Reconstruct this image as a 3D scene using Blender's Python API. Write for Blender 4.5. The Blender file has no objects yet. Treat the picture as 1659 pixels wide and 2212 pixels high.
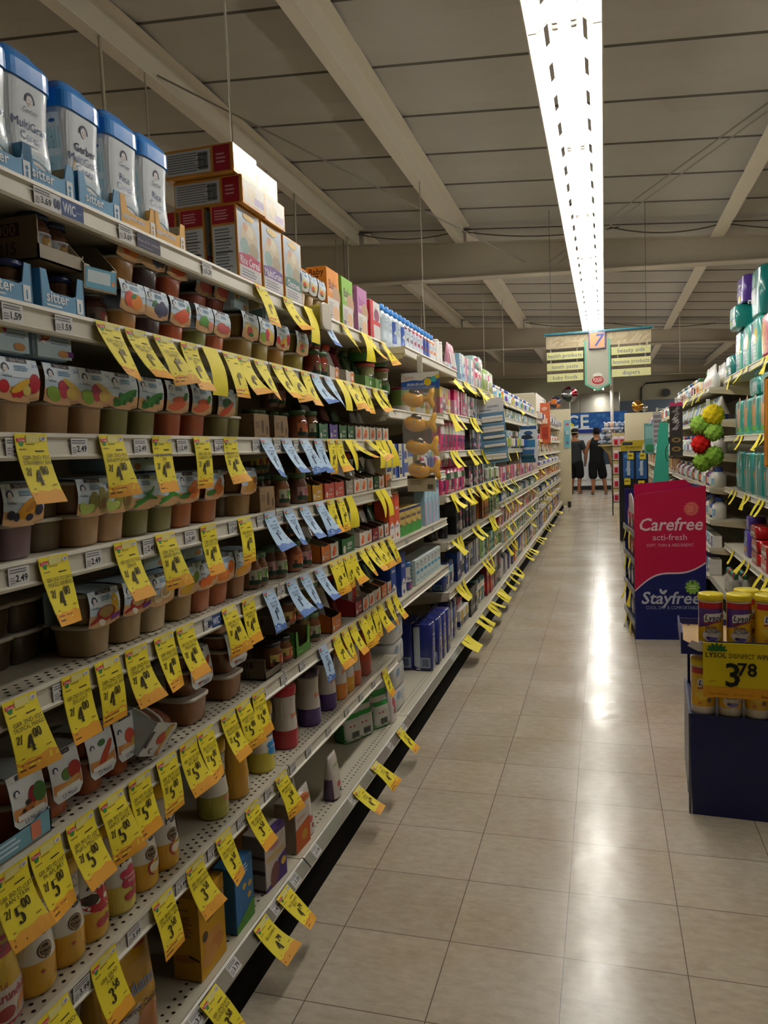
import bpy, math, random
from mathutils import Matrix, Vector
from mathutils.geometry import tessellate_polygon
random.seed(7)
PI = math.pi
scene = bpy.context.scene
COL = scene.collection
# ---------------------------------------------------------------- camera, world, exposure
FPX, CAMH = 1651.65, 1.3424
RV, UV_, FV = Vector((0.96047, 0.27582, -0.03725)), Vector((0.01420, 0.08480, 0.99630)), Vector((-0.27791, 0.95747, -0.07752))
RV = RV.normalized(); FV = (FV - RV * FV.dot(RV)).normalized(); UV_ = RV.cross(FV)
cam_d = bpy.data.cameras.new('camera'); cam = bpy.data.objects.new('camera', cam_d); COL.objects.link(cam)
cam_d.sensor_width = 36.0; cam_d.lens = FPX / 2212 * 36.0; cam_d.clip_start = 0.05; cam_d.clip_end = 200
cam.matrix_world = Matrix(((RV.x, UV_.x, -FV.x, 0), (RV.y, UV_.y, -FV.y, 0), (RV.z, UV_.z, -FV.z, CAMH), (0, 0, 0, 1)))
scene.camera = cam
LAMP = 36.0          # strength of the fluorescent tubes
world = bpy.data.worlds.new('world'); scene.world = world; world.use_nodes = True
world.node_tree.nodes['Background'].inputs[0].default_value = (1.0, 0.98, 0.95, 1)
world.node_tree.nodes['Background'].inputs[1].default_value = 0.25
scene.view_settings.view_transform = 'Standard'; scene.view_settings.look = 'None'
scene.view_settings.exposure = 0.12; scene.view_settings.gamma = 1.0
scene.view_settings.use_curve_mapping = False
try:
    scene.cycles.max_bounces = 5; scene.cycles.diffuse_bounces = 3; scene.cycles.glossy_bounces = 3
    scene.cycles.transparent_max_bounces = 8; scene.cycles.caustics_reflective = False; scene.cycles.caustics_refractive = False
    scene.cycles.use_denoising = True; scene.cycles.use_adaptive_sampling = True; scene.cycles.adaptive_threshold = 0.025
except Exception: pass

def at_x(px, X, z):
    """distance along the aisle at which the line (X, z) is met in the camera's column px"""
    a = (px - 829.5) / FPX; zz = z - CAMH
    return (a * (X * FV.x + zz * FV.z) - X * RV.x - zz * RV.z) / (RV.y - a * FV.y)

# ---------------------------------------------------------------- colours and materials
def C(h):
    if isinstance(h, tuple): return h
    h = h.lstrip('#'); o = []
    for i in (0, 2, 4):
        v = int(h[i:i+2], 16) / 255
        o.append(v / 12.92 if v <= 0.04045 else ((v + 0.055) / 1.055) ** 2.4)
    return (o[0], o[1], o[2], 1.0)

def mat(name, rough=0.5, spec=0.4, metal=0.0, coat=0.0, var=0.06, scale=30.0, bump=0.0, emit=0.0, alpha=1.0, trans=0.0, colour=None):
    m = bpy.data.materials.new(name); m.use_nodes = True; nt = m.node_tree; b = nt.nodes['Principled BSDF']
    b.inputs['Roughness'].default_value = rough; b.inputs['Metallic'].default_value = metal
    b.inputs['Specular IOR Level'].default_value = spec; b.inputs['Coat Weight'].default_value = coat
    if colour is None:
        a = nt.nodes.new('ShaderNodeAttribute'); a.attribute_name = 'Col'; src = a.outputs['Color']
    else:
        a = nt.nodes.new('ShaderNodeRGB'); a.outputs[0].default_value = C(colour); src = a.outputs[0]
    tc = nt.nodes.new('ShaderNodeTexCoord'); no = nt.nodes.new('ShaderNodeTexNoise')
    no.inputs['Scale'].default_value = scale; no.inputs['Detail'].default_value = 3.0
    nt.links.new(tc.outputs['Object'], no.inputs['Vector'])
    mr = nt.nodes.new('ShaderNodeMapRange'); mr.inputs['To Min'].default_value = 1 - var; mr.inputs['To Max'].default_value = 1 + var
    nt.links.new(no.outputs['Fac'], mr.inputs['Value'])
    mx = nt.nodes.new('ShaderNodeVectorMath'); mx.operation = 'SCALE'
    nt.links.new(src, mx.inputs[0]); nt.links.new(mr.outputs['Result'], mx.inputs['Scale'])
    nt.links.new(mx.outputs['Vector'], b.inputs['Base Color'])
    if bump:
        bp = nt.nodes.new('ShaderNodeBump'); bp.inputs['Strength'].default_value = bump; bp.inputs['Distance'].default_value = 0.004
        nt.links.new(no.outputs['Fac'], bp.inputs['Height']); nt.links.new(bp.outputs['Normal'], b.inputs['Normal'])
    if emit:
        nt.links.new(src, b.inputs['Emission Color']); b.inputs['Emission Strength'].default_value = emit
    if alpha < 1: b.inputs['Alpha'].default_value = alpha
    if trans: b.inputs['Transmission Weight'].default_value = trans
    return m

PAPER = mat('printed_paper', 0.55, 0.3)
CARD = mat('carton_board', 0.38, 0.4)
PLAST = mat('moulded_plastic', 0.25, 0.5, coat=0.2)
FILM = mat('glossy_film', 0.24, 0.5, coat=0.35, bump=0.12, scale=45.0)
METAL = mat('painted_steel', 0.38, 0.4, var=0.04)
SILVER = mat('brushed_aluminium', 0.3, 0.5, metal=0.85, var=0.08)
CHROME = mat('stainless_steel', 0.18, 0.5, metal=0.95, var=0.05, scale=4)
GLOSSGL = mat('jar_glass', 0.08, 0.6, coat=0.6)
CLOTH = mat('woven_cloth', 0.85, 0.15, bump=0.4, scale=90)
SKIN = mat('skin', 0.55, 0.3, var=0.05, scale=15)
CEIL = mat('ceiling_insulation', 0.75, 0.2, var=0.05, scale=2.0)
CLEAR = mat('clear_film', 0.06, 0.6, alpha=0.16, coat=0.6, bump=0.5, scale=40)
LIT = mat('fluorescent_tube', 0.4, 0.2, var=0.0, emit=LAMP)
GLOWW = mat('daylit_opening', 0.4, 0.2, var=0.0, emit=3.0)
GLOWS = mat('backlit_screen', 0.3, 0.4, var=0.0, emit=0.9)
MATTE = mat('matte_board', 0.9, 0.08, var=0.05)
WALLM = mat('painted_wall', 0.8, 0.2, var=0.06, scale=1.5)

# ---------------------------------------------------------------- glyphs of the built-in font, read once
GL = {}
def load_glyphs():
    chars = "ABCDEFGHIJKLMNOPQRSTUVWXYZabcdefghijklmnopqrstuvwxyz0123456789.,&/-'!%$"
    tmp = []
    for bold in (0, 1):
        for ch in chars:
            for k in (1, 2):
                cu = bpy.data.curves.new('g', 'FONT'); cu.body = ch * k; cu.resolution_u = 2
                if bold: cu.offset = 0.018
                o = bpy.data.objects.new('g', cu); COL.objects.link(o); tmp.append((bold, ch, k, o, cu))
    dg = bpy.context.evaluated_depsgraph_get(); dg.update()
    got = {}
    for bold, ch, k, o, cu in tmp:
        me = o.evaluated_get(dg).to_mesh()
        got[(bold, ch, k)] = ([(v.co.x, v.co.y) for v in me.vertices], [tuple(p.vertices) for p in me.polygons])
        o.evaluated_get(dg).to_mesh_clear()
    for bold, ch, k, o, cu in tmp:
        bpy.data.objects.remove(o); bpy.data.curves.remove(cu)
    for bold in (0, 1):
        for ch in chars:
            v, f = got[(bold, ch, 1)]; v2, _ = got[(bold, ch, 2)]
            w1 = max(p[0] for p in v); w2 = max(p[0] for p in v2)
            GL[(bold, ch)] = (v, f, w2 - w1)
load_glyphs()

def nib(lines, w, t):
    """strokes drawn with a broad pen: thick uprights, hairline horizontals"""
    quads = []
    for pts in lines:
        for (x0, y0), (x1, y1) in zip(pts, pts[1:]):
            dx, dy = x1 - x0, y1 - y0; L = math.hypot(dx, dy) or 1; nx, ny = -dy / L, dx / L
            k = w * abs(nx) ** 1.5 + t
            ex, ey = dx / L * t * 0.4, dy / L * t * 0.4
            quads.append([(x0 - ex + nx * k / 2, y0 - ey + ny * k / 2), (x0 - ex - nx * k / 2, y0 - ey - ny * k / 2), (x1 + ex - nx * k / 2, y1 + ey - ny * k / 2), (x1 + ex + nx * k / 2, y1 + ey + ny * k / 2)])
    return quads
def arc(cx, cy, rx, ry, a0, a1, n=12): return [(cx + rx * math.cos(math.radians(a0 + (a1 - a0) * i / n)), cy + ry * math.sin(math.radians(a0 + (a1 - a0) * i / n))) for i in range(n + 1)]
SERIF = {
 '0': [arc(.27, .5, .2, .48, 0, 360, 18)], '1': [[(.14, .82), (.3, .98), (.3, .02)], [(.14, .02), (.44, .02)]],
 '2': [arc(.27, .74, .18, .24, 170, -50, 10) + [(.08, .06)], [(.06, .03), (.47, .03)], [(.06, .08), (.47, .08)], [(.06, .055), (.47, .055)]],
 '3': [arc(.25, .74, .17, .23, 160, -80, 9), arc(.25, .27, .2, .26, 85, -160, 10)],
 '4': [[(.36, .02), (.36, .97), (.03, .28), (.52, .28)], [(.22, .02), (.5, .02)]],
 '5': [[(.44, .97), (.13, .97), (.11, .53)], arc(.25, .3, .2, .29, 130, -150, 12)],
 '6': [arc(.27, .3, .19, .28, 0, 360, 14), arc(.34, .5, .26, .48, 120, 190, 8)], '7': [[(.06, .86), (.06, .97), (.48, .97), (.2, .02)]],
 '8': [arc(.27, .74, .15, .23, 0, 360, 14), arc(.27, .26, .19, .26, 0, 360, 14)],
 '9': [arc(.27, .66, .19, .3, 0, 360, 14), arc(.2, .5, .26, .48, 40, -60, 8)], '/': [[(.02, -.1), (.36, 1.0)]]}

# ---------------------------------------------------------------- mesh building
class M:
    def __init__(s): s.v = []; s.f = []; s.c = []; s.s = []
    def add(s, vs, fs, col, smooth=False):
        b = len(s.v); s.v.extend(vs)
        for i, f in enumerate(fs):
            s.f.append(tuple(b + k for k in f)); s.c.append(col[i] if isinstance(col, list) else col); s.s.append(smooth)
        return s
    def box(s, x0, x1, y0, y1, z0, z1, col, sides=None):
        """sides: optional colours for (-x, +x, -y, +y, -z, +z)"""
        col = C(col); cs = [C(k) if k else col for k in sides] if sides else [col] * 6
        v = [(x0,y0,z0),(x1,y0,z0),(x1,y1,z0),(x0,y1,z0),(x0,y0,z1),(x1,y0,z1),(x1,y1,z1),(x0,y1,z1)]
        return s.add(v, [(0,4,7,3),(1,2,6,5),(0,1,5,4),(3,7,6,2),(0,3,2,1),(4,5,6,7)], cs)
    def rbox(s, x0, x1, y0, y1, z0, z1, col, r=0.004):
        """box with chamfered upright and top edges"""
        def ring(z, i): return [(x0+i+r,y0+i,z),(x1-i-r,y0+i,z),(x1-i,y0+i+r,z),(x1-i,y1-i-r,z),(x1-i-r,y1-i,z),(x0+i+r,y1-i,z),(x0+i,y1-i-r,z),(x0+i,y0+i+r,z)]
        return s.rings([ring(z0, r), ring(z0 + r, 0), ring(z1 - r, 0), ring(z1, r)], col)
    def rings(s, rs, col, cap=(True, True), smooth=False, closed=True):
        n = len(rs[0]); v = [p for r in rs for p in r]; f = []; cc = []
        for i in range(len(rs) - 1):
            c = C(col[i]) if isinstance(col, list) else C(col)
            for k in range(n if closed else n - 1):
                f.append((i*n+k, i*n+(k+1)%n, (i+1)*n+(k+1)%n, (i+1)*n+k)); cc.append(c)
        s.add(v, f, cc, smooth)
        b = len(s.v) - len(v)
        if cap[0]: s.f.append(tuple(b + k for k in reversed(range(n)))); s.c.append(cc[0]); s.s.append(False)
        if cap[1]: s.f.append(tuple(b + (len(rs)-1)*n + k for k in range(n))); s.c.append(cc[-1]); s.s.append(False)
        return s
    def lathe(s, prof, col, cx=0, cy=0, n=16, cap=(True, True), smooth=True):
        return s.rings([[(cx + r*math.cos(2*PI*k/n), cy + r*math.sin(2*PI*k/n), z) for k in range(n)] for r, z in prof], col, cap, smooth)
    def tube(s, pts, r, col, n=6, smooth=True):
        rs = []; P = [Vector(p) for p in pts]
        for i, p in enumerate(P):
            d = (P[min(i+1, len(P)-1)] - P[max(i-1, 0)]).normalized()
            a = d.cross(Vector((0, 0, 1)) if abs(d.z) < 0.9 else Vector((1, 0, 0))).normalized(); b = d.cross(a)
            rs.append([tuple(p + (a * math.cos(2*PI*k/n) + b * math.sin(2*PI*k/n)) * r) for k in range(n)])
        return s.rings(rs, col, (True, True), smooth)
    def ext(s, poly, axis, a0, a1, col):
        """polygon extruded along an axis; poly gives the other two coordinates in order x,y,z"""
        def P(p, t):
            q = list(p); q.insert(axis, t); return tuple(q)
        n = len(poly); v = [P(p, a0) for p in poly] + [P(p, a1) for p in poly]
        f = [(k, (k+1)%n, n+(k+1)%n, n+k) for k in range(n)]
        for t in tessellate_polygon([[Vector((p[0], p[1], 0)) for p in poly]]): f += [tuple(t), tuple(n + k for k in reversed(t))]
        return s.add(v, f, C(col))
    def sheet(s, g, col, smooth=True):
        """grid of points; col may be a function (i, j) -> colour"""
        R, K = len(g), len(g[0]); v = [p for r in g for p in r]; f = []; cc = []
        for i in range(R-1):
            for j in range(K-1):
                f.append((i*K+j, i*K+j+1, (i+1)*K+j+1, (i+1)*K+j)); cc.append(C(col(i, j)) if callable(col) else C(col))
        return s.add(v, f, cc, smooth)
    def prints(s, spec, w, h, fmap, lift=0.0004, step=0.00012, nx=1, ny=1):
        """printed shapes: coordinates are fractions of a face w x h; fmap(u, v, lift) places them on the thing"""
        curved = nx > 2
        if curved: nx *= 2.4; ny *= 2
        for k, d in enumerate(spec):
            t = d[0]; L = lift + step * k; pt = lambda x, y: fmap((x - .5) * w, y * h, L)
            if t == 'r':
                _, x, y, rw, rh, c = d[:6]; a, b = max(1, round(nx * rw)), max(1, round(ny * rh))
                s.sheet([[pt(x + rw*i/a, y + rh*j/b) for i in range(a+1)] for j in range(b+1)], c, False)
            elif t == 'e':
                _, x, y, rx, ry, c = d[:6]; ro = math.radians(d[6]) if len(d) > 6 else 0; n = 14; ar = w / h
                def E(q, a):
                    ex, ey = rx*q*math.cos(a), ry*q*math.sin(a)
                    return pt(x + ex*math.cos(ro) - ey*math.sin(ro), y + (ex*math.sin(ro) + ey*math.cos(ro)) * ar)
                v = [pt(x, y)] + [E(.6, 2*PI*i/n) for i in range(n)] + [E(1, 2*PI*i/n) for i in range(n)]
                s.add(v, [(0, 1+i, 1+(i+1)%n) for i in range(n)] + [(1+i, 1+n+i, 1+n+(i+1)%n, 1+(i+1)%n) for i in range(n)], C(c))
            elif t == 'p':
                _, pts, c = d[:3]
                xs = [p[0] for p in pts]; x0, x1 = min(xs), max(xs); n = max(1, round(nx * (x1 - x0))) if nx > 1 else 1
                for i in range(n):                 # cut into upright strips so that it follows a curved face
                    P = list(pts)
                    if n > 1:
                        for lim, sg in ((x0 + (x1-x0)*i/n, 1), (x0 + (x1-x0)*(i+1)/n, -1)):
                            Q = []
                            for a, b in zip(P, P[1:] + P[:1]):
                                da, db = sg*(a[0]-lim), sg*(b[0]-lim)
                                if da >= 0: Q.append(a)
                                if da * db < 0: t = da/(da-db); Q.append((a[0]+(b[0]-a[0])*t, a[1]+(b[1]-a[1])*t))
                            P = Q
                            if len(P) < 3: break
                    if len(P) < 3: continue
                    tri = tessellate_polygon([[Vector((p[0], p[1], 0)) for p in P]])
                    s.add([pt(*p) for p in P], [tuple(q) for q in tri], C(c))
            elif t == 'q':                       # arch: a thick curved stroke
                _, x, y, rx, ry, th, a0, a1, c = d; n = 12; ar = w / h; v = []
                for i in range(n+1):
                    a = math.radians(a0 + (a1-a0)*i/n)
                    v += [pt(x + rx*math.cos(a), y + ry*math.sin(a)*ar), pt(x + (rx-th)*math.cos(a), y + (ry-th)*math.sin(a)*ar)]
                s.add(v, [(2*i, 2*i+1, 2*i+3, 2*i+2) for i in range(n)], C(c))
            elif t in 'tb':                      # text, t regular / b bold: centre x, y, size, colour, max width, rotation
                _, tx, x, y, sz, c = d[:6]; mw = d[6] if len(d) > 6 else 9; ro = math.radians(d[7]) if len(d) > 7 else 0
                sh = d[8] if len(d) > 8 else 0
                if curved: L += .0008
                bold = 1 if t == 'b' else 0; adv = 0; items = []
                for ch in tx:
                    if ch == ' ' or (bold, ch) not in GL: adv += .3; continue
                    g = GL[(bold, ch)]; items.append((adv, g)); adv += g[2]
                S = sz * w; sx = min(1, mw * w / max(adv * S, 1e-6))
                for a, (gv, gf, _) in items:
                    vv = []
                    for p in gv:
                        X, Y = (a + p[0] - adv/2 + sh*p[1]) * S * sx, (p[1] - .33) * S
                        vv.append(fmap((x-.5)*w + X*math.cos(ro) - Y*math.sin(ro), y*h + X*math.sin(ro) + Y*math.cos(ro), L))
                    s.add(vv, gf, C(c))
            elif t == 'n':                       # serif price digits
                _, tx, x, y, sz, c = d[:6]; S = sz * w; a = 0
                for ch in tx:
                    for q in nib(SERIF[ch], .13, .045):
                        s.add([fmap((x-.5)*w + (a+p[0])*S, y*h + p[1]*S, L) for p in q], [(0,1,2,3)], C(c))
                    a += .56
            elif t == 'bar':                     # bar code
                _, x, y, rw, rh, c = d; r = random.Random(3); xx = 0
                while xx < rw:
                    k = rw * r.choice((.02, .03, .05))
                    s.sheet([[pt(x+xx, y), pt(x+min(xx+k, rw), y)], [pt(x+xx, y+rh), pt(x+min(xx+k, rw), y+rh)]], c, False); xx += k + rw * r.choice((.02, .03))
            elif t == 'l':                       # lines of small print
                _, x, y, rw, rh, n, c = d; r = random.Random(n)
                for i in range(n):
                    yy = y + rh * (1 - (i + .7) / n); q = rw * r.uniform(.65, 1)
                    s.sheet([[pt(x, yy), pt(x+q, yy)], [pt(x, yy + rh*.45/n), pt(x+q, yy + rh*.45/n)]], c, False)
        return s
    def mesh(s, name, m):
        me = bpy.data.meshes.new(name); me.from_pydata([tuple(p) for p in s.v], [], s.f)
        a = me.color_attributes.new('Col', 'FLOAT_COLOR', 'CORNER'); buf = []
        for f, c in zip(s.f, s.c): buf += list(c) * len(f)
        a.data.foreach_set('color', buf)
        me.polygons.foreach_set('use_smooth', s.s); me.materials.append(m); me.update()
        return me

def obj(name, mb, m, parent=None, loc=None):
    me = mb if isinstance(mb, bpy.types.Mesh) else mb.mesh(name, m)
    o = bpy.data.objects.new(name, me); COL.objects.link(o)
    if parent: o.parent = parent
    if loc: o.location = loc
    return o
def empty(name, loc=(0, 0, 0), rz=0.0):
    o = bpy.data.objects.new(name, None); COL.objects.link(o); o.location = loc; o.rotation_euler = (0, 0, rz); o.empty_display_size = .05; return o
def struct(name, mb, m, parent=None):
    o = obj(name, mb, m, parent)
    if not parent: o['kind'] = 'structure'
    return o
KIDS = {}
def tree(o):
    if o.name not in KIDS: KIDS[o.name] = list(o.children)
    return KIDS[o.name]
def dup(o, parent=None):
    c = o.copy(); COL.objects.link(c); c.parent = parent
    kids = []
    for ch in tree(o): kids.append(dup(ch, c))
    KIDS[c.name] = kids
    return c
PENDING = []   # (object, description, place, category, sort key)
PROTO = {}
def place(key, make, loc, rot=0.0, desc='', where='', cat='', tilt=None, order=None):
    """one thing: the first of its kind is built, the later ones are copies of it with copies of its parts"""
    if key not in PROTO: o = PROTO[key] = make()
    else: o = dup(PROTO[key])
    o.location = (loc[0], loc[1], loc[2] + .001)
    if tilt: o.rotation_euler = (tilt[0], tilt[1], rot)
    else: o.rotation_euler = (0, 0, rot)
    PENDING.append((o, desc, where, cat, loc[1] if order is None else order)); return o
def tag(o, label, cat, group=None, kind=None):
    o['label'] = label; o['category'] = cat
    if group: o['group'] = group
    if kind: o['kind'] = kind
    return o
ORD = 'zeroth first second third fourth fifth sixth seventh eighth ninth tenth eleventh twelfth thirteenth fourteenth fifteenth sixteenth seventeenth eighteenth nineteenth twentieth'.split()
TENS = {2: 'twenty', 3: 'thirty', 4: 'forty', 5: 'fifty', 6: 'sixty'}
def ordinal(n): return ORD[n] if n <= 20 else (TENS[n // 10] + '-' + ORD[n % 10] if n % 10 else TENS[n // 10][:-1] + 'ieth')

# ---------------------------------------------------------------- lofted bodies (canisters, jars, bottles, pouches, bags)
class Loft:
    """rings (z, half depth x, half width y, exponent, x shift); the front faces local +X"""
    def __init__(s, rings, n=24): s.r = rings; s.n = n
    def at(s, v):
        R = s.r
        for a, b in zip(R, R[1:]):
            if v <= b[0]:
                t = (v - a[0]) / max(b[0] - a[0], 1e-9); t = max(0, t)
                return [a[i] + (b[i] - a[i]) * t for i in range(5)]
        return list(R[-1])
    def front(s, u, v, lift):
        z, hx, hy, ex, dx = s.at(v); q = min(abs(u) / max(hy, 1e-6), .995)
        return (dx + hx * (1 - q ** ex) ** (1 / ex) + lift, u, v)
    def side(s, u, v, lift):
        z, hx, hy, ex, dx = s.at(v); q = min(abs(u) / max(hx, 1e-6), .995)
        return (dx + u, -hy * (1 - q ** ex) ** (1 / ex) - lift, v)
    def ring(s, R):
        z, hx, hy, ex, dx = R; o = []
        for k in range(s.n):
            a = 2 * PI * k / s.n; c, w = math.cos(a), math.sin(a)
            o.append((dx + hx * math.copysign(abs(c) ** (2 / ex), c), hy * math.copysign(abs(w) ** (2 / ex), w), z))
        return o
    def into(s, m, col, cap=(True, True), smooth=True):
        return m.rings([s.ring(q) for q in s.r], col, cap, smooth)
def planar(x=0.0): return lambda u, v, l: (x + l, u, v)
# ================================================================ the building
def floor_material():
    m = bpy.data.materials.new('vinyl_floor_tile'); m.use_nodes = True; nt = m.node_tree; N = nt.nodes; L = nt.links; b = N['Principled BSDF']
    tc = N.new('ShaderNodeTexCoord'); mp = N.new('ShaderNodeMapping'); mp.inputs['Location'].default_value = (0.731, -1.6526, 0)
    L.new(tc.outputs['Object'], mp.inputs['Vector'])
    sc = N.new('ShaderNodeVectorMath'); sc.operation = 'SCALE'; sc.inputs['Scale'].default_value = 1 / 0.305; L.new(mp.outputs[0], sc.inputs[0])
    fl = N.new('ShaderNodeVectorMath'); fl.operation = 'FLOOR'; L.new(sc.outputs[0], fl.inputs[0])
    fr = N.new('ShaderNodeVectorMath'); fr.operation = 'FRACTION'; L.new(sc.outputs[0], fr.inputs[0])
    wn = N.new('ShaderNodeTexWhiteNoise'); wn.noise_dimensions = '2D'; L.new(fl.outputs[0], wn.inputs['Vector'])
    sx = N.new('ShaderNodeSeparateXYZ'); L.new(fr.outputs[0], sx.inputs[0])
    def edge(o):
        a = N.new('ShaderNodeMath'); a.operation = 'SUBTRACT'; a.inputs[1].default_value = .5; L.new(o, a.inputs[0])
        c = N.new('ShaderNodeMath'); c.operation = 'ABSOLUTE'; L.new(a.outputs[0], c.inputs[0])
        d = N.new('ShaderNodeMath'); d.operation = 'GREATER_THAN'; d.inputs[1].default_value = .4955; L.new(c.outputs[0], d.inputs[0]); return d.outputs[0]
    mxe = N.new('ShaderNodeMath'); mxe.operation = 'MAXIMUM'; L.new(edge(sx.outputs[0]), mxe.inputs[0]); L.new(edge(sx.outputs[1]), mxe.inputs[1])
    n1 = N.new('ShaderNodeTexNoise'); n1.inputs['Scale'].default_value = 2.2; n1.inputs['Detail'].default_value = 4
    st = N.new('ShaderNodeMapping'); st.inputs['Scale'].default_value = (13, 28, 1); L.new(tc.outputs['Object'], st.inputs['Vector'])
    n2 = N.new('ShaderNodeTexNoise'); n2.inputs['Scale'].default_value = 1.6; n2.inputs['Detail'].default_value = 6; n2.inputs['Roughness'].default_value = .7; L.new(st.outputs[0], n2.inputs['Vector'])
    L.new(tc.outputs['Object'], n1.inputs['Vector'])
    cr = N.new('ShaderNodeValToRGB'); e = cr.color_ramp.elements
    e[0].position = .3; e[0].color = C('#b3a693'); e[1].position = .7; e[1].color = C('#c9bfad'); L.new(n2.outputs['Fac'], cr.inputs[0])
    cr2 = N.new('ShaderNodeValToRGB'); e = cr2.color_ramp.elements
    e[0].position = .35; e[0].color = (.88, .83, .77, 1); e[1].position = .65; e[1].color = (1, 1, 1, 1); L.new(n1.outputs['Fac'], cr2.inputs[0])
    mu = N.new('ShaderNodeMix'); mu.data_type = 'RGBA'; mu.blend_type = 'MULTIPLY'; mu.inputs[0].default_value = 1; L.new(cr.outputs[0], mu.inputs[6]); L.new(cr2.outputs[0], mu.inputs[7])
    mr = N.new('ShaderNodeMapRange'); mr.inputs['To Min'].default_value = .93; mr.inputs['To Max'].default_value = 1.05; L.new(wn.outputs['Value'], mr.inputs['Value'])
    vs = N.new('ShaderNodeVectorMath'); vs.operation = 'SCALE'; L.new(mu.outputs[2], vs.inputs[0]); L.new(mr.outputs[0], vs.inputs['Scale'])
    mg = N.new('ShaderNodeMix'); mg.data_type = 'RGBA'; L.new(mxe.outputs[0], mg.inputs[0]); L.new(vs.outputs[0], mg.inputs[6]); mg.inputs[7].default_value = C('#6d6053')
    L.new(mg.outputs[2], b.inputs['Base Color'])
    rr = N.new('ShaderNodeMapRange'); rr.inputs['To Min'].default_value = .13; rr.inputs['To Max'].default_value = .3; L.new(n1.outputs['Fac'], rr.inputs['Value']); L.new(rr.outputs[0], b.inputs['Roughness'])
    b.inputs['Specular IOR Level'].default_value = .55
    n3 = N.new('ShaderNodeTexNoise'); n3.inputs['Scale'].default_value = 5.5; n3.inputs['Detail'].default_value = 2; L.new(tc.outputs['Object'], n3.inputs['Vector'])
    bp = N.new('ShaderNodeBump'); bp.inputs['Strength'].default_value = .16; bp.inputs['Distance'].default_value = .012; L.new(n3.outputs['Fac'], bp.inputs['Height']); L.new(bp.outputs[0], b.inputs['Normal'])
    return m
FLOORM = floor_material()
struct('floor', M().add([(-9, -5, 0), (9, -5, 0), (9, 30, 0), (-9, 30, 0)], [(0, 1, 2, 3)], C('#b5a893')), FLOORM)
ROOF = lambda x: 4.03 - .085 * x
# insulation blanket sagging between the roof's cross seams
g = []; y = -5.0
seam = 5.62 - .88 * 12
ys = []
k = 0
while seam + .88 * k < 29:
    for t, dz in ((0, .0), (.015, -.012), (.03, 0), (.25, -.03), (.5, -.042), (.75, -.03)): ys.append((seam + .88 * (k + t), dz))
    k += 1
rows = [[(x, yy, ROOF(x) + dz) for x in (-9, -6, -3, 0, 3, 6, 9)] for yy, dz in ys]
mb = M(); cl = C('#b9b3a9'); dk = C('#6e695f')
R, K = len(rows), 7
for i in range(R - 1):
    mb.sheet([rows[i], rows[i + 1]], dk if i % 6 in (0, 1) else cl, i % 6 > 1)
struct('ceiling', mb, CEIL)
def ibeam(name, y, x0, x1, zb, zt, w, col):
    """a transverse frame beam between two heights that fall across the store"""
    m = M(); n = 6
    for i in range(n):
        a, b = x0 + (x1 - x0) * i / n, x0 + (x1 - x0) * (i + 1) / n
        def blk(ya, yb, f0, f1):
            v = [(a, ya, f0(a)), (b, ya, f0(b)), (b, yb, f0(b)), (a, yb, f0(a)), (a, ya, f1(a)), (b, ya, f1(b)), (b, yb, f1(b)), (a, yb, f1(a))]
            m.add(v, [(0,3,2,1),(4,5,6,7),(0,1,5,4),(2,3,7,6)], C(col))
        blk(y - .006, y + .006, zb, zt); blk(y - w/2, y + w/2, lambda x: zb(x) - .012, zb); blk(y - w/2, y + w/2, zt, lambda x: zt(x) + .012)
    return struct(name, m, METAL)
zt = lambda x: 3.79 - .085 * x
zb = lambda x: 3.45 - .037 * x
for i, y in enumerate((2.45, 9.85, 17.25, 24.6)): ibeam('beam_%d' % (i + 1), y, -9, 9, zb, zt, .2, '#b9ad97')
def purlin(name, x, y0, y1, w, h):
    z1 = ROOF(x) - .045; m = M()
    m.box(x - .012, x + .012, y0, y1, z1 - h, z1, '#cfc4ae'); m.box(x - w, x + .012, y0, y1, z1 - h - .01, z1 - h, '#d8cdb8'); m.box(x - .012, x + w, y0, y1, z1 - .01, z1, '#d8cdb8')
    return struct(name, m, METAL)
i = 0
for a, b in ((-4, 2.35), (2.55, 9.75), (9.95, 17.15), (17.35, 24.5)):
    for x in (-6.0, -4.5, -3.04, -1.67, 1.34, 2.9, 4.4, 6.0):
        i += 1; purlin('purlin_%d' % i, x, a, b, .09 if x != 1.34 else .13, .19)
def wall(name, x0, x1, y0, y1, z1, col):
    m = M(); m.box(x0, x1, y0, y1, 0, z1, col); return struct(name, m, WALLM)
wall('wall_far', -9, 9, 27.0, 27.1, 5, '#a79f86'); wall('wall_behind', -9, 9, -5.1, -5, 5, '#b0a898')
wall('wall_west', -9.1, -9, -5, 27, 5, '#a8a08e'); wall('wall_east', 9, 9.1, -5, 27, 5, '#a8a08e')

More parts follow.
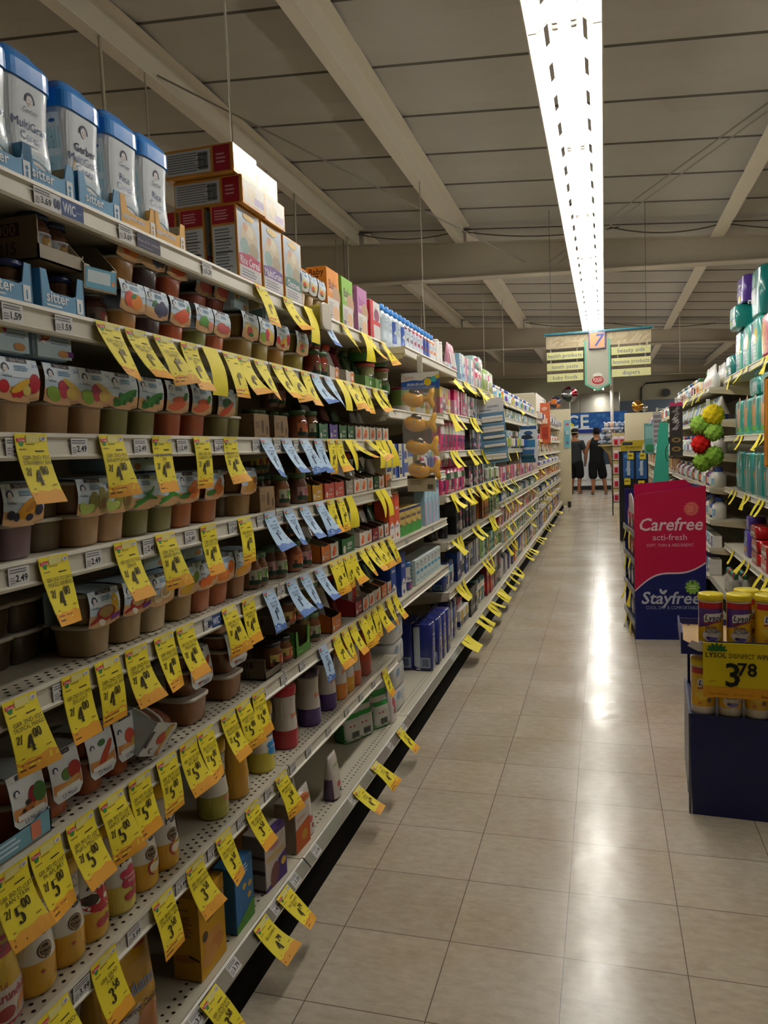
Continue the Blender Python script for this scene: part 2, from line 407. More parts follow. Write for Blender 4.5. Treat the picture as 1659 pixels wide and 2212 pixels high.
# ================================================================ fluorescent strip over the aisle
FX, FZ, FL = -.119, 2.86, 1.22
def fixture(slots=True):
    e = empty('strip_light')
    hs = M(); hs.box(-.05, .05, .005, FL - .005, .085, .13, '#e9e6df'); obj('ballast_housing', hs, METAL, e)
    rf = M(); W = C('#f2efe8')
    for s in (-1, 1):                       # sloping wing with uplight slots
        P = lambda t, y: (s * (.05 + .082 * t), y, .086 - .086 * t)
        cuts = [0.0]; n = 4
        for k in range(n): c = FL * (k + .5) / n; cuts += [c - .075, c + .075]
        cuts.append(FL)
        for a, b, hole in [(cuts[i], cuts[i+1], i % 2 == 1) for i in range(len(cuts) - 1)]:
            for t0, t1 in ((0, .16), (.16, .36), (.36, 1)):
                if hole and t0 == .16: continue
                rf.add([P(t0, a), P(t1, a), P(t1, b), P(t0, b)], [(0, 1, 2, 3)], W)
        rf.box(min(s*.132, s*.138), max(s*.132, s*.138), 0, FL, -.012, .006, '#d8d2c4')
        for y in (0.004, FL - .004): rf.add([(s*.05, y, .086), (s*.132, y, 0), (s*.1, y, .0), (s*.05, y, .045)], [(0, 1, 2, 3)], C('#b9b2a4'))
    obj('reflector', rf, METAL, e)
    for s in (-1, 1):
        obj('tube', M().tube([(s*.033, .03, .035), (s*.033, FL - .03, .035)], .013, '#fffdf8', 6), LIT, e)
        for y in (.012, FL - .03):
            so = M(); so.rbox(s*.033 - .012, s*.033 + .012, y, y + .018, .012, .09, '#b7b1a6', .003); obj('socket', so, PLAST, e)
    return e
fx0 = None
for k in range(2, 19):
    y = .565 - FL + FL * k + FL * 0
    if fx0 is None: fx0 = fixture(); o = fx0
    else: o = dup(fx0)
    o.location = (FX, y, FZ)
    tag(o, ('twin tube strip light, %s from the front end of the run over the aisle' % ordinal(k - 1)), 'strip light', 'strip lights in one run over the aisle')
for x in (-3.3, 3.1):            # the neighbouring aisles' runs, hidden behind the shelving
    for y in (1.0, 11.8, 22.6):  # the farthest stretches are added to brighten the far wall
        ln = 10.4 if y < 20 else 4.0; m = M(); m.box(-.06, .06, 0, ln, .05, .1, '#e9e6df'); e = empty('strip_light', (x, y, FZ)); obj('ballast_housing', m, METAL, e)
        for yb_ in (2.45, 9.85, 17.25, 24.6):
            if y < yb_ < y + ln: obj('suspension_wire', M().tube([(0, yb_ - y, .1), (0, yb_ - y, zb(x) - .0125 - FZ)], .005, '#6a6458', 4), METAL, e)
        obj('tube', M().tube([(0, .05, .03), (0, ln - .1, .03)], .02, '#fffdf8', 6), LIT, e)
        tag(e, 'long unseen strip light in line with a neighbouring aisle', 'strip light', 'strip lights of the neighbouring aisles')
def rod(name, a, b, r, label, cat, col='#cbc2b0'):
    o = obj(name, M().tube([a, b], r, col, 5), METAL); tag(o, label, cat); return o
for i, (x, y, zb_) in enumerate(((-1.67, 3.4, 2.55), (-3.04, 4.9, 2.75), (-3.04, 6.9, 2.6), (-1.67, 7.4, 2.5), (-3.3, 9.6, 2.6), (-1.8, 12.2, 2.6), (-1.67, 13.6, 2.6), (1.34, 15.0, 2.6))):
    rod('hanger_rod', (x, y, ROOF(x) - .2), (x, y + .02, zb_), .006, 'thin hanger rod dropping from the roof, %s from the front' % ordinal(i + 1), 'rod')
for i, (x, y, dx) in enumerate(((-3.04, 4.4, .5), (-3.04, 7.6, .55), (-3.04, 9.3, .35), (-3.04, 13.3, .4))):
    rod('hanger_strap', (x, y, ROOF(x) - .2), (x - dx * .2, y + dx * .35, 2.6), .012, 'slanting pale strap hung from a roof purlin, %s from the front' % ordinal(i + 1), 'strap', '#d5cbb4')
for i, (a, b) in enumerate((((-3.0, 5.0, 4.06), (-.9, 9.7, 3.6)), ((1.5, 5.6, 3.72), (-.5, 9.7, 3.55)), ((.7, 4.2, 3.85), (1.9, 5.6, 3.68)), ((-.6, 9.7, 3.58), (1.2, 6.4, 3.8)))):
    rod('brace_cable', a, b, .007, 'diagonal roof brace cable, %s from the front' % ordinal(i + 1), 'cable', '#8f8677')
def sag(a, b, s, n=10): return [tuple(a[i] + (b[i] - a[i]) * t / n for i in range(2)) + (a[2] + (b[2] - a[2]) * t / n - s * 4 * (t/n) * (1 - t/n),) for t in range(n + 1)]
for i, (x0, x1, y) in enumerate(((-3.0, -1.7, 9.6), (-1.65, .2, 9.62), (.1, 1.3, 9.62), (1.35, 3.0, 9.6), (-1.6, .1, 17.0), (.1, 2.2, 17.0))):
    o = obj('electric_cable', M().tube(sag((x0, y, zt(x0) + .1), (x1, y, zt(x1) + .1), .08), .008, '#57503f', 5), PLAST)
    tag(o, 'dark sagging cable along the %s roof beam, %s span' % ('second' if y < 12 else 'third', ordinal(i + 1)), 'cable')

# ================================================================ shelving
SHC, RAILC = '#cbc3ae', '#cfc8b6'
def perforations(y0, y1, xs, z, pitch, sx):
    m = M(); n = int((y1 - y0 - .04) / pitch)
    for r, x in enumerate(xs):
        for k in range(n):
            y = y0 + .02 + pitch * (k + .5 * (r % 2)); a = .0042
            m.add([(sx*x + a*math.cos(t*PI/3), y + a*math.sin(t*PI/3), z + .0006) for t in range(6)], [(0,1,2,3,4,5)], C('#1d1812'))
    return m
def rail_profile(sx, xf, z, base=False):
    if base: p = [(xf, z + .004), (xf + .006, z + .002), (xf + .028, z - .022), (xf + .026, z - .03), (xf + .014, z - .028), (xf - .004, z - .006)]
    else: p = [(xf - .006, z + .003), (xf + .004, z + .004), (xf + .006, z - .003), (xf + .001, z - .008), (xf + .004, z - .033), (xf + .010, z - .037), (xf + .008, z - .042), (xf - .006, z - .042)]
    return [(sx * a, b) for a, b in p]
def unit(y0, y1, shelves, label, sx=-1, back=-1.36, top=1.83, base=(-.88, .148), perf=(), pitch=.025, kick=True, ext_top=None):
    """a run of supermarket shelving: shelves = (height, front x); x values are for the side at negative x"""
    e = empty('shelving_unit', (0, 0, 0)); f = lambda x: -sx * x          # f maps the negative-side x onto this side
    S = -1 if sx < 0 else 1
    def bx(m, a, b, ya, yb, za, zb_, c): 
        p, q = sorted((f(a) if S > 0 else a, f(b) if S > 0 else b)); m.box(p, q, ya, yb, za, zb_, c)
    m = M(); bx(m, back - .02, back, y0, y1, .1, top, '#b9ad93'); obj('back_panel', m, METAL, e)
    for yy in (y0, y1 - .025):
        m = M(); bx(m, back, back + .03, yy, yy + .025, 0, top + .02, '#8c8270'); obj('upright', m, METAL, e)
    if kick:
        m = M(); bx(m, base[0] - .02, base[0] + .012, y0, y1, 0, base[1] - .03, '#0d0b09'); obj('kick_plate', m, MATTE, e)
    def board(name, xf, z, base_=False):
        m = M(); bx(m, back, xf - .004, y0 + .002, y1 - .002, z - .028, z, SHC)
        o = obj(name, m, METAL, e); pr = rail_profile(1, xf, z, base_)
        m = M(); m.ext([((f(a) if S > 0 else a), b) for a, b in pr], 1, y0 + .003, y1 - .003, '#b9b6ae' if base_ else RAILC)
        obj('price_rail', m, SILVER if base_ else METAL, o)
        if not base_:
            for yy in (y0 + .004, y1 - .009):
                m = M(); m.ext([((f(a) if S > 0 else a), b) for a, b in ((back + .02, z - .028), (xf - .01, z - .028), (xf - .01, z - .05), (back + .02, z - .11))], 1, yy, yy + .005, '#c4b898'); obj('bracket', m, METAL, o)
        return o
    if base: bo = board('base_deck', base[0], base[1], True)
    for i, (z, xf) in enumerate(shelves):
        o = board('shelf', xf, z)
        if i in perf: obj('perforations', perforations(y0, y1, [-(xf - .018), -(xf - .034), -(xf - .05)] , z, pitch, -1 if S < 0 else 1), METAL, o)
    if base and 'base' in perf: obj('perforations', perforations(y0, y1, [-(base[0] - .035), -(base[0] - .055)], base[1], pitch, -1 if S < 0 else 1), METAL, bo)
    tag(e, label, 'shelving unit', 'shelving units along the aisle'); return e
AX = -.915
AZ = [1.814, 1.607, 1.393, 1.186, .972, .712, .430]
LONGPERF = (4, 5, 6, 'base')
unit(-.4, .8, [(z, AX) for z in AZ], 'cream shelving unit at the camera end of the baby food run')
unit(.8, 2.02, [(z, AX) for z in AZ], 'cream shelving unit of baby food tubs and puffs, sparsely filled low shelves', perf=LONGPERF)
unit(2.02, 3.27, [(z, AX) for z in AZ], 'cream shelving unit of jars, pouches and baby cereal boxes', perf=LONGPERF)
BZ = [1.80, 1.535, 1.22, .938, .655]
unit(3.27, 4.49, [(z, AX if i else -.83) for i, z in enumerate(BZ)], 'cream shelving unit of formula cartons behind the yellow fish strip', perf=('base',))
CZ = [1.80, 1.565, 1.335, 1.07, .785, .48]
unit(4.49, 6.98, [(z, AX) for z in CZ], 'cream shelving unit of pads and tissues, with many yellow tags', perf=())
DZ = [1.79, 1.63, 1.33, 1.02, .84, .62, .43]
unit(6.98, 11.2, [(z, AX) for z in DZ], 'cream shelving unit behind the blue toothbrush strip')
EZ = [1.72, 1.45, 1.25, 1.05, .85, .65, .43]
unit(11.26, 17.0, [(z, AX) for z in EZ], 'cream shelving unit at the distant end of the aisle')
# raised back walls and end panel of the run
m = M(); m.box(-1.34, -.93, 11.21, 11.25, .0, 2.1, '#d6cdb0'); o = obj('divider_panel', m, METAL); tag(o, 'tall cream divider panel between two shelving units', 'panel')
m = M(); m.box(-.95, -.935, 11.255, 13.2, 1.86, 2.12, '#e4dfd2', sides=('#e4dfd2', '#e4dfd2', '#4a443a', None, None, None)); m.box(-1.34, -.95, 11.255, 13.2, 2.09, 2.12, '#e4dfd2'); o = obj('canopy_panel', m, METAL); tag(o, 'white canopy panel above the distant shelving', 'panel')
e = empty('end_panel', (0, 17.05, 0)); m = M(); m.rbox(-1.4, -.69, 0, .06, .04, 2.13, '#d3c9a8', .005); obj('board', m, METAL, e); m = M(); m.box(-.78, -.71, -.02, .08, 0, .13, '#3a352a'); obj('corner_guard', m, PLAST, e)
tag(e, 'tall cream end panel closing the shelving run near the ice freezer', 'panel')
RX = -.88
RAZ = [1.86, 1.37, .935, .445]
unit(3.2, 4.5, [(z, -1.0) for z in RAZ], 'cream shelving unit beside the wipes display', sx=1, back=-1.45, base=(-.9, .148))
unit(4.5, 7.2, [(z, -1.0) for z in RAZ], 'cream shelving unit stacked with teal diaper packs', sx=1, back=-1.45, base=(-.9, .148))
RBZ = [1.80, 1.52, 1.22, .93, .65, .40]
unit(7.2, 10.9, [(z, RX) for z in RBZ], 'cream shelving unit with bath poufs and hair accessories', sx=1, back=-1.4, base=(-.86, .148))
RCZ = [1.70, 1.45, 1.2, .95, .7, .45]
unit(10.9, 17.0, [(z, RX) for z in RCZ], 'cream shelving unit of shampoos leading to the cross aisle', sx=1, back=-1.4, base=(-.86, .148))
e = empty('end_panel', (0, 17.05, 0)); m = M(); m.rbox(.42, 1.3, 0, .06, .04, 1.98, '#d3c9a8', .005); obj('board', m, METAL, e)
tag(e, 'cream end panel under the gold balloon', 'panel')
# ================================================================ product builders: front faces local +X, base centre at the origin
NAVY = '#1d2348'
def logo(x, y, s, name=True, c=NAVY, ar=1.4):
    """a dark arch of hair over a pale face, with the maker's name under it"""
    a = [('e', x, y, s*.62, s*.75, '#e6dfdb'), ('q', x, y, s, s*1.15, s*.36, -10, 190, c), ('e', x - s*.25, y + s*.1*ar, s*.08, s*.07, c), ('e', x + s*.25, y + s*.1*ar, s*.08, s*.07, c), ('e', x, y - s*.3*ar, s*.16, s*.06, '#8c6a68')]
    if name: a.append(('t', 'Gerber', x, y - s*1.35*ar, s*.95, c))
    return a
def ell(pts, c): return [('e', p[0], p[1], p[2], p[3], c, p[4] if len(p) > 4 else 0) for p in pts]
def fruit(k):
    G = '#3f7a35'
    return {
     'strawberry': ell([(.12, .3, .12, .11), (.38, .2, .08, .08), (.5, .2, .08, .08)], '#c4202a') + ell([(.52, .36, .26, .07, 25)], '#e2b12c') + ell([(.86, .42, .14, .17)], '#b3182c') + ell([(.66, .26, .1, .08)], '#d9c063'),
     'pear': ell([(.25, .24, .2, .13, -10)], '#86a83c') + ell([(.5, .38, .13, .17, 30)], '#b73a4c') + ell([(.72, .5, .24, .06, -25), (.78, .3, .2, .12)], '#d2b25a'),
     'pea': ell([(.45, .25, .36, .08, 22), (.66, .42, .3, .07, 14)], '#3d8a35') + ell([(.2, .2, .07, .07), (.35, .36, .06, .06), (.5, .2, .06, .06), (.62, .3, .06, .06), (.75, .28, .06, .06), (.85, .42, .06, .06), (.3, .15, .06, .06)], '#2f6e2b'),
     'carrot': ell([(.45, .2, .4, .08, 8), (.55, .32, .38, .07, 14), (.5, .42, .28, .07, 5)], '#d9683a') + ell([(.82, .52, .14, .07, 35)], G),
     'carrotgreen': ell([(.5, .46, .28, .14)], '#44743a') + ell([(.45, .2, .36, .09, 22), (.6, .3, .3, .08, 28)], '#cf5530'),
     'banana': ell([(.62, .42, .32, .13, 25)], '#d79a22') + ell([(.7, .46, .2, .06, 25)], '#b87a1c') + ell([(.18, .26, .09, .08), (.3, .22, .08, .07), (.62, .2, .09, .06), (.86, .34, .1, .1)], '#2c2c3c'),
     'pearcut': ell([(.48, .38, .15, .2, -15), (.8, .4, .16, .26, 10)], '#8f8a3d') + ell([(.8, .3, .1, .12, 10)], '#7a5a30') + ell([(.3, .2, .22, .09, 15), (.14, .25, .1, .09)], '#b9cf6a'),
     'bean': ell([(.4, .22, .34, .035, 18), (.5, .32, .38, .035, 26), (.6, .4, .34, .035, 32), (.45, .28, .34, .035, 8), (.7, .36, .3, .035, -20), (.3, .2, .26, .035, 30)], '#3f9436'),
     'yam': ell([(.6, .42, .34, .12, 35), (.75, .3, .2, .12, 10)], '#d9772e') + ell([(.3, .24, .26, .07, 10)], G),
     'squash': ell([(.6, .42, .3, .15, 30), (.7, .24, .22, .1), (.4, .22, .12, .08)], '#d9a03c') + ell([(.85, .5, .12, .1)], '#a8622b'),
     'oatred': ell([(.82, .55, .12, .2)], '#e0b429') + ell([(.52, .36, .3, .15)], '#a3261f') + ell([(.52, .4, .24, .11)], '#b59a5c') + ell([(.2, .2, .2, .04, 25)], '#a3261f') + ell([(.4, .13, .12, .06, -20)], '#efe6d0') + [('r', .7, .1, .3, .14, '#6b2a78')],
     'oat': ell([(.62, .4, .26, .15)], '#cfc3a4') + ell([(.62, .42, .2, .11)], '#a98f63') + ell([(.3, .2, .16, .07), (.18, .26, .1, .05)], '#d8c49a') + ell([(.9, .5, .1, .16)], '#c9b36a'),
     'pineapple': ell([(.5, .34, .28, .16, 30), (.28, .2, .18, .08)], '#d9ab2a') + ell([(.82, .52, .16, .12, 40)], '#7c9a3a'),
     'orange': ell([(.8, .48, .19, .17), (.25, .24, .18, .13), (.52, .3, .2, .14)], '#e0702a'),
     'peach': ell([(.78, .5, .2, .17), (.2, .22, .18, .12), (.5, .26, .2, .14)], '#e8863c') + ell([(.7, .46, .06, .1)], '#d05a2c'),
     'mango': ell([(.78, .48, .22, .16, 20), (.34, .22, .26, .12, 15), (.6, .28, .2, .1)], '#d99a2e') + ell([(.88, .56, .1, .1)], '#8a6a2a'),
     'nectarine': ell([(.35, .42, .2, .17)], '#dc5a3e') + ell([(.62, .36, .22, .17)], '#e58a3a') + ell([(.5, .52, .12, .05, 20)], G),
     'prune': ell([(.5, .36, .14, .13), (.7, .44, .14, .14), (.84, .32, .12, .12), (.62, .24, .12, .1)], '#4a4a68') + ell([(.36, .52, .12, .05, 40)], G),
     'carrotpile': ell([(.4, .34, .26, .1, 20), (.55, .42, .24, .1, 30), (.7, .36, .26, .09, 35), (.6, .24, .26, .09, 10)], '#d4582e') + ell([(.86, .66, .1, .07, 50)], G),
     'peasmall': ell([(.4, .42, .24, .12, 20), (.55, .36, .2, .1)], '#55923c') + ell([(.8, .28, .14, .12)], '#d98a7a'),
     'beet': ell([(.45, .34, .28, .14), (.75, .3, .2, .12)], '#c05a54'),
     'apple': ell([(.3, .4, .22, .15), (.7, .36, .24, .14)], '#d8c07a') + ell([(.4, .3, .18, .12)], '#c4473a') + ell([(.5, .2, .16, .05)], G),
     'meal': ell([(.62, .5, .14, .2, -10)], '#8c1f28') + ell([(.82, .5, .2, .22, 10)], '#43702f') + ell([(.35, .26, .3, .1, 20)], '#a8622e') + ell([(.3, .3, .06, .05), (.55, .24, .06, .05), (.45, .42, .08, .06)], '#34231c'),
     'mealmango': ell([(.5, .5, .16, .14)], '#587a36') + ell([(.78, .52, .22, .2)], '#a33128') + ell([(.4, .26, .36, .07, 8), (.6, .32, .3, .06, 14)], '#c89a4a'),
     'mealcarrot': ell([(.6, .42, .36, .1, 40), (.72, .5, .3, .09, 45), (.5, .3, .3, .09, 35)], '#b5482a') + ell([(.55, .7, .14, .08)], '#466b35'),
     'mealapple': ell([(.55, .5, .2, .2, 15)], '#c4503e') + ell([(.75, .34, .2, .14, 30)], '#c8b04a') + ell([(.35, .3, .2, .09)], '#d29a5a'),
    }[k]
def tub_mesh(w, d, h, col, rnd=4):
    L = Loft([(0, d*.40, w*.40, rnd, 0), (.004, d*.43, w*.43, rnd, 0), (h*.82, d*.485, w*.485, rnd, 0), (h*.86, d*.485, w*.485, rnd, 0), (h*.88, d*.53, w*.53, rnd, 0), (h*.98, d*.53, w*.53, rnd, 0), (h, d*.49, w*.49, rnd, 0)], 24)
    m = M(); c = [col] * 3 + [col, '#cfc6b4', '#cfc6b4']; L.into(m, c); return m
def tub_pack(kind, tub, w=.094, d=.094, h1=.062, h2=.066, tubs=True, wave='#d3a878', lids=2):
    """two stacked plastic tubs in a printed card sleeve"""
    def make():
        e = empty('baby_food_pack')
        obj('tub', tub_mesh(w * .88, d, h1, tub), PLAST, e)
        if lids > 1: obj('tub', tub_mesh(w * .88, d * .96, h1, tub), PLAST, e, (0, 0, h1))
        t = h1 * .98; H = h2; bow = .006
        def fm(u, v, l):
            q = v / H; return (d/2 + .004 + bow * math.sin(PI * q) + l, u * (1 - .03 * q), t + v - .006 * (1 - (2*u/w)**2) * (1 - q))
        m = M(); n = 6
        m.sheet([[fm(-w/2 + w*j/n, H*i/n, 0) for j in range(n+1)] for i in range(n+1)], lambda i, j: '#c9dcea' if i > 1 else wave)
        m.sheet([[fm(-w/2 + w*j/n, H*i/n, -.0012) for j in range(n+1)] for i in range(n+1)], '#b9a88c')
        top = t + H
        m.sheet([[(d/2 + .004 - (d) * i / 3, (-w/2 + w*j/2) * .97, top + .0035 * math.sin(PI*i/3)) for j in range(3)] for i in range(4)], '#bcd3e2')
        m.sheet([[(-d/2, (-w/2 + w*j/2) * .97, t + H*i/2) for j in range(3)] for i in range(3)], '#a9bfce')
        s = obj('sleeve', m, CARD, e)
        p = M(); sp = [('p', [(0, 0), (1, 0), (1, .2), (.7, .13), (.4, .2), (0, .12)], wave), ('r', 0, .55, 1, .45, '#dde9f1')] + fruit(kind)
        sp += [('r', .24, .9, .5, .1, '#4b4650'), ('t', 'Baby Foods', .49, .95, .075, '#c9c3c6', .45), ('t', '2nd', .9, .86, .1, '#3b78a8'), ('l', .38, .7, .42, .14, 3, '#5a8cae')] + logo(.16, .72, .085)
        sp += [('t', 'No Added', .82, .06, .055, '#7a5a3a', .3)]
        p.prints(sp, w, H, fm, .0006, .0001, nx=5, ny=5); obj('label_print', p, PAPER, s)
        return e
    return make
def back_sleeve(kind, w=.095, h=.07):
    """a pack lying on its back: the sleeve's reverse stands up towards the aisle"""
    def make():
        e = empty('baby_food_pack'); m = M(); d = .12
        m.rbox(-d, 0, -w/2, w/2, 0, h, '#b4cbd6', .006); s = obj('sleeve', m, CARD, e)
        p = M(); p.prints([('r', .04, .03, .92, .94, '#bcd2da'), ('l', .4, .35, .5, .4, 5, '#7f98a6')] + [(q[0], q[1]*.4 + .05, q[2]*.6 + .3, q[3]*.35, q[4]*.4) + q[5:] if q[0] == 'e' else q for q in fruit(kind)] + [('e', .72, .16, .14, .07, '#c08a4c')], w, h, planar(0), .0008); obj('reverse_print', p, PAPER, s)
        obj('tub', tub_mesh(w * .8, .1, .055, '#6a543c'), PLAST, e, (-.06, 0, .001)); return e
    return make
def plain_tubs(col, n=2, w=.084, h=.06, lid='#8d8474'):
    def make():
        e = empty('baby_food_tub')
        for i in range(n):
            obj('tub', tub_mesh(w, w, h, col), PLAST, e, (0, 0, i * h)); 
        return e
    return make
def meal_pack(kind, tub='#a8552a', w=.078, tall=.115):
    """third-stage meal: round-cornered tub with a card hood hanging over its front"""
    def make():
        e = empty('baby_meal_pack'); d = .085; h = tall * .62
        obj('tub', tub_mesh(w * .9, d * .95, h, tub, 3), PLAST, e)
        obj('tub', tub_mesh(w * .9, d * .95, tall - h, tub, 3), PLAST, e, (0, 0, h))
        H = .088; z0 = tall - H + .006; cut = lambda u, v: 1 if v > .016 else math.sqrt(max(0, 1 - ((.016 - v) / .016) ** 2)) * .28 + .72
        fm = lambda u, v, l: (d/2 + .012 - .03 * (v/H) ** 2 * .4 + l, u * cut(u, v), z0 + v)
        m = M(); n = 8
        for off in (0, -.0012): m.sheet([[fm(-w/2 + w*j/4, H*i/n, off) for j in range(5)] for i in range(n+1)], '#d5d8d6')
        m.sheet([[(d/2 - .002 - (d*.9)*i/3, (-w/2 + w*j/2)*(1 - .1*i/3), tall + .007 + .004*math.sin(PI*i/3)) for j in range(3)] for i in range(4)], '#c3ced2')
        s = obj('sleeve', m, CARD, e); p = M()
        p.prints([('p', [(.02, .2), (.98, .2), (.98, .42), (.6, .34), (.02, .4)], '#c98a4a')] + fruit(kind) + [('r', .1, .16, .8, .1, '#e4e2da'), ('t', 'Lil Meals', .52, .1, .15, '#3a3a48'), ('r', .24, .9, .5, .09, '#3a343c'), ('l', .3, .92, .4, .05, 2, '#a09aa0')] + logo(.17, .66, .08, False), w * .98, H, fm, .0006, .0001, nx=4, ny=4)
        obj('label_print', p, PAPER, s); return e
    return make
def jar(lid, food, label, fruitc='#c9582e', h=.1, r=.031, dark='#243a24'):
    def make():
        e = empty('glass_jar'); L = Loft([(0, r*.85, r*.85, 2, 0), (.004, r, r, 2, 0), (h*.64, r, r, 2, 0), (h*.78, r*.8, r*.8, 2, 0), (h*.84, r*.8, r*.8, 2, 0)], 16)
        m = M(); L.into(m, [food, food, food, '#7c5a3a']); obj('glass', m, GLOSSGL, e)
        l = M(); l.lathe([(r*.84, h*.82), (r*.92, h*.83), (r*.92, h*.93), (r*.86, h*.97), (r*.6, h*.975), (0.002, h*.965)], [lid]*5, n=16); obj('lid', l, PLAST, e)
        p = M(); p.prints([('r', .02, .1, .96, .8, label), ('r', .02, .1, .96, .25, dark), ('e', .5, .55, .2, .2, fruitc), ('e', .62, .4, .13, .13, '#e0c9a0'), ('t', 'organic', .5, .8, .17, dark), ('bar', .06, .3, .1, .3, '#333333')], r*2*.98, h*.52, lambda u, v, q: L.front(u, v + h*.08, q), .0007, .0001, nx=8, ny=1)
        obj('label', p, PAPER, e); return e
    return make
def carton(w, d, h, col, spec=(), side=None, sspec=(), top=None, m_=None, name='carton', tspec=()):
    def make():
        e = empty(name); m = M(); m.rbox(-d, 0, -w/2, w/2, 0, h, col, .0025)
        if side: m.box(-d + .002, -.002, -w/2 - .0004, -w/2, .003, h - .003, side)
        if top: m.box(-d + .002, -.002, -w/2 + .002, w/2 - .002, h, h + .0005, top)
        obj('box_body', m, m_ or CARD, e)
        if spec: p = M(); p.prints([('r', .01, .01, .98, .98, col)] + list(spec), w, h, planar(0), .0006, .0001); obj('front_print', p, PAPER if not m_ else m_, e)
        if sspec: p = M(); p.prints([('r', .01, .01, .98, .98, side or col)] + list(sspec), d, h, lambda u, v, l: (-d/2 + u, -w/2 - .0005 - l, v), .0006, .0001); obj('side_print', p, PAPER, e)
        if tspec: p = M(); p.prints([('r', .01, .01, .98, .98, top or col)] + list(tspec), w, d, lambda u, v, l: (-v, u, h + .0005 + l), .0006, .0001); obj('top_print', p, PAPER, e)
        return e
    return make
def tray(w, d, h, col, notch=.5, spec=(), inner='#8a7048', name='display_tray', back=None):
    """open card tray with a cut-down front"""
    def make():
        e = empty(name); m = M(); t = .003; hb = back or h
        m.box(-d, 0, -w/2, w/2, 0, t, inner)
        for s in (-1, 1):
            y = s * (w/2 - t/2)
            for q, c in ((-.5, inner if s > 0 else col), (.5, col if s > 0 else inner)): m.ext([(0, t), (-d, t), (-d, hb), (-d*.35, hb), (0, h)], 1, y + q*t*.0 + min(q, 0)*t, y + max(q, 0)*t, c)
        m.box(-d, -d + t, -w/2, w/2, t, hb, inner)
        n = notch * h; prof = [(-w/2, t), (w/2, t), (w/2, h), (w*.36, h), (w*.3, n + .004), (w*.22, n), (-w*.22, n), (-w*.3, n + .004), (-w*.36, h), (-w/2, h)]
        m.ext(prof, 0, -t, 0, col); obj('tray_body', m, CARD, e)
        if spec: p = M(); p.prints(list(spec), w, h, planar(0), .0006, .0001); obj('front_print', p, PAPER, e)
        return e
    return make
def canister(lines, bowl, label2='#bcd9e6', big=False):
    """white plastic cereal canister with a faceted blue lid"""
    def make():
        e = empty('cereal_canister'); h = .215; hw, hd = .058, .043
        L = Loft([(0, hd*.94, hw*.94, 5, 0), (.006, hd, hw, 5, 0), (.06, hd, hw, 5, 0), (.1, hd*.93, hw*.9, 5, 0), (.15, hd*.96, hw*.95, 5, 0), (.185, hd, hw*1.02, 5, 0)], 32)
        m = M(); L.into(m, ['#e8eef0', '#cfe2ea', '#d9e7ee', '#e6ebee', '#e9eaee']); obj('body', m, PLAST, e)
        K = Loft([(.183, hd*1.08, hw*1.08, 5, 0), (.212, hd*1.08, hw*1.08, 5, 0), (.22, hd*1.0, hw*1.0, 5, 0), (.234, hd*.72, hw*.74, 4, 0), (.238, hd*.66, hw*.68, 4, 0)], 32)
        l = M(); K.into(l, '#1f83d6', smooth=False); obj('lid', l, PLAST, e)
        p = M(); sp = [('r', .0, .0, 1, 1, '#e2e8ec'), ('r', 0, 0, 1, .34, '#cfe2ea'), ('e', .5, .14, .42, .24, '#f2f2ee'), ('e', .5, .13, .36, .19, bowl), ('q', .5, .14, .43, .26, .03, 0, 180, '#6b8898')]
        if big: sp += [('b', 'Gerber', .52, .66, .2, NAVY, .86)] + [('e', .12 + .04*i, .36 + .05*i, .05, .025, '#d8b98a', 50) for i in range(4)]
        for i, t in enumerate(lines): sp.append(('t', t, .5, (.54 if big else .6) - .11 * i, .2, '#2b4b80', .85))
        sp += logo(.5, .84, .12, not big, NAVY, .59) + [('l', .2, .4, .6, .02, 1, '#9bb4c0')]
        p.prints(sp, .104, .176, lambda u, v, q: L.front(u, v + .004, q), .0008, .0001, nx=6, ny=4); obj('label_print', p, FILM, e)
        q = M(); q.prints([('r', .04, .03, .92, .95, '#d9e7ee'), ('r', .08, .06, .84, .78, '#a9cfdd'), ('l', .14, .1, .7, .66, 12, '#5d8794'), ('e', .75, .9, .1, .05, '#2b5fa8')], .07, .172, lambda u, v, k: L.side(u, v + .004, k), .0008, .0001, nx=4, ny=4); obj('side_print', q, FILM, e)
        return e
    return make
def puffs(cap, body, low, spec, h=.2, r=.04):
    """waisted puffs canister"""
    def make():
        e = empty('puffs_canister'); L = Loft([(0, r*.94, r*.94, 2, 0), (.006, r, r, 2, 0), (h*.3, r*1.02, r*1.02, 2, 0), (h*.55, r*.86, r*.86, 2, 0), (h*.78, r*.88, r*.88, 2, 0), (h*.84, r*.95, r*.95, 2, 0)], 24)
        m = M(); L.into(m, [low, low, body, body, body]); obj('body', m, FILM, e)
        l = M(); l.lathe([(r*.96, h*.835), (r*.99, h*.85), (r*.99, h*.96), (r*.92, h*.99), (.002, h)], [cap]*4, n=24); obj('lid', l, PLAST, e)
        p = M(); p.prints([('r', .02, .36, .96, .6, body), ('r', .02, .05, .96, .31, low)] + list(spec), r*1.84, h*.84, lambda u, v, q: L.front(u, v, q), .0008, .00012, nx=8, ny=6); obj('label_print', p, FILM, e); return e
    return make
